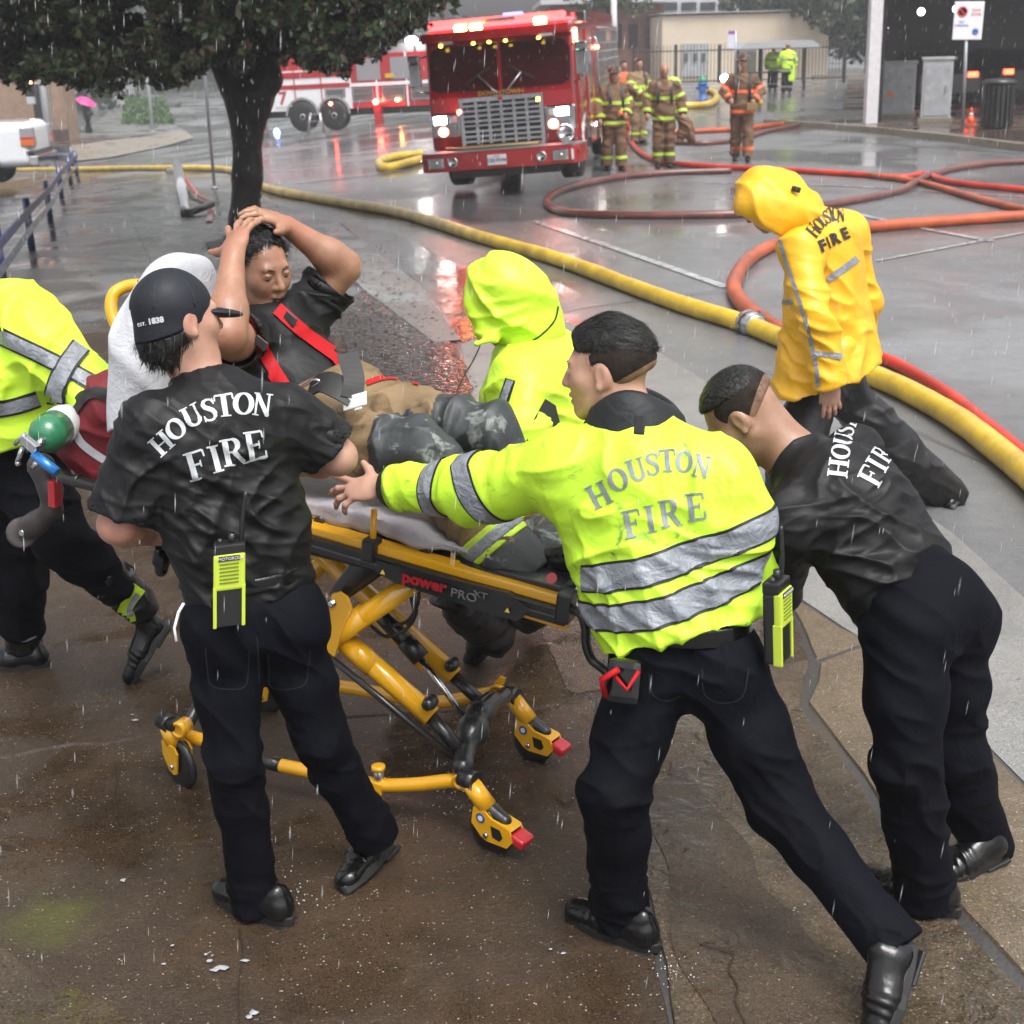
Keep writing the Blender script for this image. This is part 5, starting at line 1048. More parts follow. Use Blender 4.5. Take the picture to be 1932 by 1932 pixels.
    for s in(-1,1):
        for k in range(4):
            d=MB().box(V3(1.232*s,4.2+k*1.38,1.95),(.012,.6,.72 if k!=2 else .5),bev=.004).build('roll_up_door',M_chd,t)
            for q in range(7): MB().box(V3(1.247*s,4.2+k*1.38,1.4+q*.17),(.004,.58,.012)).build('door_slat',M_chr,d)
        MB().box(V3(1.24*s,5.5,.72),(.015,2.0,.16)).build('running_board',M_chr,t)
        MB().tube([V3(1.27*s,3.8,2.72),V3(1.27*s,8.9,2.72)],.025,7).build('roof_rail',M_chr,t)
        for z_ in(2.35,1.25,.85): MB().ball(V3(1.27*s,3.62,z_),.05,8).build('side_lamp',M_lw if z_!=2.35 else M_lr,t)
    MB().box(V3(1.24,.33,2.62),(.03,.06,.1),bev=.02).build('corner_beacon',M_lr,t); MB().box(V3(1.26,.42,2.42),(.02,.03,.08),bev=.01).build('corner_green_lamp',mat('lit_green_lamp',(.1,.8,.4),.3,emit=(.1,.9,.5),es=4),t)
    MB().box(V3(1.27,1.0,2.9),(.12,.25,.1),bev=.02).build('scene_light',M_chr,t)
    q=G(959,372); t.location=q+V3(.02,.72,.02); t.rotation_euler=(0,-R_(3.2),R_(-9.0)); t.scale=(.95,.95,.875); return t
fire_engine()
# ------------------------------------------------------------ ladder truck behind
def ladder_truck():
    t=thing('ladder_truck','red and white ladder truck number 7 seen side on behind the street tree','fire engine',(0,0,0)); X,Yv,Z=V3(1,0,0),V3(0,1,0),V3(0,0,1)
    def bx(n,u0,u1,z0,z1,y0,y1,mt,p=t,bev=0.): return MB().box(V3((u0+u1)/2,(y0+y1)/2,(z0+z1)/2),(abs(u1-u0)/2,abs(y1-y0)/2,abs(z1-z0)/2),bev=bev).build(n,mt,p)
    bx('body',-3.0,.7,.75,2.15,0,2.4,M_white); bx('front_body',.7,4.0,.75,2.6,0.0,2.4,M_red); bx('upper_body',-3.0,.7,2.152,2.6,.1,2.3,M_red); bx('white_band',.72,4.0,1.5,1.62,-.03,-.01,M_white); bx('hose_bed',-2.9,3.9,2.602,2.9,.2,2.2,M_grey2)
    bx('chassis',-3.0,6.5,.5,.748,.5,1.9,M_blk)
    bx('red_band',-3.05,.69,1.50,1.66,-.02,-.004,M_red); bx('red_band',-3.05,.69,1.88,2.10,-.02,-.004,M_red); [bx('corner_trim',u,u+.06,.75,2.6,-.02,-.004,M_white) for u in(.68,1.7,2.85,3.9)]; [bx('seam',u,u+.04,.75,2.15,-.02,-.004,M_red) for u in(-1.5,-.45)]
    bx('number_panel',-2.3,-1.65,.9,1.48,-.03,-.005,M_white); textobj('7',.62,V3(-1.98,-.035,1.19),X,Z,M_red,t,bold=.02,name='number_seven')
    for (a,b_) in((-.3,.5),(.75,1.6),(1.9,2.8),(3.0,3.8)):
        f=bx('compartment',a,b_,.95 if a>0 else 1.15,1.46,-.02,-.008,M_chd); bx('compartment_interior',a+.07,b_-.07,1.02 if a>0 else 1.2,1.42,-.026,-.021,mat('locker_dark',(.10,.09,.09),.5),f); bx('shelf',a+.07,b_-.07,1.22,1.25,-.05,-.027,M_chr,f)
    for a in(1.0,2.3): bx('open_locker',a,a+.9,1.7,2.45,-.03,-.008,M_grey2)
    lb=bx('ladder_rail',-4.2,4.6,2.75,2.87,.35,.45,M_chr); lb2=bx('ladder_rail',-4.2,4.6,2.75,2.87,1.85,1.95,M_chr); bx('ladder_rail',-4.2,4.6,3.15,3.22,.35,.45,M_chr)
    for k in range(22): bx('ladder_brace',-4.1+k*.4,-4.05+k*.4,2.87,3.15,.38,.42,M_chr)
    bx('rear_step',-3.6,-3.05,.7,.95,.1,2.3,M_red); bx('rear_stripe_panel',-3.5,-3.0,.96,1.3,-.0,.06,M_white)
    bx('cab',4.2,6.4,.8,2.7,0,2.4,M_red,bev=.08); bx('cab_white_top',4.25,6.35,2.0,2.75,-.02,2.42,M_white,bev=.05); bx('cab_window',4.5,5.2,1.75,2.45,-.035,-.022,M_ws); bx('cab_window',5.4,6.1,1.75,2.45,-.035,-.022,M_ws)
    for u in(-1.25,.0,3.9+1.3):
        wheel(t,V3(u,.29,.53),-Yv,.53,.34); 
        pr_=[(u+.66*math.cos(a),.58+.64*math.sin(a)) for a in [math.pi*k/10 for k in range(11)]]+[(u+.58*math.cos(a),.58+.56*math.sin(a)) for a in [math.pi*k/10 for k in range(10,-1,-1)]]
        MB().prism([V3(a_,-.05,z_) for a_,z_ in pr_],V3(0,.1,0)).build('wheel_arch',M_chr,t)
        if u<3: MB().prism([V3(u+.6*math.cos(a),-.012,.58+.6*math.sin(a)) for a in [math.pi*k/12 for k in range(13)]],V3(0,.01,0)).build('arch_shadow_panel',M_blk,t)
    for u in(1.75,-2.9): o=bx('outrigger',u-.12,u+.12,.1,.9,-.25,.05,M_red); bx('outrigger_foot',u-.25,u+.25,.0,.1,-.4,.15,M_grey2,o)
    MB().ball(V3(1.75,-.3,.95),.10,10).build('side_red_lamp',M_lr,t); MB().ball(V3(2.5,-.1,.98),.06,8).build('side_amber_lamp',M_lo,t); MB().ball(V3(-.1,-.05,.95),.06,8).build('side_red_lamp',M_lr,t)
    MB().ball(V3(3.2,-.1,2.98),.16,10,sc=(1.4,1,.8)).build('scene_floodlight',M_lw,t); MB().tube([V3(3.2,.2,2.5),V3(3.2,.1,2.9)],.03,6).build('floodlight_arm',M_blk,t)
    bx('orange_gear',2.1,2.4,1.75,1.9,-.08,-.03,mat('gear_yellow',(.5,.35,.03),.5)); bx('mirror',6.3,6.5,1.9,2.4,-.5,-.4,M_blk)
    MB().box(V3(-.95,-.6,.02),(.25,.02,.015)).build('stand_foot',M_chd,t)
    t.location=G(634,246,0); t.rotation_euler=(0,-R_(1.5),R_(-16)); return t
lt=ladder_truck()
st=thing('step_stool','small silver step stool standing by the ladder truck wheels','stool',G(597,252)); o=G(597,252)
for s in(-1,1):
    for q in(-1,1): MB().cyl(o+V3(.3*s,.2*q,0),o+V3(.16*s,.1*q,.72),.025,6).build('leg',M_chd,st)
for k in range(3): MB().box(o+V3(0,-.2+.05*k,.2+.24*k),(.26-.045*k,.06,.015)).build('step',M_chd,st)
bo=G(502,255); t=thing('bollard','short post with a red lamp at the rear corner of the ladder truck','bollard',bo); MB().cyl(bo,bo+V3(0,0,1.0),.14,10).build('post',M_grey2,t); MB().cyl(bo+V3(0,0,1.0),bo+V3(0,0,1.35),.1,10).build('red_top',mat('dull_red',(.3,.02,.02),.4),t)
# blue strobe added in place of blue reflections on the wet road
t=thing('road_blue_glow','blue strobe lamp on the road right of the tree trunk','lamp',G(522,252)); o=G(522,250); MB().lathe(o,(0,0,1),[(0,.12),(.05,.12),(.06,.08),(.14,.07),(.16,.03)],12).build('glow',mat('blue_reflection_glow',(.1,.2,1),.3,emit=(.15,.3,1),es=30),t)
# ------------------------------------------------------------ white van at the left edge
def van():
    t=thing('white_van','rear end of a white pickup van cut by the left edge','van',(0,0,0)); b=SDF(.03)
    b.box((0,2.2,1.0),(.98,2.6,.55),.22,.1); b.box((0,3.3,1.55),(.86,1.5,.5),.25,.2)
    for yy in(.95,): 
        b.cone((.5,yy,.42),(1.2,yy,.42),.52,.52,.05,mode='-',capa=True,capb=False); b.cone((-.5,yy,.42),(-1.2,yy,.42),.52,.52,.05,mode='-',capa=True)
    V,F=b.mesh(); mesh_np('body',V,F,mat('white_van_paint',(.7,.72,.75),.25,coat=1),t)
    MB().box(V3(0,-.42,.62),(1.0,.12,.13),bev=.04).build('bumper',M_chr,t); MB().box(V3(0,-.33,.80),(.97,.1,.06),bev=.02).build('bumper_top',M_blk,t)
    for s in(-1,1):
        L=MB().box(V3(.86*s,-.30,1.18),(.13,.16,.24),bev=.03).build('tail_light',mat('lamp_smoked',(.25,.25,.27),.15,coat=1),t)
        MB().box(V3(.87*s,-.31,1.06),(.132,.165,.08),bev=.02).build('amber_lens',mat('amber_lens',(.55,.12,.01),.2,coat=1),L); MB().box(V3(.87*s,-.31,1.17),(.133,.166,.03),bev=.01).build('red_lens',M_lred,L)
        wheel(t,V3(.72*s if s>0 else -.95,.95,.38),V3(1,0,0),.40,.24)
        wheel(t,V3(.72*s if s>0 else -.95,4.1,.38),V3(1,0,0),.40,.24)
    return t
v=van(); q=G(22,366); v.location=G(72,352)+V3(-.5,1,0); v.rotation_euler=(0,0,R_(93))
# ------------------------------------------------------------ stretcher
_a=G(345,1485);_b=G(935,1610); SU=nrm([(_b-_a)[0],(_b-_a)[1],0]); SN=np.array([-SU[1],SU[0],0.])
def SP(x,y,off):
    "seen place on the upright plane along the stretcher, off metres beyond the near wheels"
    d=ray(x,y); p0=_a+SN*off; s=((p0-CAM)@SN)/(d@SN); return CAM+d*s
M_yel=mat('yellow_powder_coat',(.72,.36,.006),.28,coat=.7,var=.06,vscale=5,bump=.05,bscale=150); M_bk2=mat('black_moulded_plastic',(.010,.010,.011),.35,coat=.3,bump=.15,bscale=60); M_rod=mat('chrome_rod',(.6,.6,.62),.12,metal=1); M_redp=mat('red_brake_plastic',(.50,.012,.02),.3,coat=.6)
def stretcher():
    t=thing('stretcher','yellow and black wheeled ambulance stretcher carrying the seated patient','stretcher',_a*.5+_b*.5)
    def bar(n,p,q,r,mt,flat=1,nn=14,parent=t): return MB().tube([p,q],r,nn,True,flat=flat).build(n,mt,parent)
    def rail(n,x0,y0,x1,y1,off,hz,hn,mt,bev=.006):
        a,b=SP(x0,y0,off),SP(x1,y1,off); d=nrm(b-a); return MB().box((a+b)/2,(np.linalg.norm(b-a)/2,hn,hz),d,SN,np.cross(d,SN),bev=bev).build(n,mt,t)
    rail('side_rail',470,960,1078,1133,.07,.014,.028,M_yel); o=rail('side_rail',470,988,1072,1163,.05,.026,.020,M_bk2); rail('rail_groove',475,984,1068,1156,.028,.003,.004,M_blk); rail('rail_groove',475,997,1068,1170,.028,.003,.004,mat('grey_rail_line',(.06,.06,.065),.3))
    rail('side_rail',560,925,1130,1080,.55,.022,.028,M_yel); rail('lower_rail',965,1147,1075,1180,.07,.010,.02,M_yel)
    for (x,y) in((600,985),(800,1043),(1060,1120)): a=SP(x,y,.08); b=a+SN*.46; bar('cross_bar',a,b,.016,M_bk2)
    # motor housing and badge
    pl=[(711,1058),(960,1120),(1000,1150),(985,1166),(975,1172),(905,1152),(745,1100),(714,1082)]
    o=MB().prism([SP(x,y,.02) for x,y in pl],SN*.06).build('badge_housing',M_bk2,t)
    pts=[SP(x,y,.017) for x,y in((745,1088),(905,1131))]; X=nrm(pts[1]-pts[0]); Yv=nrm(np.cross(-SN,X)); Yv=Yv if Yv[2]>0 else -Yv
    textobj('power',.046,SP(800,1099,.012),X,Yv,mat('badge_red',(.30,.01,.015),.4),o,name='badge_word',bold=.002,sx=1.15); textobj('PRO',.036,SP(875,1124,.012),X,Yv,mat('badge_grey',(.14,.14,.15),.4),o,name='badge_word',sx=1.2); textobj('XT',.026,SP(906,1123,.012),X,Yv,MATS['badge_grey'],o,name='badge_word',sx=1.3)
    for (x,y) in((722,1083),(957,1155)): c=SP(x,y,.014); MB().prism([c+X*-.008,c+X*.008,c+Yv*.014],-SN*.002).build('warning_triangle',M_gold,o)
    M_=SDF(.005); M_.ell(SP(668,1088,.12),(.055,.055,.095),.02,frm:=np.stack([X,SN,Yv])); c1=SP(700,1062,.12); c2=SP(640,1120,.12); M_=SDF(.005); M_.cone(c1,c2,.050,.030,.02,SN,.8); V,F=M_.mesh(); mesh_np('motor_cover',V,F,M_bk2,t)
    # legs
    bar('upper_leg',SP(545,1262,.10),SP(780,1098,.10),.033,M_yel); bar('leg_sleeve',SP(580,1238,.10),SP(690,1158,.10),.0355,M_yel)
    plate=[(626,1121),(640,1118),(654,1128),(662,1150),(652,1175),(642,1200),(632,1236),(622,1250),(606,1246),(590,1236),(570,1246),(584,1218),(616,1165)]
    MB().prism([SP(x,y,.06) for x,y in plate],SN*.012).build('pivot_plate',M_yel,t)
    for (x,y) in((627,1138),(609,1232)):
        c=SP(x,y,.06); MB().lathe(c,-SN,[(0,.014),(.004,.014),(.005,.010),(.012,.010),(.013,.006)],14).build('bolt',M_rod,t)
    bar('lower_leg',SP(640,1200,.12),SP(815,1352,.12),.034,M_yel); bar('leg_slide',SP(810,1348,.12),SP(872,1420,.12),.021,M_bk2)
    bar('leg_sleeve',SP(655,1214,.12),SP(706,1258,.12),.0365,M_yel)
    bar('lower_leg',SP(584,1022,.45),SP(857,1276,.45),.034,M_yel); bar('leg_slide',SP(852,1272,.45),SP(918,1334,.45),.021,M_bk2); bar('upper_leg',SP(520,1170,.50),SP(640,1020,.50),.028,M_yel)
    for x,y,of in((809,1328,.08),(851,1256,.41)): c=SP(x,y,of); MB().lathe(c+SN*.03,-SN,[(0,.020),(.03,.022),(.045,.018),(.05,.008)],8).build('clamp_knob',M_bk2,t)
    bar('tie_rod',SP(618,1236,.06),SP(868,1440,.10),.011,M_bk2)
    bar('hydraulic_cylinder',SP(700,1140,.28),SP(790,1236,.28),.027,M_bk2); bar('cylinder_collar',SP(764,1208,.28),SP(795,1243,.28),.031,M_bk2); bar('piston_rod',SP(790,1238,.28),SP(884,1362,.28),.010,M_rod); bar('tie_rod',SP(700,1160,.30),SP(800,1262,.30),.013,M_yel)
    for pts in([(769,1105),(786,1150),(765,1188),(725,1200),(688,1166)],[(790,1108),(788,1140),(770,1170),(744,1180)],[(777,1105),(776,1130),(782,1160),(768,1178)]): MB().tube(spline([SP(x,y,.2) for x,y in pts],6),.006,7).build('cable',M_blk,t)
    # foot assembly
    fa=SP(873,1446,.06); fb=SP(950,1312,.50); md_=SP(905,1352,.3)
    s=SDF(.006); s.cone(fa,SP(880,1405,.16),.033,.030,.02); s.cone(SP(880,1405,.16),SP(908,1350,.34),.030,.034,.02); s.cone(SP(908,1350,.34),fb,.034,.028,.02); s.ell(SP(893,1375,.22),(.05,.06,.05),.03); s.cone(SP(905,1345,.33),SP(925,1322,.42),.045,.03,.02); V,F=s.mesh(); mesh_np('foot_casting',V,F,M_bk2,t)
    def base_tube(pts,off,extra):
        o=MB().tube(spline([SP(x,y,off) for x,y in pts],6),.0225,14).build('base_tube',M_yel,t); return o
    o=base_tube([(345,1385),(430,1412),(500,1437),(650,1468),(715,1481),(786,1480),(840,1474),(872,1473)],.06,0); MB().tube([SP(487,1433,.058),SP(530,1444,.058)],.0233,14).build('black_label_sleeve',M_bk2,o)
    o2=base_tube([(430,1225),(500,1252),(544,1269),(584,1284),(702,1305),(786,1321),(836,1324),(917,1309),(945,1302)],.54,0); MB().tube([SP(585,1284,.54),SP(636,1294,.54)],.0233,14).build('black_label_sleeve',M_bk2,o2)
    for (x,y,of) in((872,1471,.045),(941,1302,.53)):
        c=SP(x,y,of); MB().lathe(c,-SN,[(0,.026),(.02,.026),(.021,.016),(.012,.016)],18).build('end_ring',M_yel,t); MB().prism([c+X*-.02+Yv*.018,c+X*.012+Yv*.02,c+X*.016+Yv*.045,c+X*-.004+Yv*.047],SN*.015).build('end_ear',M_yel,t)
    c=SP(716,1483,.06); MB().box(c,(.018,.024,.022),X,SN,Yv,bev=.005).build('peg_clamp',M_yel,t); MB().cyl(c,SP(714,1448,.06),.016,14).build('peg',M_chd,t); MB().lathe(SP(714,1452,.06),nrm(SP(714,1440,.06)-c),[(0,.022),(.014,.022),(.015,.012)],16).build('peg_cap',M_yel,t)
    a=SP(430,1260,.54); b=SP(500,1437,.06); 
    bar('cross_tube',SP(345,1385,.06),SP(430,1225,.54),.02,M_bk2)
    # casters
    def caster(kx,ky,wx,wy,off,dr,brake=True,fork=None,rad=.075):
        k=SP(kx,ky,off); w_=SP(wx,wy,off); k=k.copy(); w_=V3(w_[0],w_[1],rad+.002)
        d=nrm([dr[0],dr[1],0]); n_=np.array([-d[1],d[0],0.]); 
        o=MB().tube([k+UP0*.0-n_*.0-d*.035,k+d*.02],[.027,.030],12).build('caster_knuckle',M_bk2,t)
        o2=MB().lathe(w_-n_*.016,n_,[(0,.035),(.0,.060),(.004,.074),(.010,rad),(.022,rad),(.028,.074),(.032,.060),(.032,.035)],30).build('caster_wheel',M_bk2,t); MB().lathe(w_-n_*.014,n_,[(0,.012),(0,.055),(.028,.055),(.028,.012)],20).build('wheel_hub',M_blk,o2)
        h=k[2]-.02; top=V3(k[0],k[1],h)+d*.015
        rel=lambda a,z:V3(w_[0],w_[1],0)+d*a+V3(0,0,z)
        f=None
        for q in(-1,1):
            if brake: pl=[(-.045,.155),(.0,.150),(.020,.133),(.085,.118),(.10,.085),(.075,.055),(.0,.055),(-.02,.064),(-.055,.10)]
            else: pl=[(-.05,.165),(.02,.160),(.035,.14),(.028,.10),(.020,.065),(.0,.058),(-.02,.068),(-.05,.115)]
            u=MB().prism([rel(a,z)+n_*(.024*q) for a,z in pl],n_*.006*q); g=u.build('fork_plate',M_yel,t)
            if brake and q<0:
                MB().prism([rel(a,z)+n_*(.0305*q) for a,z in((.018,.112),(.052,.108),(.062,.085),(.050,.070),(.024,.076))],n_*.001*q).build('fork_opening',M_blk,g); MB().lathe(rel(-.018,.126)+n_*.031*q,n_*q,[(0,.016),(.0015,.016)],18).build('round_blue_sticker',mat('sticker_blue',(.03,.07,.28),.4),g); MB().lathe(rel(-.018,.126)+n_*.0325*q,n_*q,[(0,.009),(.001,.009)],10).build('sticker_symbol',M_white,g)
            MB().lathe(rel(0,rad)+n_*.030*q,n_*q,[(0,.009),(.006,.009),(.008,.005)],12).build('axle_bolt',M_rod,g)
        MB().tube([k+V3(0,0,-.01),rel(-.015,.150)],[.028,.030],14).build('fork_head',M_yel,t)
        if brake:
            MB().prism([rel(a,z)-n_*.024 for a,z in((-.04,.155),(.01,.150),(.022,.133),(.085,.118),(.09,.112),(.018,.126),(-.04,.145))],n_*.048).build('fork_bridge',M_yel,t)
            s=SDF(.004); s.box(rel(.108,.085),(.026,.030,.017),.010,.01,np.stack([nrm(d-V3(0,0,.35)),n_,nrm(V3(0,0,1)+d*.35)])); V,F=s.mesh(); mesh_np('brake_pedal',V,F,M_redp,t)
            s=SDF(.005); s.cone(rel(.0,.142),rel(.05,.125),.026,.020,.01); V,F=s.mesh(); mesh_np('mudguard',V,F,M_bk2,t)
    caster(888,1472,929,1568,.0,SU+SN*-.25); caster(968,1313,1006,1396,.56,SU+SN*-.2); caster(316,1364,340,1440,.0,SU*.8-SN*.3,brake=False,rad=.086); caster(470,1238,500,1300,.56,SU+SN*.1,brake=False)
    c=SP(341,1374,.0); MB().lathe(c+SN*.03,-SN,[(0,.028),(.05,.028),(.052,.018),(.044,.018)],18).build('end_ring',M_yel,t); MB().box(SP(318,1362,.0),(.035,.026,.018),X,SN,Yv,bev=.01).build('caster_cap',M_bk2,t)
    # head end: yellow hoop, black handle, load wheel
    MB().tube(spline([SP(262,537,.35),SP(236,541,.33),SP(214,556,.30),SP(210,585,.28),SP(222,620,.27),SP(243,668,.26),SP(262,760,.26)],6),.020,14).build('backrest_hoop',M_yel,t)
    MB().tube(spline([SP(262,537,.35),SP(330,520,.45),SP(392,560,.56),SP(410,640,.56)],5),.018,12).build('backrest_hoop',M_yel,t)
    MB().tube([SP(104,893,.10),SP(130,905,.09),SP(200,921,.08),SP(480,975,.07)],.019,12).build('end_handle',M_bk2,t); MB().tube([SP(142,906,.09),SP(150,908,.09)],.022,12).build('handle_ring',M_blk,t)
    s=SDF(.006); s.chain([SP(78,880,.14),SP(96,925,.14),SP(98,962,.14),SP(72,985,.14),SP(44,1003,.14)],[.045,.034,.030,.036,.046],.03); s.cone(SP(42,1005,.11),SP(42,1005,.18),.052,.052,.01,capa=True,capb=True); V,F=s.mesh(); mesh_np('load_wheel_arm',V,F,mat('brown_black_rubber',(.035,.026,.026),.5,coat=.2),t)
    MB().lathe(SP(42,1005,.10),-SN,[(0,.012),(.006,.010)],10).build('bolt',M_rod,t); MB().box(SP(104,930,.12),(.014,.02,.045),X,SN,Yv,bev=.004).build('red_latch',M_redp,t)
    # foot end bumper bar
    MB().tube(spline([SP(1068,1140,.06),SP(1082,1150,.03),SP(1097,1160,.0),SP(1105,1185,-.0),SP(1106,1215,-.0),SP(1116,1243,-.0),SP(1136,1260,-.0),SP(1165,1285,.02),SP(1175,1290,.2),SP(1180,1280,.5)],6),.0135,12).build('foot_bar',M_bk2,t)
    MB().box(SP(1068,1143,.05),(.022,.03,.045),X,SN,Yv,bev=.008).build('rail_end_cap',M_bk2,t)
    MB().cyl(SP(703,1035,.05),SP(706,962,.05),.010,10).build('pole_socket',M_yel,t); MB().box(SP(701,1036,.045),(.022,.026,.034),X,SN,Yv,bev=.008).build('socket_clamp',M_bk2,t)
    MB().box(SP(1010,1088,.12),(.10,.05,.012),X,SN,Yv,bev=.004).build('foot_panel',M_bk2,t); MB().lathe(SP(1041,1091,.07),-SN+V3(0,0,.6),[(0,.016),(.002,.016)],16).build('no_step_sticker',M_redp,t)
    MB().box(SP(857,1055,.10),(.008,.012,.03),X,SN,Yv,bev=.003).build('latch_post',M_rod,t); MB().box(SP(868,1070,.10),(.03,.02,.006),X,SN,Yv,bev=.003).build('latch_plate',M_chd,t)
    # mattress and sheet
    s=SDF(.007); a=SP(480,935,.30); b=SP(1010,1062,.30); Xb=nrm(b-a); Mx=np.stack([Xb,SN,nrm(np.cross(Xb,SN))]); s.box((a+b)/2-V3(0,0,.0),(np.linalg.norm(b-a)/2,.25,.045),.03,.02,Mx); cloth('mattress',s,M_bk2,t)
    return t
UP0=V3(0,0,1); stretcher()
# white sheet over the mattress, hanging at the near side
def grid_cloth(name,P,nu,nv,mt,parent,amp=.01,wl=.08,th=.006,dr=None,seed=0):
    "cloth through a net of points, with folds; two sided with thickness"
    P=np.array(P,float); R,C=P.shape[:2]
    rows=[np.array(spline(list(P[i]),nu)) for i in range(R)]; cols=[np.array(spline([r[j] for r in rows],nv)) for j in range(len(rows[0]))]; A=np.stack(cols,0)
    n,m=A.shape[:2]; du=np.gradient(A,axis=0); dv=np.gradient(A,axis=1); N=np.cross(du,dv); N/=np.linalg.norm(N,axis=2)[...,None]+1e-9
    V=A.reshape(-1,3); Nn=N.reshape(-1,3); d=V@nrm(dr) if dr is not None else V[:,0]; q=np.stack([d/wl,V[:,2]/(wl*5),V[:,0]*0+seed],1); k=vnoise(q,1.,seed); V1=V+Nn*((1-np.abs(2*k-1)*1.6)*amp)[:,None]
    I=np.arange(n*m).reshape(n,m); F=np.stack([I[:-1,:-1],I[1:,:-1],I[1:,1:],I[:-1,1:]],-1).reshape(-1,4)
    o=mesh_np(name,V1,F,mt,parent); md=o.modifiers.new('s','SOLIDIFY'); md.thickness=th; md.offset=0; return o
sh=grid_cloth('sheet',[[SP(x,y,o_) for x,y,o_ in r] for r in ([(540,862,.50),(640,890,.50),(740,915,.50),(850,945,.50),(960,985,.50)],[(540,905,.26),(640,925,.26),(740,950,.26),(850,985,.26),(960,1020,.26)],[(548,930,.10),(640,948,.10),(735,972,.10),(830,1010,.10),(930,1040,.10)],[(556,960,.075),(640,985,.075),(735,1010,.075),(815,1033,.075),(900,1052,.085)],[(562,975,.080),(640,1003,.085),(735,1022,.085),(812,1040,.085),(890,1058,.09)])],10,8,M_sheet,None,.026,.09,.005,SU,3)
tag(sh,'wet white sheet bunched along the near side of the stretcher mattress','sheet')
tw=grid_cloth('towel',[[J(*p) for p in r] for r in ([(405,540,4.55),(385,500,4.55),(350,490,4.50),(322,490,4.45),(290,505,4.42)],[(400,600,4.45),(370,530,4.38),(330,505,4.30),(290,515,4.27),(255,545,4.27)],[(380,700,4.38),(340,620,4.28),(300,590,4.20),(262,590,4.17),(228,610,4.20)],[(360,780,4.34),(320,720,4.24),(285,690,4.17),(248,690,4.14),(217,700,4.17)],[(340,830,4.32),(310,800,4.24),(275,790,4.18),(243,800,4.14),(212,815,4.17)])],12,12,M_white2,None,.034,.07,.008,V3(1,-.3,.1),5)
tag(tw,'white towel draped over the raised stretcher backrest','towel')
# oxygen bag and bottle at the head end
bg_=thing('gear_bag','dark red gear bag with a white stripe hanging at the head of the stretcher','bag',SP(170,880,.15)); s=SDF(.006)
s.chain([SP(205,765,.2),SP(165,825,.2),SP(190,850,.25)],[.085,.095,.09],.06); s.cone(SP(215,745,.22),SP(225,870,.22),.085,.085,.05); s.cone(SP(135,835,.2),SP(205,880,.2),.05,.055,.05)
M_mar=fabric('maroon_bag_cloth',(.17,.010,.018),.6,.5,10,.25,coat=.05); o=cloth('bag_body',s,M_mar,bg_,[(nrm(V3(.7,0,.7)),.07,.014,None,0)],3); tr=bvh(o); surf_ribbon('white_stripe',tr,[(139,806),(152,832),(172,850),(205,872)],15,M_ref if 0 else MATS['white_towel'],bg_,.004); surf_ribbon('black_handle',tr,[(140,782),(158,752),(185,742),(215,752)],18,M_trim,bg_,.010)
ox=thing('oxygen_bottle','green oxygen bottle with white shoulder and silver blue regulator at the stretcher head','oxygen bottle',SP(88,822,.0)); a=SP(80,826,-.05); b=SP(125,795,.12)
MB().lathe(a,nrm(b-a),[(-.012,.012),(-.008,.030),(.010,.050),(.035,.060),(.10,.060)],22).build('bottle_body',mat('oxygen_green',(.02,.16,.07),.3,coat=.6),ox); MB().lathe(a+nrm(b-a)*.1,nrm(b-a),[(0,.0605),(.06,.060),(.12,.045)],22).build('bottle_shoulder',mat('chalk_white',(.5,.52,.5),.5,coat=.2),ox)
r0=SP(68,832,-.10); MB().box(SP(57,838,-.10),(.030,.012,.016),nrm(SP(72,850,-.1)-SP(45,828,-.1)),SN,bev=.004).build('yoke',M_chr,ox); MB().cyl(SP(64,857,-.10),SP(108,892,-.10),.0165,14).build('blue_gauge_tube',mat('anodised_blue',(.03,.20,.55),.25,metal=.5,coat=.5),ox)
MB().cyl(SP(42,846,-.1),SP(33,872,-.1),.008,8).build('tee_handle',M_chr,ox); MB().cyl(SP(28,838,-.1),SP(48,818,-.1),.007,8).build('tee_handle',M_chr,ox); MB().cyl(SP(70,845,-.08),SP(80,828,-.06),.012,10).build('valve',M_chr,ox); MB().ball(SP(34,874,-.1),.010,8).build('knob',M_chr,ox); MB().cyl(SP(72,872,-.1),SP(62,880,-.1),.009,8).build('valve',M_chr,ox)
# chest strap with metal clips over the patient's lap
sb=thing('safety_strap','black safety strap with a white metal buckle across the patient\'s lap','strap',J(650,730,4.1)); 
ribbon('strap_web',[J(585,735,4.06),J(612,722,4.02),J(640,732,3.99),J(668,748,3.98)],.075,[V3(-.2,-.6,.8)]*4,M_trim,sb,.006); ribbon('strap_web',[J(662,752,3.97),J(668,715,4.00),J(655,668,4.06)],.06,[V3(.2,-.9,.3)]*3,M_trim,sb,.006)
M_wm=mat('white_buckle',(.6,.6,.6),.3,metal=.5); MB().box(J(670,757,3.965),(.035,.020,.004),nrm(V3(1,0,.25)),nrm(V3(0,.4,1)),bev=.003).build('buckle',M_wm,sb); MB().box(J(676,765,3.962),(.012,.014,.004),nrm(V3(1,0,.25)),nrm(V3(0,.4,1)),bev=.003).build('buckle_tongue',M_wm,sb)
MB().tube(spline([J(565,733,4.10),J(580,724,4.06),J(592,716,4.04),J(603,720,4.03),J(590,730,4.05)],5),.005,7).build('snap_hook',M_chr,sb)
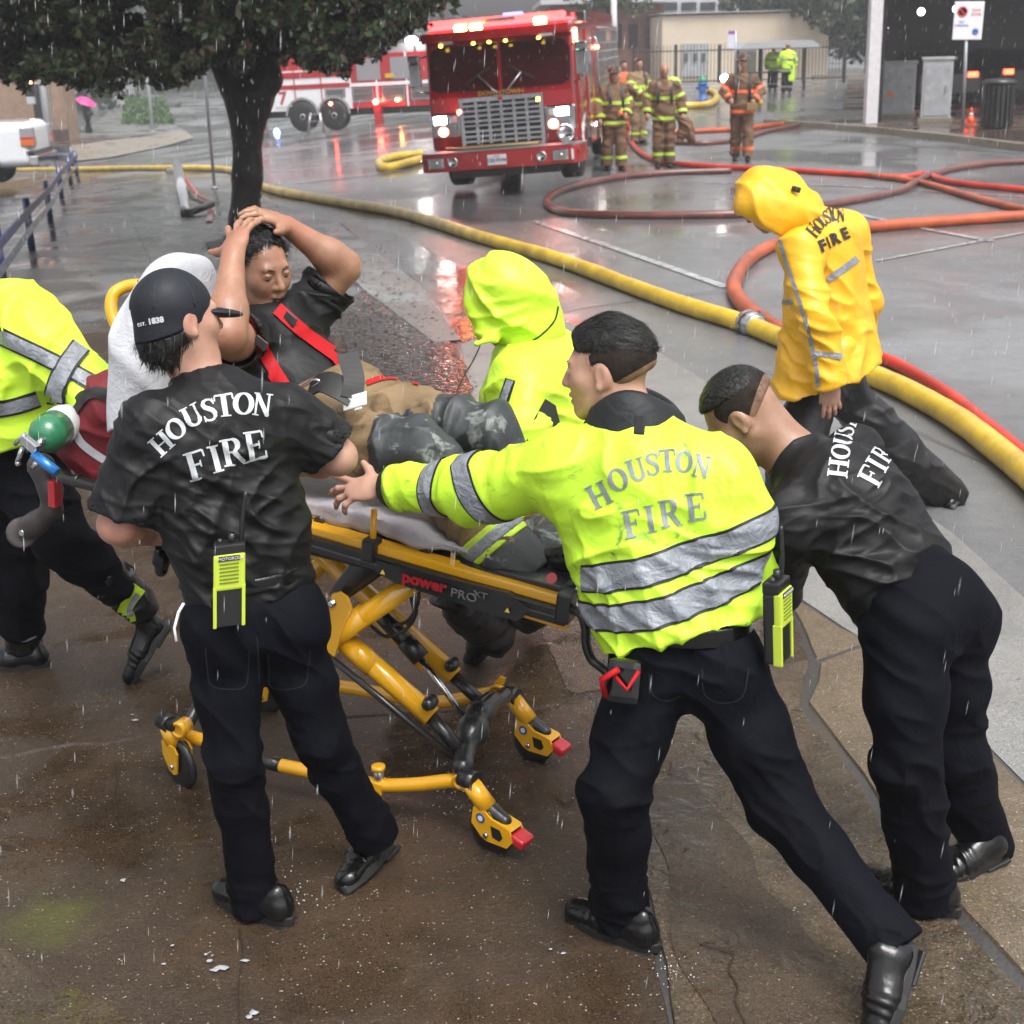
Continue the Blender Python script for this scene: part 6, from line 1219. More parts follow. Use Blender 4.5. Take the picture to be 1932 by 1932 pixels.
# radios
def radio(px,py,Y,X,ax,label,scl=1.28):
    X=nrm(X); ax=nrm(ax); n_=nrm(np.cross(X,ax)); n_=n_ if n_[1]<0 else -n_; c=J(px,py,Y); t=thing('radio',label,'radio',c,'lime handheld radios worn at the belt'); ml=mat('radio_lime',(.50,.62,.05),.4,coat=.3)
    MB().box(c,(.028,.018,.072),X,n_,ax,bev=.006).build('case',M_bk2,t); MB().box(c+n_*.013+ax*.040,(.030,.008,.036),X,n_,ax,bev=.005).build('lime_face',ml,t)
    for q in(-1,1): MB().box(c+n_*.012+X*.027*q-ax*.03,(.0035,.009,.042),X,n_,ax,bev=.002).build('lime_edge',ml,t)
    for k in range(6): MB().box(c+n_*.0215+ax*(.058-k*.0075),(.018,.001,.0013),X,n_,ax).build('grille_slot',mat('slot_olive',(.16,.2,.02),.5),t)
    MB().box(c+n_*.0215+ax*.069,(.020,.0012,.005),X,n_,ax).build('name_strip',M_blk,t); textobj('MOTOROLA',.0085,c+n_*.0232+ax*.069+X*.003,X if np.cross(X,ax)@n_>0 else -X,ax,M_white,t,ext=.0003,name='name_lettering')
    MB().box(c+ax*.083,(.030,.017,.012),X,n_,ax,bev=.004).build('top_cap',M_bk2,t); MB().cyl(c+ax*.09+X*.004,c+ax*.112+X*.004,.007,10).build('volume_knob',M_bk2,t); MB().cyl(c+ax*.09-X*.018,c+ax*.103-X*.018,.005,8).build('channel_knob',M_bk2,t)
    MB().tube(spline([c+ax*.09+X*.022,c+ax*.14+X*.024+n_*.004,c+ax*.19+X*.030-n_*.0],5),[.005]*5+[.0035]*6,8).build('antenna',M_bk2,t)
    t.scale=(scl,)*3
radio(433,1110,3.27,V3(1,.15,.05),V3(.09,.0,1),'lime and black radio on the belt of the man in the cap')
radio(1466,1180,3.20,V3(.5,.8,0),V3(-.05,0,1),'lime and black radio at the right hip of the pusher')
UP=V3(0,0,1); DBG=0
# ============================================================ man in the cap, back to us
def person_cap():
    pv=J(478,1150,3.47); ch=J(415,850,3.50); sl=J(283,800,3.44); sr=J(545,780,3.60); nk=J(375,697,3.56); hc=J(338,606,3.56)
    X=nrm(sr-sl); fr=nrm(np.cross(UP,X)); # away from the camera
    t=thing('person','man in black shirt and dark cap with his back turned, walking beside the stretcher','person',G(470,1720))
    el,wl=J(222,990,3.40),J(276,1008,3.58); er,wr=J(638,862,3.62),J(520,880,3.92)
    if DBG: print('cap',lens(sl,el,wl),lens(sr,er,wr),lens(pv,(sl+sr)/2,nk,hc),np.linalg.norm(sr-sl))
    s=SDF(.004); torso(s,pv,ch,sl,sr,nk,fr,-.025); hf=nrm(V3(.80,.62,-.05)); L,M,x,f,u=head(s,hc,hf,nrm(V3(-.10,.05,1)),1.0,face=True)
    s.cone(nk-UP*.03,hc-UP*.02-hf*.02,.064,.060,.03); arm(s,sl,el,wl,(.05,.045,.030)); arm(s,sr,er,wr,(.05,.045,.030)); hand(s,wl,nrm(V3(.8,.35,-.35)),V3(.1,-.3,-1),UP*.3+fr,(.35,.45,.5,.55),.08); hand(s,wr,nrm(wr-er),V3(0,0,-1),V3(-1,0,0),(.5,.5,.5,.5))
    V,F=s.mesh(); body=mesh_np('body',V,F,SK_A,t)
    # cap
    s=SDF(.004); Mx=M; s.ell(L((0,-.018,.040)),(.0815,.1000,.084),.01,Mx); s.cone(L((0,-.018,.035)),L((0,-.022,-.07)),.0985,.096,.01,x,.82); s.plane(L((0,-.09,-.038)),-u+f*.30,.004); s.plane(L((0,.0,.012)),nrm(f*.8-u),.004,ctr=L((0,.10,-.05)),rad=.10); s.func(lambda P,D:D)
    V,F=s.mesh(); cap=mesh_np('cap',V,F,M_cap,t)
    s=SDF(.0035); s.ell(L((0,.100,.014)),(.070,.072,.013),.006,np.stack([x,nrm(f-u*.16),nrm(u+f*.16)])); s.plane(L((0,.05,0)),-f,.003)
    V,F=s.mesh(); mesh_np('cap_peak',V,F,M_cap,cap); MB().ball(L((0,-.018,.127)),.009,10,sc=(1,1,.5)).build('cap_button',M_cap,cap)
    for a in range(6):
        an=a*math.pi/3+.25; pts=[L((.084*math.sin(th)*math.cos(an),-.018+.102*math.sin(th)*math.sin(an),.040+.0865*math.cos(th))) for th in np.linspace(.1,1.6,12)]; MB().tube(pts,.0022,5).build('cap_seam',mat('cap_stitching',(.012,.014,.02),.7),cap)
    tr=bvh(cap); decal(tr,'EST.',268,612,9,12,MATS['silver_print'],cap,.0015,.03,'cap_lettering'); decal(tr,'1838',294,605,15,10,MATS['silver_print'],cap,.0015,.05,'cap_number')
    s=SDF(.004); s.ell(L((0,-.028,.012)),(.0835,.100,.100),.01,M); s.cone(L((0,-.050,-.03)),L((0,-.055,-.085)),.056,.052,.03); s.plane(L((0,-.09,-.040)),u-f*.30,.003); s.plane(L((0,-.020,-.105)),-u-f*.35,.01); s.plane(L((0,.012,0)),f-u*.3,.006); s.ell(L((.08,-.004,-.002)),(.02,.026,.036),.004,M,'-'); s.ell(L((-.08,-.004,-.002)),(.02,.026,.036),.004,M,'-')
    V,F=s.mesh(); N=vnorm(V,F); V=V+N*((vnoise(V*np.array([1,1,.22]),150.)-.5)*.007)[:,None]; V=V-np.outer(np.clip(vnoise(V*np.array([1,1,0.]),85.)-.3,0,1)*np.clip((L((0,0,-.045))[2]-V[:,2])/.03,0,1.2),u)*.030; mesh_np('hair',V,F,M_hair,t); strands('hair_locks',V,F,1500,.030,.0028,-u-f*.2,M_hair,t,.2,3)
    # shirt
    s=SDF(.005); torso(s,pv+UP*.03,ch,sl,sr,nk-UP*.02,fr,.012,hips=.165,waist=.158); sleeve(s,sl,sl+(el-sl)*.90,.078,.083); sleeve(s,sr,sr+(er-sr)*.86,.078,.080)
    s.plane(J(470,1118,3.47),V3(.08,0,-1),.006); s.cone(nk-UP*.01,nk+UP*.08,.063,.063,.006,mode='-')
    fd=[(V3(.5,0,.9),.055,.024,J(430,1050,3.3),.20),(V3(-.7,0,.7),.06,.022,J(540,1000,3.3),.2),(V3(.8,0,-.6),.05,.018,J(300,930,3.3),.16),(V3(.3,0,1),.04,.006,None,0),(V3(.6,0,.8),.028,.005,None,0),(V3(1,0,.2),.05,.010,J(560,830,3.4),.12),(V3(.4,0,1),.03,.010,J(480,1070,3.3),.16)]
    sh=cloth('shirt',s,M_tee,t,fd,3)
    MB().tube([nk+V3(.066*math.cos(a),.066*math.sin(a),-.012-.018*math.sin(a)*0)+UP*(.006*math.cos(a)) for a in np.linspace(0,2*math.pi,25)],.006,6).build('collar',M_tee,t)
    tr=bvh(sh)
    def z(a,b): return a*.3364,500+b*.3364
    for chh,cx,cy,w_,h_,an in(('H',907,1000,98,112,43),('O',985,920,104,112,36),('U',1078,848,104,112,27),('S',1172,815,78,122,17),('T',1258,788,102,120,8),('O',1364,778,108,120,1),('N',1470,785,96,118,-7),('F',1106,1120,112,152,17),('I',1208,1087,62,146,15),('R',1308,1046,122,146,13),('E',1430,1012,106,154,11)):
        q=z(cx,cy); letter(tr,chh,q[0],q[1],w_*.3364*1.13,h_*.3364*1.06,an,M_print,t)
    # trousers
    hl,hr=pv-X*.085-UP*.04,pv+X*.085-UP*.04; kl,al=J(438,1425,3.38),J(482,1690,3.42); kr,ar=J(602,1392,3.52),J(700,1565,3.62)
    if DBG: print('cap legs',lens(hl,kl,al),lens(hr,kr,ar))
    s=SDF(.0055); trousers(s,pv,[(hl,kl,al),(hr,kr,ar)],X,fr,(.094,.074,.064,.070),wrad=.14)
    trs=cloth('trousers',s,M_navy,t,[(V3(0,0,1),.05,.016,kl,.13),(V3(.3,0,1),.05,.016,kr,.13),(V3(.8,0,.5),.05,.012,J(480,1230,3.3),.14),(V3(0,0,1),.035,.012,al+UP*.05,.10),(V3(.4,0,1),.035,.010,ar+UP*.05,.10),(V3(.7,0,.7),.07,.008,None,0)],5)
    tq=bvh(trs)
    for px in([(388,1222),(392,1262),(398,1292),(432,1300),(462,1294),(468,1258),(470,1228)],[(505,1232),(508,1268),(512,1296),(545,1300),(575,1290),(582,1255),(585,1226)],[(484,1200),(487,1240),(488,1290)]): surf_ribbon('trouser_seam',tq,px,2.2,mat('seam_line',(.006,.007,.010),.8),t,.0015,5)  # seam lines slightly lighter than the trouser cloth
    belt=SDF(.005); belt.cone(pv+UP*.085,pv+UP*.125,.150,.146,.01,fr,.76,capa=True,capb=True); V,F=belt.mesh(); mesh_np('belt',V,F,M_leather,t)
    surf=None
    shoe(t,G(548,1745,.012),G(385,1680,.012),L=.30,leg=al+UP*.02); 
    shoe(t,J(738,1598,3.74),G(662,1680,.012),up=nrm(V3(-.55,-.2,.8)),L=.29,leg=ar)
    MB().tube([J(333,1210,3.33),J(329,1185,3.34),J(337,1155,3.35),J(347,1138,3.36)],.004,6).build('pocket_piping',MATS['sign_white'],t)
    gl=SDF(.005); gl.chain([J(302,1030,3.62),J(306,1052,3.62),J(304,1076,3.62)],[.020,.024,.018],.01); gl.cone(J(298,1040,3.6),J(292,1062,3.6),.010,.008,.01); V,F=gl.mesh(); g_=mesh_np('work_glove',V,F,M_leather); tag(g_,'black work glove dangling from the left hand of the man in the cap','glove')
    MB().tube([wl+nrm(el-wl)*.03+V3(math.cos(a)*.012,math.sin(a)*.031,math.cos(a)*.031) for a in np.linspace(0,6.283,18)],.005,6).build('wristband',M_blk,t)
    return t
# ============================================================ man in the lime jacket pushing
def person_lime():
    pv=J(1300,1235,3.32); ch=J(1215,960,3.46); sl=J(1075,885,3.52); sr=J(1350,908,3.40); nk=J(1185,790,3.56); hc=J(1146,700,3.60)
    X=nrm(sr-sl); ax=nrm(nk-pv); fr=nrm(np.cross(ax,X)); fr=fr if fr[1]>0 else -fr
    t=thing('person','dark haired man in a lime and silver jacket reaching over the stretcher','person',G(1150,1780))
    el,wl=J(905,925,3.66),J(722,918,3.84); er,wr=J(1415,1060,3.62),J(1340,1150,3.86)
    if DBG: print('lime',lens(sl,el,wl),lens(sr,er,wr),lens(pv,(sl+sr)/2,nk,hc),np.linalg.norm(sr-sl))
    s=SDF(.004); torso(s,pv,ch,sl,sr,nk,fr,-.03); hf=nrm(V3(-.93,.30,-.12)); L,M,x,f,u=head(s,hc,hf,nrm(V3(-.12,.1,1)),1.05)
    s.cone(nk-ax*.05,hc-UP*.03-hf*.03,.068,.062,.03); arm(s,sl,el,wl,(.05,.045,.030)); arm(s,sr,er,wr)
    hand(s,wl,V3(-.95,.18,-.12),V3(-.1,.55,-.8),V3(0,.25,1),(.12,.30,.42,.52),.42,1.05,thumb=(.95,.45,-.1)); hand(s,wr,nrm(wr-er),V3(0,0,-1),V3(-1,0,0),(.6,.6,.6,.6))
    V,F=s.mesh(); mesh_np('body',V,F,SK_A,t)
    def brows(): 
        for q in(-1,1): MB().tube([L((.016*q,.0905,.030)),L((.030*q,.0885,.036)),L((.047*q,.078,.032))],[.0035,.004,.002],6,flat=.6).build('eyebrow',M_hair,t)
    brows()
    for q in(-1,1): e=MB().ball(L((.031*q,.0815,.0105)),.0125,12).build('eye',M_eye,t); MB().ball(L((.031*q,.090,.0105)),.0058,8).build('iris',M_iris,e)
    s=SDF(.0035); s.ell(L((0,-.024,.026)),(.0815*1.05,.102*1.05,.084*1.05),.01,M); s.plane(L((0,-.0,-.040)),-u-f*.45,.01); s.plane(L((0,.040,.030)),f*.9-u*.55,.012); s.plane(L((0,.008,0)),f-u*.55,.01)
    for q in(-1,1): s.ell(L((.084*q,.002,-.004)),(.024,.028,.040),.004,M,'-')
    V,F=s.mesh(); mesh_np('clipped_sides',V,F,M_fade,t)
    s=SDF(.0035); s.ell(L((0,-.024,.026)),(.0802*1.05,.1005*1.05,.083*1.05),.01,M); s.plane(L((0,-.0,-.054)),-u-f*.45,.01); s.plane(L((0,.047,.030)),f*.9-u*.55,.012)
    for q in(-1,1): s.ell(L((.084*q,.002,-.004)),(.024,.028,.040),.004,M,'-')
    V,F=s.mesh(); mesh_np('stubble',V,F,M_stub,t); strands('short_hairs',V,F,5200,.0055,.0011,-u-f*.3,M_hair,t,.25,9,mask=lambda Q:((Q-L((0,-.02,-.045)))@(u+f*.25))/.085+.02)
    s=SDF(.0035); s.ell(L((.004,-.020,.048)),(.080*1.05,.106*1.05,.086*1.05),.01,M); s.cone(L((.01,.060,.092)),L((.0,-.02,.112)),.022,.028,.03); s.plane(L((0,-.02,.048)),-u*1.+f*.10,.012); s.plane(L((0,.060,.04)),f*.9-u*.5,.02)
    V,F=s.mesh(); N=vnorm(V,F); q=(V-L((0,0,0)))@M.T; V=V+N*((vnoise(q*np.array([150,22,60]),1.)-.5)*.006)[:,None]; mesh_np('hair',V,F,M_hair,t); strands('hair_locks',V,F,4200,.022,.0020,-f*1.-u*.55+x*.2,M_hair,t,.06,5,noise=.22)
    # jacket
    s=SDF(.005); torso(s,pv+ax*.02,ch,sl,sr,nk-ax*.03,fr,.055,depth=.78,hips=.165,waist=.15,chest=.165)
    s.cone(ch-X*.02,sr-ax*.12,.15,.12,.06,fr,.8)
    wc=wl+nrm(el-wl)*.035; s.cone(sl,el,.100,.088,.05); s.cone(el,wc,.088,.062,.04,capb=True); s.cone(sr,er,.095,.085,.05); s.cone(er,wr,.085,.07,.04)
    s.plane(J(1300,1205,3.2),nrm(pv-ch)+V3(-.02,0,-.05),.006)
    fd=[(V3(.4,0,1),.06,.022,J(1250,1160,3.2),.22),(nrm(wl-el),.05,.018,el,.16),(nrm(V3(-.6,0,1)),.06,.02,J(1080,1010,3.4),.18),(nrm(V3(1,0,.25)),.07,.012,None,0),(nrm(V3(.2,0,1)),.045,.016,J(1390,1060,3.3),.12)]
    jk=cloth('jacket',s,M_hvd,t,fd,11)
    d1=nrm(wl-el)
    def xb(px,py,Y,n,half): band(t,jk,J(px,py,Y),n,half,M_ref,M_trim,keep=None)
    armk=lambda c,n: np.linalg.norm(c-el)<.36 and (c-sl)@nrm(el-sl)>.03
    band(t,jk,J(818,950,3.70),nrm(J(722,918,3.84)-J(905,935,3.66)),.024,M_ref,M_trim,keep=lambda c,n:np.linalg.norm(c-J(818,950,3.75))<.16,tr=.006)
    band(t,jk,J(938,965,3.62),nrm(el-sl)+V3(.0,0,-.25),.026,M_ref,M_trim,keep=lambda c,n:np.linalg.norm(c-J(935,960,3.62))<.19,tr=.006)
    bk=lambda c,n:(c-J(1120,1130,3.4))@V3(1,0,.3)>-.02 or c[1]<3.3 and c[0]>.12
    tn=nrm(V3(-.34,0,1)+ax*.3)
    band(t,jk,J(1275,1070,3.2),tn,.030,M_ref,M_trim,keep=lambda c,n:c[0]>.17 and np.linalg.norm(c-J(1270,1080,3.35))<.34,tr=.007)
    band(t,jk,J(1320,1146,3.15),tn,.030,M_ref,M_trim,keep=lambda c,n:c[0]>.15,tr=.007)
    # cuff and collar
    c=SDF(.004); c.cone(wc+nrm(el-wl)*.01,wc+nrm(wl-el)*.020,.066,.052,.01,capa=True,capb=True); c.cone(wc,wc+nrm(wl-el)*.05,.040,.036,.004,mode='-'); cloth('cuff',c,M_trim,t)
    kc=nk+ax*.0+V3(.012,-.016,0); ca_=nrm(ax+V3(.18,-.25,0)); cm=fabric('black_collar_fleece',(.008,.009,.011),.6,.4,14,.3); cb2=MB().lathe(kc,ca_,[(-.060,.150),(-.01,.140),(.030,.126),(.052,.114),(.060,.104),(.054,.092),(.02,.082),(-.02,.084)],36,caps=False); co_=cb2.build('collar',cm,t)
    for v in co_.data.vertices: p_=np.array(v.co); v.co=Vector(p_+ca_*(.018*math.sin(p_[0]*23)+.010*math.sin(p_[1]*31+2))+nrm(X)*.006*math.sin(p_[2]*60))
    MB().box(J(1207,801,3.28),(.013,.006,.024),X,fr,bev=.004).build('collar_tab',M_trim,t)
    tr=bvh(jk)
    for chh,cx,cy,w_,h_,an in(('H',1131,934,40,46,27),('O',1166,905,38,44,23),('U',1201,887,37,43,17),('S',1231,876,27,43,10),('T',1259,869,33,42,4),('O',1291,871,35,42,-3),('N',1324,880,33,42,-12),('F',1194,988,38,54,12),('I',1227,979,20,52,10),('R',1264,968,42,52,8),('E',1313,956,38,52,7)):
        letter(tr,chh,cx,cy,w_,h_,an,M_printg,t)
    hl,hr=pv-X*.09-UP*.03,pv+X*.09-UP*.03; kl,al=J(1160,1490,3.22),J(1170,1715,3.28); kr,ar=J(1475,1520,3.20),J(1672,1770,2.98)
    if DBG: print('lime legs',lens(hl,kl,al),lens(hr,kr,ar))
    s=SDF(.006); trousers(s,pv,[(hl,kl,al),(hr,kr,ar)],X,fr,(.106,.086,.074,.078))
    trs=cloth('trousers',s,M_navy,t,[(V3(0,0,1),.05,.014,kl,.13),(V3(.6,0,.8),.05,.014,kr,.13),(V3(0,0,1),.035,.014,al+UP*.06,.10),(V3(.6,0,.8),.04,.010,ar+UP*.05,.10),(V3(.7,0,.7),.07,.009,None,0)],7)
    tq=bvh(trs)
    for px in([(1325,1262),(1330,1310),(1362,1326),(1400,1314),(1412,1262)],[(1225,1272),(1232,1310),(1258,1322),(1285,1312)]): surf_ribbon('trouser_seam',tq,px,2.2,mat('seam_line',(.006,.007,.010),.8),t,.0015,5)
    b=SDF(.005); b.cone(pv+UP*.07,pv+UP*.12,.158,.156,.01,fr,.8,capa=True,capb=True); V,F=b.mesh(); mesh_np('belt',V,F,M_leather,t)
    pc=J(1180,1285,3.18); o=MB().box(pc,(.045,.03,.055),X,fr,bev=.02).build('belt_pouch',M_leather,t); MB().tube([pc+V3(-.03,-.03,.03),pc+V3(.0,-.05,.0),pc+V3(.03,-.03,.04)],.006,6).build('pouch_cord',M_redst,o); MB().tube([pc+V3(-.05,-.02,-.03),pc+V3(-.06,-.03,.02),pc+V3(-.02,-.04,.05)],.008,6).build('red_tool',M_redst,o)
    shoe(t,G(1238,1795,.012),G(1050,1718,.012),L=.31,leg=al)
    shoe(t,J(1728,1790,2.95),G(1672,1955,.01),up=nrm(V3(-.9,-.1,.35)),L=.29,leg=ar)
    return t
# ============================================================ man in black shirt bending at right
def person_bent():
    pv=J(1735,1150,3.52); ch=J(1600,950,3.66); sl=J(1480,985,3.58); sr=J(1610,855,3.92); nk=J(1500,868,3.80); hc=J(1402,786,3.84)
    ax=nrm((sl+sr)/2-pv); X=nrm(sr-sl); fr=nrm(np.cross(X,ax)); fr=-fr if fr[2]>0 else fr
    t=thing('person','short haired man in a black shirt bending low over the foot of the stretcher','person',G(1740,1700))
    el,wl=J(1455,1115,3.72),J(1320,1120,3.90); er,wr=J(1440,1000,4.12),J(1300,1060,4.12)
    if DBG: print('bent',lens(sl,el,wl),lens(sr,er,wr),lens(pv,(sl+sr)/2,nk,hc),np.linalg.norm(sr-sl))
    s=SDF(.004); torso(s,pv,ch,sl,sr,nk,fr,-.028); hf=nrm(V3(-.62,.18,-.76)); hu=nrm(V3(-.62,.25,.74)); L,M,x,f,u=head(s,hc,hf,hu,1.05)
    s.cone(nk,hc-hf*.03+V3(.02,0,-.01),.070,.064,.03); s.cone((sl+sr)/2+UP*.0,nk,.08,.07,.05); arm(s,sl,el,wl); arm(s,sr,er,wr)
    hand(s,wl,nrm(wl-el),V3(0,0,-1),V3(0,1,0),(.6,.6,.6,.6)); hand(s,wr,nrm(wr-er),V3(0,0,-1),V3(0,-1,0),(.6,.6,.6,.6))
    V,F=s.mesh(); mesh_np('body',V,F,SK_E,t)
    s=SDF(.0035); s.ell(L((0,-.022,.030)),(.0805*1.05,.1015*1.05,.086*1.05),.01,M); s.plane(L((0,-.0,-.030)),-u-f*.5,.01); s.plane(L((0,.045,.030)),f*.9-u*.45,.012)
    for q in(-1,1): s.ell(L((.084*q,.004,-.006)),(.024,.028,.038),.004,M,'-')
    V,F=s.mesh(); mesh_np('clipped_sides',V,F,M_fade,t)
    s=SDF(.0035); s.ell(L((0,-.022,.030)),(.0793*1.05,.1002*1.05,.085*1.05),.01,M); s.plane(L((0,-.0,-.048)),-u-f*.5,.01); s.plane(L((0,.052,.030)),f*.9-u*.45,.012)
    for q in(-1,1): s.ell(L((.084*q,.004,-.006)),(.024,.028,.038),.004,M,'-')
    V,F=s.mesh(); mesh_np('stubble',V,F,M_stub,t); strands('short_hairs',V,F,5200,.0055,.0011,-u-f*.3,M_hair,t,.25,9,mask=lambda Q:((Q-L((0,-.02,-.045)))@(u+f*.25))/.085+.02)
    s=SDF(.0035); s.ell(L((0,-.016,.046)),(.080*1.05,.104*1.05,.084*1.05),.01,M); s.plane(L((0,-.02,.052)),-u+f*.35,.02); s.plane(L((0,.062,.045)),f*.9-u*.5,.02)
    V,F=s.mesh(); N=vnorm(V,F); V=V+N*((vnoise(V,160.)-.5)*.003)[:,None]; mesh_np('hair',V,F,M_hair,t); strands('hair_locks',V,F,3000,.010,.0016,f*.6-u*.3,M_hair,t,.5,5)
    s=SDF(.005); torso(s,pv+ax*.04,ch,sl,sr,nk-(nk-ch)*.12,fr,.012,depth=.74,hips=.165,waist=.165,chest=.172); s.cone(ch,nk-(nk-ch)*.15,.13,.085,.04); sleeve(s,sl,sl+(el-sl)*1.0,.085,.082,hollow=False); s.cone(el,el*.4+wl*.6,.072,.06,.03); sleeve(s,sr,sr+(er-sr)*.8,.08,.08)
    s.plane(pv+ax*.015,-ax+V3(.0,0,-.1),.006)
    fd=[(nrm(V3(.35,0,1)),.05,.02,J(1700,1010,3.4),.25),(nrm(ax*1.+V3(0,0,.6)),.045,.016,J(1600,1050,3.4),.25),(nrm(V3(-.7,0,.7)),.05,.010,J(1560,820,3.7),.10),(ax,.06,.009,None,0)]
    sh=cloth('shirt',s,M_tee,t,fd,13); tr=bvh(sh)
    for chh,cx,cy,w_,h_,an in(('H',1581,884,34,38,82),('O',1586,853,28,37,80),('U',1591,829,24,35,76),('S',1596,812,17,32,72),('T',1602,799,14,28,66),('F',1643,898,30,46,62),('I',1654,877,15,44,60),('R',1664,857,22,40,58)):
        letter(tr,chh,cx,cy,w_,h_,an,M_print,t)
    XX=nrm(np.cross(V3(-1,.15,0),UP)); hl,hr=J(1705,1185,3.42),J(1785,1170,3.58); kl,al=J(1712,1440,3.33),J(1745,1680,3.36); kr,ar=J(1800,1420,3.55),J(1858,1590,3.62)
    if DBG: print('bent legs',lens(hl,kl,al),lens(hr,kr,ar))
    s=SDF(.006); trousers(s,pv+UP*.0,[(hl,kl,al),(hr,kr,ar)],nrm(hr-hl),V3(-1,.1,.0),(.112,.088,.078,.080),up=ax*.5+UP*.4,wrad=.165)
    s.ell(J(1770,1140,3.5),(.13,.12,.12),.06)
    cloth('trousers',s,M_navy,t,[(V3(0,0,1),.05,.014,kl,.13),(V3(.1,0,1),.05,.014,kr,.13),(V3(0,0,1),.035,.014,al+UP*.06,.10),(V3(.4,0,.7),.06,.010,None,0)],9)
    b=SDF(.005); b.cone(pv+ax*.035,pv+ax*.075,.178,.178,.01,fr,.80,capa=True,capb=True); V,F=b.mesh(); mesh_np('belt',V,F,fabric('olive_belt',(.03,.03,.015),.5,.2),t)
    shoe(t,G(1805,1728,.012),G(1625,1665,.012),L=.31,leg=al); shoe(t,J(1892,1610,3.58),G(1830,1640,.012),up=nrm(V3(-.3,-.1,.9)),L=.28,leg=ar)
    return t
# ============================================================ man in the yellow raincoat
def person_yellow():
    pv=J(1562,715,6.55); ch=J(1555,505,6.5); sl=J(1508,470,6.30); sr=J(1598,436,6.68); nk=J(1508,415,6.5); hc=J(1446,382,6.5)
    X=nrm(sr-sl); ax=nrm((sl+sr)/2-pv); fr=nrm(np.cross(UP,X)); 
    t=thing('person','man in a long yellow hooded raincoat walking left with his head down','person',G(1600,960))
    el,wl=J(1540,610,6.14),J(1567,725,6.12); er,wr=J(1630,570,6.75),J(1622,640,6.85)
    if DBG: print('yellow',lens(sl,el,wl),lens(sr,er,wr),lens(pv,(sl+sr)/2,nk,hc),np.linalg.norm(sr-sl))
    s=SDF(.006); torso(s,pv,ch,sl,sr,nk,fr,-.02); hf=nrm(V3(-.8,0.05,-.6)); L,M,x,f,u=head(s,hc,hf,nrm(V3(-.6,0,.8)),1.0); s.cone(nk,hc,.06,.055,.03); arm(s,sl,el,wl); arm(s,sr,er,wr)
    hand(s,wl-nrm(wl-el)*.01,V3(.12,0,-1),V3(.1,.9,0),V3(-.8,0,0),(.15,.2,.25,.3),.12,1.0,thumb=(.3,.9,.3)); V,F=s.mesh(); mesh_np('body',V,F,SK_A,t)
    s=SDF(.008); s.ell(hc+V3(.01,0,.01),(.155,.135,.165),.05,np.stack([nrm(V3(1,0,.55)),V3(0,1,0),nrm(V3(-.55,0,1))])); s.cone(hc+V3(.02,0,0),nk+V3(.0,0,.02),.12,.115,.06); s.cone(J(1425,385,6.42),J(1468,408,6.42),.10,.09,.05); s.cone(hc+V3(-.03,0,-.08),hc+V3(-.20,-.02,-.26),.085,.09,.02,mode='-')
    s.plane(J(1430,424,6.4),nrm(V3(-.48,0,-1)),.01,ctr=hc+V3(-.08,0,-.14),rad=.20)
    hd=cloth('hood',s,M_yc,t,[(nrm(V3(.7,0,.7)),.07,.018,None,0)],4)
    MB().box(J(1502,357,6.38),(.020,.008,.012),nrm(V3(1,0,-.3)),V3(0,1,0),bev=.004).build('hood_patch',M_trim,t)
    s=SDF(.008); torso(s,pv,ch,sl,sr,nk,fr,.035,depth=.85,hips=.16,waist=.15,chest=.15); s.cone(ch,J(1564,770,6.5),.20,.40,.06,fr,.66); s.cone(sl,el,.088,.083,.04); s.cone(el,wl+nrm(wl-el)*.01,.083,.075,.018,capb=True); s.cone(sr,er,.09,.08,.05); s.cone(er,wr,.08,.07,.04)
    s.plane(J(1560,712,6.45),nrm(V3(.24,0,-1)),.006,ctr=J(1560,900,6.4),rad=.85)
    s.cone(J(1562,790,6.5),J(1562,700,6.5),.34,.31,.01,fr,.64,mode='-')
    ct=cloth('raincoat',s,M_yc,t,[(nrm(V3(.4,0,1)),.07,.022,el,.2),(nrm(V3(1,0,.1)),.09,.03,J(1590,660,6.3),.25),(nrm(V3(.6,0,1)),.08,.014,None,0),(nrm(V3(.8,0,.6)),.06,.02,J(1480,650,6.3),.16)],6)
    tr=bvh(ct)
    surf_ribbon('silver_stripe',tr,[(1468,432),(1480,480),(1500,540),(1522,610),(1538,680),(1545,730)],7,M_ref,t,.006)
    surf_ribbon('silver_stripe',tr,[(1561,528),(1590,508),(1616,488)],13,M_ref,t,.006); surf_ribbon('silver_stripe',tr,[(1462,562),(1480,570),(1498,568)],9,M_ref,t,.006); surf_ribbon('silver_stripe',tr,[(1538,668),(1560,668),(1586,673)],11,M_ref,t,.008)
    for chh,cx,cy,w_,h_,an in(('H',1534,436,17,27,50),('O',1544,424,15,26,42),('U',1552,416,13,26,35),('S',1560,410,11,26,27),('T',1568,405,13,27,18),('O',1576,403,14,27,8),('N',1586,405,14,28,0)): letter(tr,chh,cx,cy,w_,h_,an,M_trim,t,off=.005)
    for chh,cx,cy in(('F',1551,465),('I',1562,459),('R',1574,452),('E',1593,442)): decal(tr,chh,cx,cy,29,22,M_trim,t,.006,.05,'printed_letter',sx=.95 if chh!='I' else .5)
    s=SDF(.008); hl,hr=pv+V3(-.08,-.05,-.05),pv+V3(.06,.1,-.05); kl,al=J(1500,850,6.35),J(1470,1000,6.3); kr,ar=J(1690,845,6.70),J(1785,935,6.90)
    if DBG: print('yellow legs',lens(hl,kl,al),lens(hr,kr,ar))
    trousers(s,pv,[(hl,kl,al),(hr,kr,ar)],X,fr,(.12,.105,.095,.10)); cloth('trousers',s,fabric('black_waterproof_trousers',(.010,.010,.012),.45,.6,9,.3),t,[(nrm(V3(.6,0,.8)),.06,.018,None,0)],8)
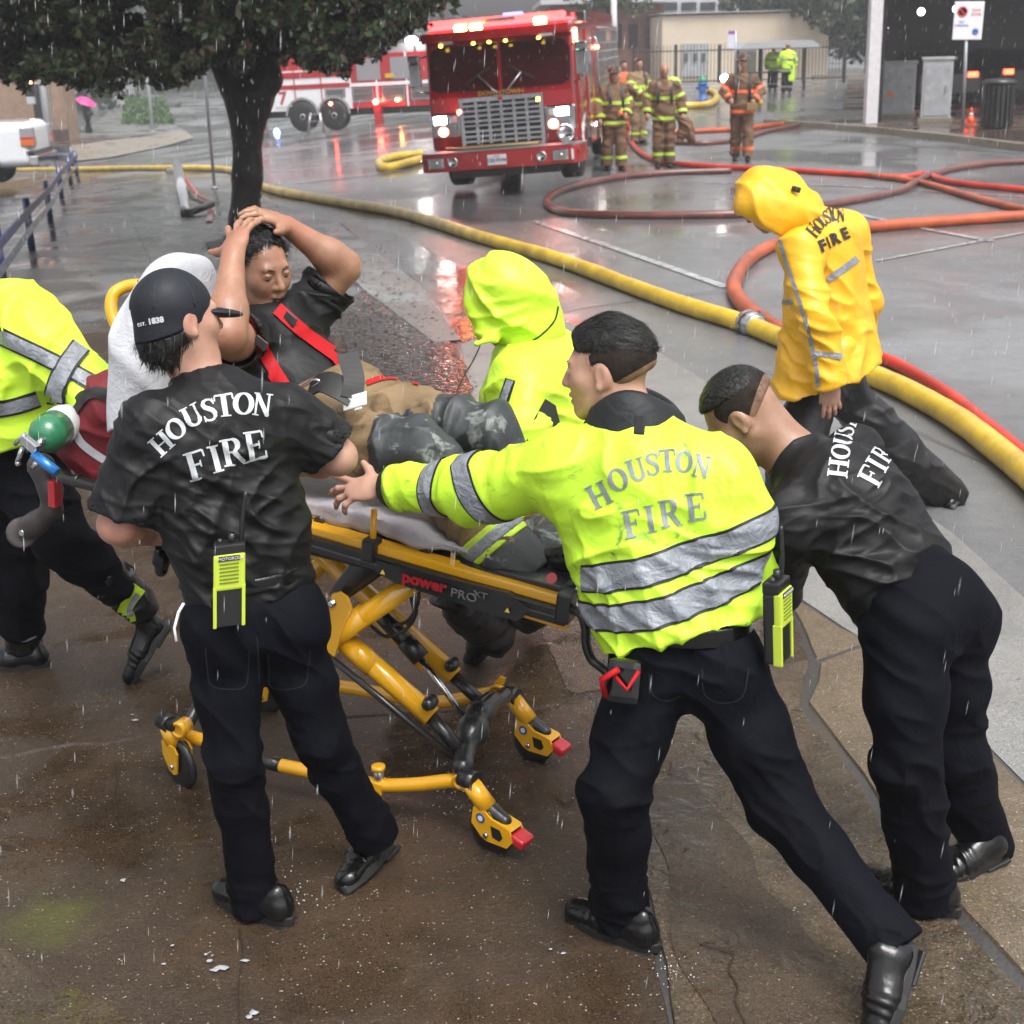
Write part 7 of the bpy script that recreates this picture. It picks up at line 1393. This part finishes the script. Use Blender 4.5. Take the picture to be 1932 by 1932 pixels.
    shoe(t,J(1812,938,7.0),G(1790,985,.01),up=nrm(V3(-.8,.1,.5)),L=.29,leg=ar,h=.008,name='boot'); shoe(t,G(1500,1020,.01),G(1420,1020,.01),h=.008,leg=al,name='boot')
    return t
# ============================================================ hooded person in lime beyond the stretcher
def person_hooded():
    pv=J(1010,880,4.62); ch=J(1015,740,4.74); sl=J(985,722,4.56); sr=J(1080,705,4.95); nk=J(1005,655,4.78); hc=J(955,590,4.76)
    X=nrm(sr-sl); fr=nrm(np.cross(UP,X)); t=thing('person','person hidden in a lime hood and jacket behind the foot of the stretcher','person',G(930,1230))
    s=SDF(.006); torso(s,pv,ch,sl,sr,nk,fr,-.02); hf=nrm(V3(-.85,.2,-.5)); head(s,hc,hf,nrm(V3(-.5,0,.85)),1.0); s.cone(nk,hc,.06,.055,.03)
    el,wl=J(985,830,4.35),J(930,860,4.3); arm(s,sl,el,wl); hand(s,wl,V3(-1,-.1,-.2),V3(0,0,-1),V3(0,-1,0)); V,F=s.mesh(); mesh_np('body',V,F,SK_A,t)
    s=SDF(.006); s.ell(J(957,568,4.74),(.135,.125,.165),.05,np.stack([nrm(V3(1,0,.62)),V3(0,1,0),nrm(V3(-.62,0,1))])); s.cone(J(960,560,4.74),J(1000,612,4.76),.115,.120,.05); s.cone(J(903,580,4.7),J(912,632,4.66),.045,.030,.04); s.cone(hc+V3(-.06,0,-.02),hc+V3(-.25,.06,-.10),.085,.09,.02,mode='-')
    s.cone(J(930,640,4.62),J(900,648,4.60),.025,.010,.03); s.plane(J(915,655,4.7),nrm(V3(-.25,0,-1)),.01,ctr=hc+V3(-.1,0,-.16),rad=.17)
    hd=cloth('hood',s,M_hv,t,[(nrm(V3(.7,0,.7)),.06,.020,None,0),(nrm(V3(-.3,0,1)),.045,.014,J(930,620,4.6),.12)],4)
    s=SDF(.006); torso(s,pv,ch,sl,sr,nk,fr,.055,depth=.85,hips=.17,waist=.16,chest=.155); s.cone(sl,el,.095,.085,.05); s.cone(el,wl,.08,.06,.04); s.cone(J(1060,700,4.9),J(1080,860,4.9),.1,.12,.05)
    jk=cloth('jacket',s,M_hv,t,[(nrm(V3(.2,0,1)),.07,.016,None,0),(nrm(V3(1,0,.2)),.06,.026,J(1000,780,4.5),.2)],6); tr=bvh(jk); surf_ribbon('collar_seam',bvh(hd),[(1052,578),(1045,605),(1020,632),(985,652),(950,662)],3,M_trim,t,.003)
    surf_ribbon('stripe_edging',tr,[(964,716),(951,760),(941,800)],20,M_trim,t,.004); surf_ribbon('reflective_stripe',tr,[(964,718),(951,760),(942,796)],13,M_ref,t,.007)
    # dark panel
    V=[cast(tr,*p,.006) for p in((1026,752),(1046,765),(1058,808),(1022,832),(992,832),(1008,790))]
    if all(v is not None for v in V): b=MB(); b._add(V+[sum(V)/6],[(i,(i+1)%6,6) for i in range(6)]); b.build('black_panel',M_trim,t)
    MB().tube(spline([J(906,652,4.6),J(893,680,4.6),J(876,708,4.6),J(862,738,4.6)],5),.0022,5).build('drawcord',M_trim,t)
    s=SDF(.007); hl=pv+V3(-.09,-.05,-.05); hr=pv+V3(.07,.08,-.05); kl,al=J(880,1140,4.75),J(905,1200,5.0); kl=J(872,1120,4.62); al=J(925,1195,4.98); kr,ar=J(1010,1120,4.85),J(1000,1150,5.3)
    if DBG: print('hooded legs',lens(hl,kl,al))
    trousers(s,pv,[(hl,kl,al),(hr,kr,ar)],X,fr,(.11,.095,.085,.085)); cloth('trousers',s,fabric('black_rain_trousers',(.008,.009,.013),.4,.7,10,.3,coat=.15),t,[(nrm(V3(.3,0,1)),.06,.022,None,0),(nrm(V3(-.4,0,1)),.045,.02,kl,.2)],8)
    shoe(t,J(948,1205,4.95),G(905,1248,.01),up=nrm(V3(-.7,.1,.6)),L=.27,h=.006,leg=al,name='boot'); return t
# ============================================================ runner cut by the left edge
def person_left():
    pv=J(40,880,4.95); ch=J(30,720,4.85); sl=J(75,640,4.72); sr=J(-60,610,5.05); nk=J(-60,620,4.75); hc=J(-140,600,4.7)
    X=nrm(sr-sl); fr=V3(-1,-.1,-.2); t=thing('person','person in lime jacket and high black boots striding left, head out of the picture','person',G(100,1290))
    el,wl=J(165,740,4.62),J(190,800,4.50)
    s=SDF(.006); torso(s,pv+UP*.12,ch,sl,sr,nk,fr,-.06); head(s,hc,V3(-1,-.1,-.2),UP,1.0,face=False); s.cone(nk,hc,.06,.055,.03); arm(s,sl,el,wl); hand(s,wl,V3(.3,-.2,-1),V3(1,0,0),V3(0,-1,0)); V,F=s.mesh(); mesh_np('body',V,F,SK_A,t)
    s=SDF(.006); torso(s,pv,ch,sl,sr,nk,fr,.05,depth=.95,hips=.17,waist=.17,chest=.16); s.cone(J(30,600,4.85),J(60,700,4.8),.14,.15,.06); s.cone(sl,el,.115,.10,.05); s.cone(el,wl,.095,.08,.04); s.plane(J(60,825,4.8),nrm(V3(.25,0,-1)),.008)
    fd=[(nrm(V3(1,0,.6)),.07,.026,J(60,620,4.7),.22),(nrm(V3(-.3,0,1)),.06,.02,J(60,790,4.7),.2),(nrm(V3(.8,0,-.6)),.06,.012,None,0)]
    jk=cloth('jacket',s,M_hv,t,fd,16); tr=bvh(jk)
    for nm,wd_,mt,of in(('stripe_edging',32,M_trim,.004),('reflective_stripe',22,M_ref,.007)):
        surf_ribbon(nm,tr,[(-5,632),(60,662),(120,692),(196,736)],wd_,mt,t,of); surf_ribbon(nm,tr,[(-5,772),(30,766),(72,752)],wd_,mt,t,of)
    surf_ribbon('stripe_edging',tr,[(152,655),(128,690),(110,730),(106,762)],40,M_trim,t,.010); surf_ribbon('reflective_stripe',tr,[(152,656),(128,690),(111,728),(107,758)],31,M_ref,t,.013)
    s=SDF(.007); hl=pv+V3(.05,-.08,-.04); hr=pv+V3(-.09,.08,-.04); kl,al=J(120,1020,4.80),J(262,1140,4.98); kr,ar=J(35,1090,5.02),J(45,1215,5.15)
    if DBG: print('left legs',lens(hl,kl,al),lens(hr,kr,ar),lens(sl,el,wl))
    s.cone(pv,pv+UP*.2,.15,.16,.05); trousers(s,pv,[(hl,kl,kl*.35+al*.65),(hr,kr,kr*.3+ar*.7)],X,fr,(.125,.10,.085,.085)); cloth('trousers',s,M_navy,t,[(nrm(V3(.6,0,.8)),.06,.014,None,0)],8)
    for q,(a,b_,hh,tt,up) in enumerate(((kl*.55+al*.45,al,J(322,1178,5.0),G(258,1288,.01),nrm(V3(-.75,0,.4))),(kr*.5+ar*.5,ar,G(92,1258,.01),G(-40,1262,.01),UP))):
        s=SDF(.006); s.cone(a,b_,.082,.070,.03,capa=True); V,F=s.mesh(); N=vnorm(V,F); V=folds(V,N,[(nrm(b_-a),.05,.012,None,0)],3); sh_=mesh_np('boot_shaft',V,F,M_leather,t); shoe(sh_,hh,tt,up=up,L=.31,wd=.06,h=.006,leg=b_,name='boot_foot')
        trb=bvh(sh_); c=((247,1148),) if q==0 else ((45,1205),)
        if q==0: surf_ribbon('lime_patch_border',trb,[(262,1108),(240,1140),(236,1168),(256,1166)],26,M_lime,sh_,.004); surf_ribbon('silver_patch',trb,[(258,1120),(245,1143),(246,1160)],12,M_ref,sh_,.008)
        else: surf_ribbon('lime_patch_border',trb,[(18,1192),(45,1200),(72,1188)],26,M_lime,sh_,.004); surf_ribbon('silver_patch',trb,[(26,1196),(45,1202),(64,1194)],13,M_ref,sh_,.008)
    return t
# ============================================================ the patient
def person_patient():
    pv=J(622,790,4.28); ch=J(530,680,4.42); sl=J(455,650,4.30); sr=J(588,586,4.58); nk=J(500,618,4.54); hc=J(489,508,4.46)
    X=nrm(sr-sl); ax=nrm((sl+sr)/2-pv); fr=nrm(np.cross(X,ax)); fr=fr if fr[2]>0 else -fr
    t=thing('person','seated patient in black shirt with red braces, both hands on his head','person',pv-UP*.1)
    el,wl=J(427,630,4.00),J(440,478,4.18); er,wr=J(650,503,4.60),J(543,428,4.52)
    if DBG: print('patient',lens(sl,el,wl),lens(sr,er,wr),lens(pv,(sl+sr)/2,nk,hc),np.linalg.norm(sr-sl))
    s=SDF(.0035); torso(s,pv,ch,sl,sr,nk,fr,-.028); hf=nrm(V3(.70,-.70,-.24)); hu=nrm(V3(.12,-.20,1)); L,M,x,f,u=head(s,hc,hf,hu,1.06)
    s.cone(nk-UP*.03,hc-hf*.03-UP*.04,.066,.060,.03); arm(s,sl,el,wl,(.055,.052,.031)); arm(s,sr,er,wr,(.055,.050,.031)); s.ell(sl+(el-sl)*.5,(.06,.06,.06),.04)
    ta=hand(s,wl,nrm(J(458,400,4.34)-wl),V3(.35,.75,-.3),V3(-1,0,0),(.10,.14,.18,.22),.30,1.05,thumb=(1.,.35,.0)); hand(s,wr,nrm(J(488,398,4.44)-wr),V3(-.3,.3,-.85),V3(-.2,-.6,-.2),(.25,.30,.35,.40),.22,1.05)
    V,F=s.mesh(); 
    o=mesh_np('body',V,F,SK_P,t)
    for q in(-1,1): e=MB().ball(L((.031*q,.0788,.0085)),.0125,14).build('eye',M_eye,t); MB().ball(L((.031*q+.002,.0878,.0050)),.0056,10).build('iris',M_iris,e); s2=SDF(.002); s2.ell(L((.031*q,.0803,.0115)),(.0155,.0150,.0140),.003,M); s2.plane(L((0,0,.0125)),-u,.001); V,F=s2.mesh(); mesh_np('eyelid',V,F,SK_P,t); MB().tube([L((.014*q,.0905,.026)),L((.030*q,.0895,.033)),L((.047*q,.079,.028))],[.0035,.0042,.002],6,flat=.6).build('eyebrow',M_hair,t)
    s2=SDF(.002); s2.chain([L((-.022,.083,-.0555)),L((0,.0975,-.0535)),L((.022,.083,-.0555))],[.002,.0050,.002],.004); s2.chain([L((-.020,.082,-.0645)),L((0,.0955,-.0695)),L((.020,.082,-.0645))],[.002,.0062,.002],.004); V,F=s2.mesh(); mesh_np('lips',V,F,M_pink,t)
    MB().tube([L((-.014,.094,-.0605)),L((0,.0985,-.0610)),L((.014,.094,-.0605))],.0022,6).build('mouth_opening',mat('mouth_dark',(.03,.008,.008),.5),t)
    s=SDF(.0035); s.ell(L((0,-.022,.038)),(.087,.107,.095),.01,M); s.plane(L((0,.0,-.010)),-u-f*.7,.01); s.plane(L((0,.060,.040)),f*.9-u*.4,.012); s.plane(L((0,.010,0)),f-u*.45,.01)
    for q in(-1,1): s.ell(L((.084*q,.004,-.006)),(.024,.028,.038),.004,M,'-')
    V,F=s.mesh(); N=vnorm(V,F); V=V+N*((vnoise(V*np.array([1,1,.4]),130.)-.35)*.009)[:,None]; mesh_np('hair',V,F,M_hair,t); strands('hair_locks',V,F,2600,.026,.0026,f*.9+u*.1,M_hair,t,.5,5)
    s=SDF(.0045); torso(s,pv+ax*.05,ch,sl,sr,nk-(nk-ch)*.15,fr,.008,waist=.15); sleeve(s,sl,sl+(el-sl)*.55,.082,.088); sleeve(s,sr,sr+(er-sr)*.62,.080,.090); s.cone(nk-(nk-ch)*.12,nk+nrm(nk-ch)*.10+fr*.02,.070,.10,.006,mode='-')
    s.ell(hc+f*.035-u*.115,(.085,.085,.055),.01,mode='-')
    sh=cloth('shirt',s,M_tee,t,[(nrm(V3(.8,0,.6)),.045,.022,J(570,690,4.2),.16),(nrm(V3(.2,0,1)),.040,.018,J(560,540,4.5),.12),(nrm(V3(.5,0,1)),.05,.012,None,0)],3); tr=bvh(sh)
    for px in([(462,600),(484,640),(504,678),(524,712),(538,735)],[(522,584),(556,614),(590,642),(628,670),(645,690)]):
        surf_ribbon('red_brace',tr,px,24,M_redst,t,.007); 
    for (x_,y_) in((492,652),(545,604)):
        c=cast(tr,x_,y_,.012)
        if c is not None: MB().box(c,(.022,.014,.004),nrm(V3(.6,-.2,-.5)),nrm(V3(.5,.2,.8)),bev=.003).build('brace_buckle',M_blk,t)
    # bunker trousers
    hl,hr=pv-X*.09,pv+X*.09; kl,al=J(800,835,4.02),J(985,1085,3.88); kr,ar=J(925,815,4.20),J(1035,1030,4.08); kl=J(790,850,4.02)
    if DBG: print('patient legs',lens(hl,kl,al),lens(hr,kr,ar))
    s=SDF(.0055); s.cone(hl,hr,.14,.14,.06); s.cone(pv,pv+ax*.09,.140,.142,.05,fr,.8,capb=True); 
    for h_,k_,a_ in((hl,kl,al),(hr,kr,ar)): s.cone(h_,k_,.110,.090,.05); s.cone(k_,a_,.088,.096,.03,capb=True)
    tb=cloth('bunker_trousers',s,[M_tan],t,[(nrm(kl-hl),.06,.022,None,0),(nrm(V3(.6,0,-.6)),.07,.024,J(690,770,4.1),.2),(nrm(V3(0,.3,1)),.06,.02,J(740,810,4.0),.2)],8); tr=bvh(tb)
    for h_,k_,a_ in((hl,kl,al),(hr,kr,ar)):
        n_=nrm(a_-k_); s=SDF(.005); s.cone(a_-n_*.17,a_-n_*.10,.104,.104,.01,capa=True,capb=True); cloth('lime_cuff_stripe',s,M_lime,t); s=SDF(.005); s.cone(a_-n_*.153,a_-n_*.117,.1065,.1065,.01,capa=True,capb=True); cloth('silver_cuff_stripe',s,M_ref,t)
        s=SDF(.006); s.cone(a_-n_*.10,a_+n_*.02,.105,.108,.01,capb=True,capa=True); cloth('leather_cuff',s,M_knee,t)
        shoe(t,a_+n_*.06+V3(.02,0,0),a_+n_*.05+V3(.22,-.08,.12),up=nrm(-n_+V3(.3,0,.3)),h=.006,name='boot',leg=a_)
    # buckled belt, clip and loose strap
    tb.data.materials.append(M_knee); me=tb.data; fc=np.empty(len(me.polygons)*3,np.float32); me.polygons.foreach_get('center',fc); fc=fc.reshape(-1,3)+ORG[tb.name].astype(np.float32); mi=np.zeros(len(fc),np.int32)
    for h_,k_,a_ in((hl,kl,al),(hr,kr,ar)):
        d_=k_-h_; tt=((fc-h_)@d_)/(d_@d_); dl=np.linalg.norm((fc-h_)-np.outer(np.clip(tt,0,1),d_),axis=1); mi[(tt>.66+.03*np.sin(fc[:,0]*40))&(dl<.15)]=1; d2=a_-k_; t2=((fc-k_)@d2)/(d2@d2); dl=np.linalg.norm((fc-k_)-np.outer(np.clip(t2,0,1),d2),axis=1); mi[(dl<.13)&(t2>0)&(t2<.30)]=1
    me.polygons.foreach_set('material_index',mi)
    surf_ribbon('red_lining',tr,[(690,724),(735,712),(790,724)],10,M_redst,t,.006)
    return t
DBG=0
person_cap(); person_lime(); person_bent(); person_yellow(); person_hooded(); person_left(); person_patient()
# ============================================================ firefighters by the engine
M_lreflec=mat('lime_turnout_band',(.42,.60,.06),.4); M_oreflec=mat('orange_turnout_band',(.75,.14,.05),.4); M_helm=mat('brown_leather_helmet',(.05,.03,.02),.4,coat=.4)
def firefighter(px,py,H,faceang,label,helmet=True,bands=M_lreflec,arms=None,legs=0.,gear=None,coat=M_brown,scale=1.,bandm=None,trous=None,h=.014):
    o=G(px,py); t=thing('person',label,'person',o,'firefighters and officers in the background'); k=H/1.80; a=R_(faceang); f=V3(math.sin(a),-math.cos(a),0); x=V3(-f[1],f[0],0)  # f: facing, x: their left
    P=lambda u,v,z:o+(x*u+f*v+V3(0,0,z))*k
    hc=P(0,.03,1.66); sl,sr=P(.19,0,1.40),P(-.19,0,1.40); arms=arms or (((.30,.02,1.18),(.30,.14,.94)),((-.30,.02,1.18),(-.30,.14,.94)))
    s=SDF(.010 if h>.01 else h); torso(s,P(0,0,.95),P(0,0,1.28),sl,sr,P(0,0,1.5),f,-.02); L,M,xx,ff,uu=head(s,hc,f+V3(0,0,-.15),UP,1.0*k,face=True); s.cone(P(0,0,1.46),hc,.06,.055,.03)
    for sh,(e,w_) in((sl,arms[0]),(sr,arms[1])): arm(s,sh,P(*e),P(*w_)); d=nrm(P(*w_)-P(*e)); s.ell(P(*w_)+d*.06,(.045,.045,.07),.02,None)
    V,F=s.mesh(); mesh_np('body',V,F,SK_E,t)
    s=SDF(h); torso(s,P(0,0,.98),P(0,0,1.28),sl,sr,P(0,0,1.47),f,.032,depth=.85,waist=.16,hips=.17); s.cone(P(0,0,1.0),P(0,0,.78),.20,.215,.05,f,.8,capb=True)
    for sh,(e,w_) in((sl,arms[0]),(sr,arms[1])): s.cone(sh,P(*e),.083,.083,.05); s.cone(P(*e),P(*w_),.083,.070,.03,capb=True)
    c=cloth('coat',s,coat,t,[(nrm(V3(.3,0,1)),.10,.022,None,0)],int(px)%17)
    for z_ in(1.20,.86): band(t,c,P(0,0,z_),V3(0,0,1),.030*k,bands,None,keep=lambda q,n:abs((q-o)@x)<.25*k and q[2]>o[2]+.5,off=.010)
    for sh,(e,w_) in((sl,arms[0]),(sr,arms[1])):
        for fr_ in((.56,),(.80,)):
            A,B=(sh,P(*e)) if fr_[0]<.6 else (P(*e),P(*w_)); m_=A+(B-A)*(fr_[0]+(.12 if fr_[0]<.6 else 0)); band(t,c,m_,nrm(B-A),.028*k,bands,None,keep=lambda q,n,m_=m_:np.linalg.norm(q-m_)<.13*k,off=.010)
    s=SDF(h); hl,hr=P(.09,0,.92),P(-.09,0,.92); kl,kr=P(.10,.03+legs,.50),P(-.10,.03-legs,.50); al,ar=P(.11,-.0+legs*1.6,.12),P(-.11,0-legs*1.6,.12); trousers(s,P(0,0,.92),[(hl,kl,al),(hr,kr,ar)],x,f,(.11,.10,.095,.10)); tr_=cloth('trousers',s,trous or coat,t,[(V3(0,0,1),.10,.020,None,0)],5)
    for A in(al,ar):
        band(t,tr_,A+V3(0,0,.12),V3(0,0,1),.028*k,bands,None,keep=lambda q,n,A=A:np.linalg.norm(q-A-V3(0,0,.12))<.15,off=.010); kk=A+f*0+V3(0,0,.42)
        shoe(t,A+f*-.09-V3(0,0,.12)+V3(0,0,.01),A+f*.2-V3(0,0,.12)+V3(0,0,.01),h=.012,name='boot',leg=A)
    if coat is M_brown: s=SDF(.014); [s.ell(P(u,.07+legs*(1 if u>0 else -1),.50),(.075,.05,.10),.02) for u in(.10,-.10)]; V,F=s.mesh(); mesh_np('knee_pads',V,F,M_trim,t)
    if helmet:
        s=SDF(.007); s.ell(hc+V3(0,0,.08)*k,(.115*k,.130*k,.105*k),.02,np.stack([x,f,UP])); s.plane(hc+V3(0,0,.07),V3(0,0,-1),.005); s.ell(hc+V3(0,0,.065)*k-f*.03,(.145*k,.195*k,.016),.02,np.stack([x,f,UP])); V,F=s.mesh(); hm=mesh_np('helmet',V,F,M_helm,t); MB().prism([hc+f*.12+V3(0,0,.07)+x*.03,hc+f*.12+V3(0,0,.07)-x*.03,hc+f*.13+V3(0,0,.17)-x*.022,hc+f*.13+V3(0,0,.17)+x*.022],f*.01).build('helmet_shield',mat('brass_shield',(.12,.07,.03),.4),hm)
    elif helmet is not None:
        s=SDF(.008); s.ell(hc+V3(0,0,.03),(.082*k,.10*k,.09*k),.01,np.stack([x,f,UP])); s.plane(hc+V3(0,0,.02),-UP+f*.6,.01); V,F=s.mesh(); mesh_np('hair',V,F,M_fade,t)
    return t,P,f,x,o
cross=(((.27,.10,1.20),(.10,.28,1.10)),((-.27,.10,1.20),(-.08,.26,1.05)))
t,P,f,x,o=firefighter(1158,322,1.74,14,'helmeted firefighter in a brown coat standing closest to the engine wheel',arms=(((.29,.06,1.16),(.16,.24,1.0)),((-.31,.0,1.16),(-.30,.10,.92))),legs=.06)
MB().cyl(P(-.02,-.22,.98),P(-.02,-.22,1.42),.085,14).build('air_tank',M_blk,t)
for u in(-.12,.12): ribbon('pack_strap',[P(u,.17,1.10),P(u,.19,1.30),P(u,.08,1.50)],.05,[f]*3,M_trim,t)
MB().ball(P(.05,.24,1.02),.05,8).build('orange_glove',M_oreflec,t)
t,P,f,x,o=firefighter(1252,316,1.80,-2,'bald firefighter in a brown coat holding gear, facing the street',helmet=None,arms=(((.30,.0,1.16),(.32,.10,.92)),((-.30,.0,1.16),(-.30,.10,.94))))
ribbon('loose_scarf',[P(.10,.12,1.48),P(.08,.17,1.40),P(.0,.18,1.36),P(-.08,.17,1.40),P(-.10,.12,1.48)],.07,[f]*5,mat('tan_scarf',(.2,.12,.06),.7),t)
for u in(-.12,.12): ribbon('pack_strap',[P(u,.17,1.10),P(u,.19,1.30),P(u,.08,1.50)],.05,[f]*3,M_trim,t)
MB().ball(P(.16,-.18,1.42),.13,12,sc=(1.2,.8,1)).build('lime_bottle',M_lreflec,t)
gq=thing('turnout_gear','brown turnout coat bundle hanging from the bald firefighter\'s hand','coat',J(1290,245,o[1])); s=SDF(.014); s.chain([J(1284,222,o[1]-.1),J(1296,240,o[1]-.1),J(1306,262,o[1]-.1)],[.08,.12,.07],.08); s.cone(J(1290,235,o[1]-.1),J(1284,262,o[1]-.1),.08,.07,.05); cloth('bundle',s,M_brown,gq,[(nrm(V3(.6,0,1)),.09,.04,None,0)],5)
t,P,f,x,o=firefighter(1203,272,1.80,30,'bareheaded firefighter in a tan coat behind the other two',helmet=False,arms=cross,coat=fabric('light_tan_turnout',(.24,.16,.085),.8,.4,6,.3)); ribbon('pack_strap',[P(.1,.17,1.10),P(.1,.19,1.30),P(.1,.08,1.50)],.05,[f]*3,M_trim,t)
firefighter(1176,262,1.74,20,'person in an orange top partly hidden behind the helmeted firefighter',helmet=False,arms=cross,coat=fabric('orange_top',(.5,.13,.05),.7,.4,6,.2),bands=M_redst)
t,P,f,x,o=firefighter(1398,304,1.86,-8,'helmeted firefighter in a brown coat with orange bands walking alone',bands=M_oreflec,arms=(((.33,.0,1.20),(.20,.22,1.04)),((-.33,.0,1.20),(-.22,.20,1.06))),legs=.10)
for u in(-.12,.12): ribbon('pack_strap',[P(u,.17,1.05),P(u,.19,1.30),P(u,.08,1.50)],.05,[f]*3,M_trim,t)
MB().cyl(P(0,-.22,.98),P(0,-.22,1.42),.085,14).build('air_tank',M_blk,t); MB().box(P(.16,.26,.94),(.10,.05,.07),x,f,bev=.02).build('air_mask',mat('mask_tan',(.22,.15,.05),.5),t); MB().ball(P(.30,.12,1.00),.06,8).build('yellow_glove',M_yh,t); MB().ball(P(-.32,-.05,1.42),.07,10).build('shoulder_lamp',M_lw,t)
t,P,f,x,o=firefighter(1457,170,1.70,160,'officer in a lime jacket at the left inside the bus shelter',helmet=False,coat=M_hv,bands=M_ref,trous=M_navy,h=.02)
t,P,f,x,o=firefighter(1484,176,1.80,175,'officer in a long lime jacket standing right under the bus shelter roof',helmet=False,coat=M_hv,bands=M_ref,trous=M_navy,h=.02); MB().box(P(-.16,.0,.72),(.12,.1,.30),x,f,bev=.05).build('long_tail',M_hv,t)
# walker under the pink umbrella
t,P,f,x,o=firefighter(168,252,1.70,150,'dark dressed pedestrian walking under a pink umbrella','0'=='1',coat=fabric('dark_coat',(.015,.015,.02),.6,.4,6,.3),bands=M_trim,trous=M_navy,legs=.14,h=.02,arms=(((.28,.05,1.2),(.15,.25,1.3)),((-.28,.02,1.18),(-.25,.2,1.0))))
um=thing('umbrella','bright pink umbrella over the dark dressed pedestrian','umbrella',P(.12,.2,1.3)); c=P(.02,.10,1.78); axu=nrm(V3(.45,-.2,1)); MB().lathe(c-axu*.0,axu,[(-.10,.56),(-.02,.46),(.08,.28),(.13,.1),(.14,.01)],8,caps=False).build('canopy',mat('pink_umbrella',(.62,.04,.22),.5,coat=.2),um); MB().cyl(P(.12,.2,1.25),c+axu*.18,.012,8).build('shaft',M_blk,um)
# rain
def rain():
    r=np.random.RandomState(77); n=9000; Y=1.8+r.rand(n)**.7*24; px=r.rand(n)*1990-30; py=r.rand(n)*1990-30
    d=cF[None]+cR[None]*((px-CXY)/FPX)[:,None]-cU[None]*((py-CXY)/FPX)[:,None]; P=CAM+d*(Y/d[:,1])[:,None]; keep=P[:,2]>zg(P[:,0],P[:,1])+.05; P=P[keep]; Y=Y[keep]; n=len(P)
    ln=(.012+.034*r.rand(n)); ax=np.array([.10,0,1.]); ax/=np.linalg.norm(ax); w_=(.0004+.00035*r.rand(n))*(1+.08*Y); V=[];F=[]
    ring=[np.array([math.cos(a),math.sin(a),0]) for a in(0,2.094,4.189)]
    P0=P-ax*ln[:,None]/2; P1=P+ax*ln[:,None]/2; A=[P0]+[P+ring[k]*w_[:,None] for k in range(3)]+[P1]; V=np.stack(A,1).reshape(-1,3); b=np.arange(n)[:,None]*5
    F=np.concatenate([b+np.array([[0,1+(k+1)%3,1+k,1+k]]) for k in range(3)]+[b+np.array([[4,1+k,1+(k+1)%3,1+(k+1)%3]]) for k in range(3)])
    me=bpy.data.meshes.new('rain'); me.from_pydata(V.tolist(),[],[tuple(dict.fromkeys(q)) for q in F.tolist()]); o=link('rain',me,mat('rain_water',(.75,.78,.82),.15,trans=.35,coat=1)); tag(o,'falling raindrops across the whole scene',kind='stuff')
    # splashes
    b=MB()
    for (x,y,rad,k) in((595,1295,45,70),(920,1240,20,10),(1270,1830,60,40),(560,1690,70,30),(860,1500,80,40)):
        for _ in range(k): p=G(x+r.randn()*rad*.35,y+r.randn()*rad*.30,.015+abs(r.randn())*.02); b.ball(p,.0012+.0016*r.rand(),4)
    tag(b.build('splash',MATS['rain_water'],None,weld=False),'splash droplets kicked up from the wet pavement',kind='stuff')
rain()
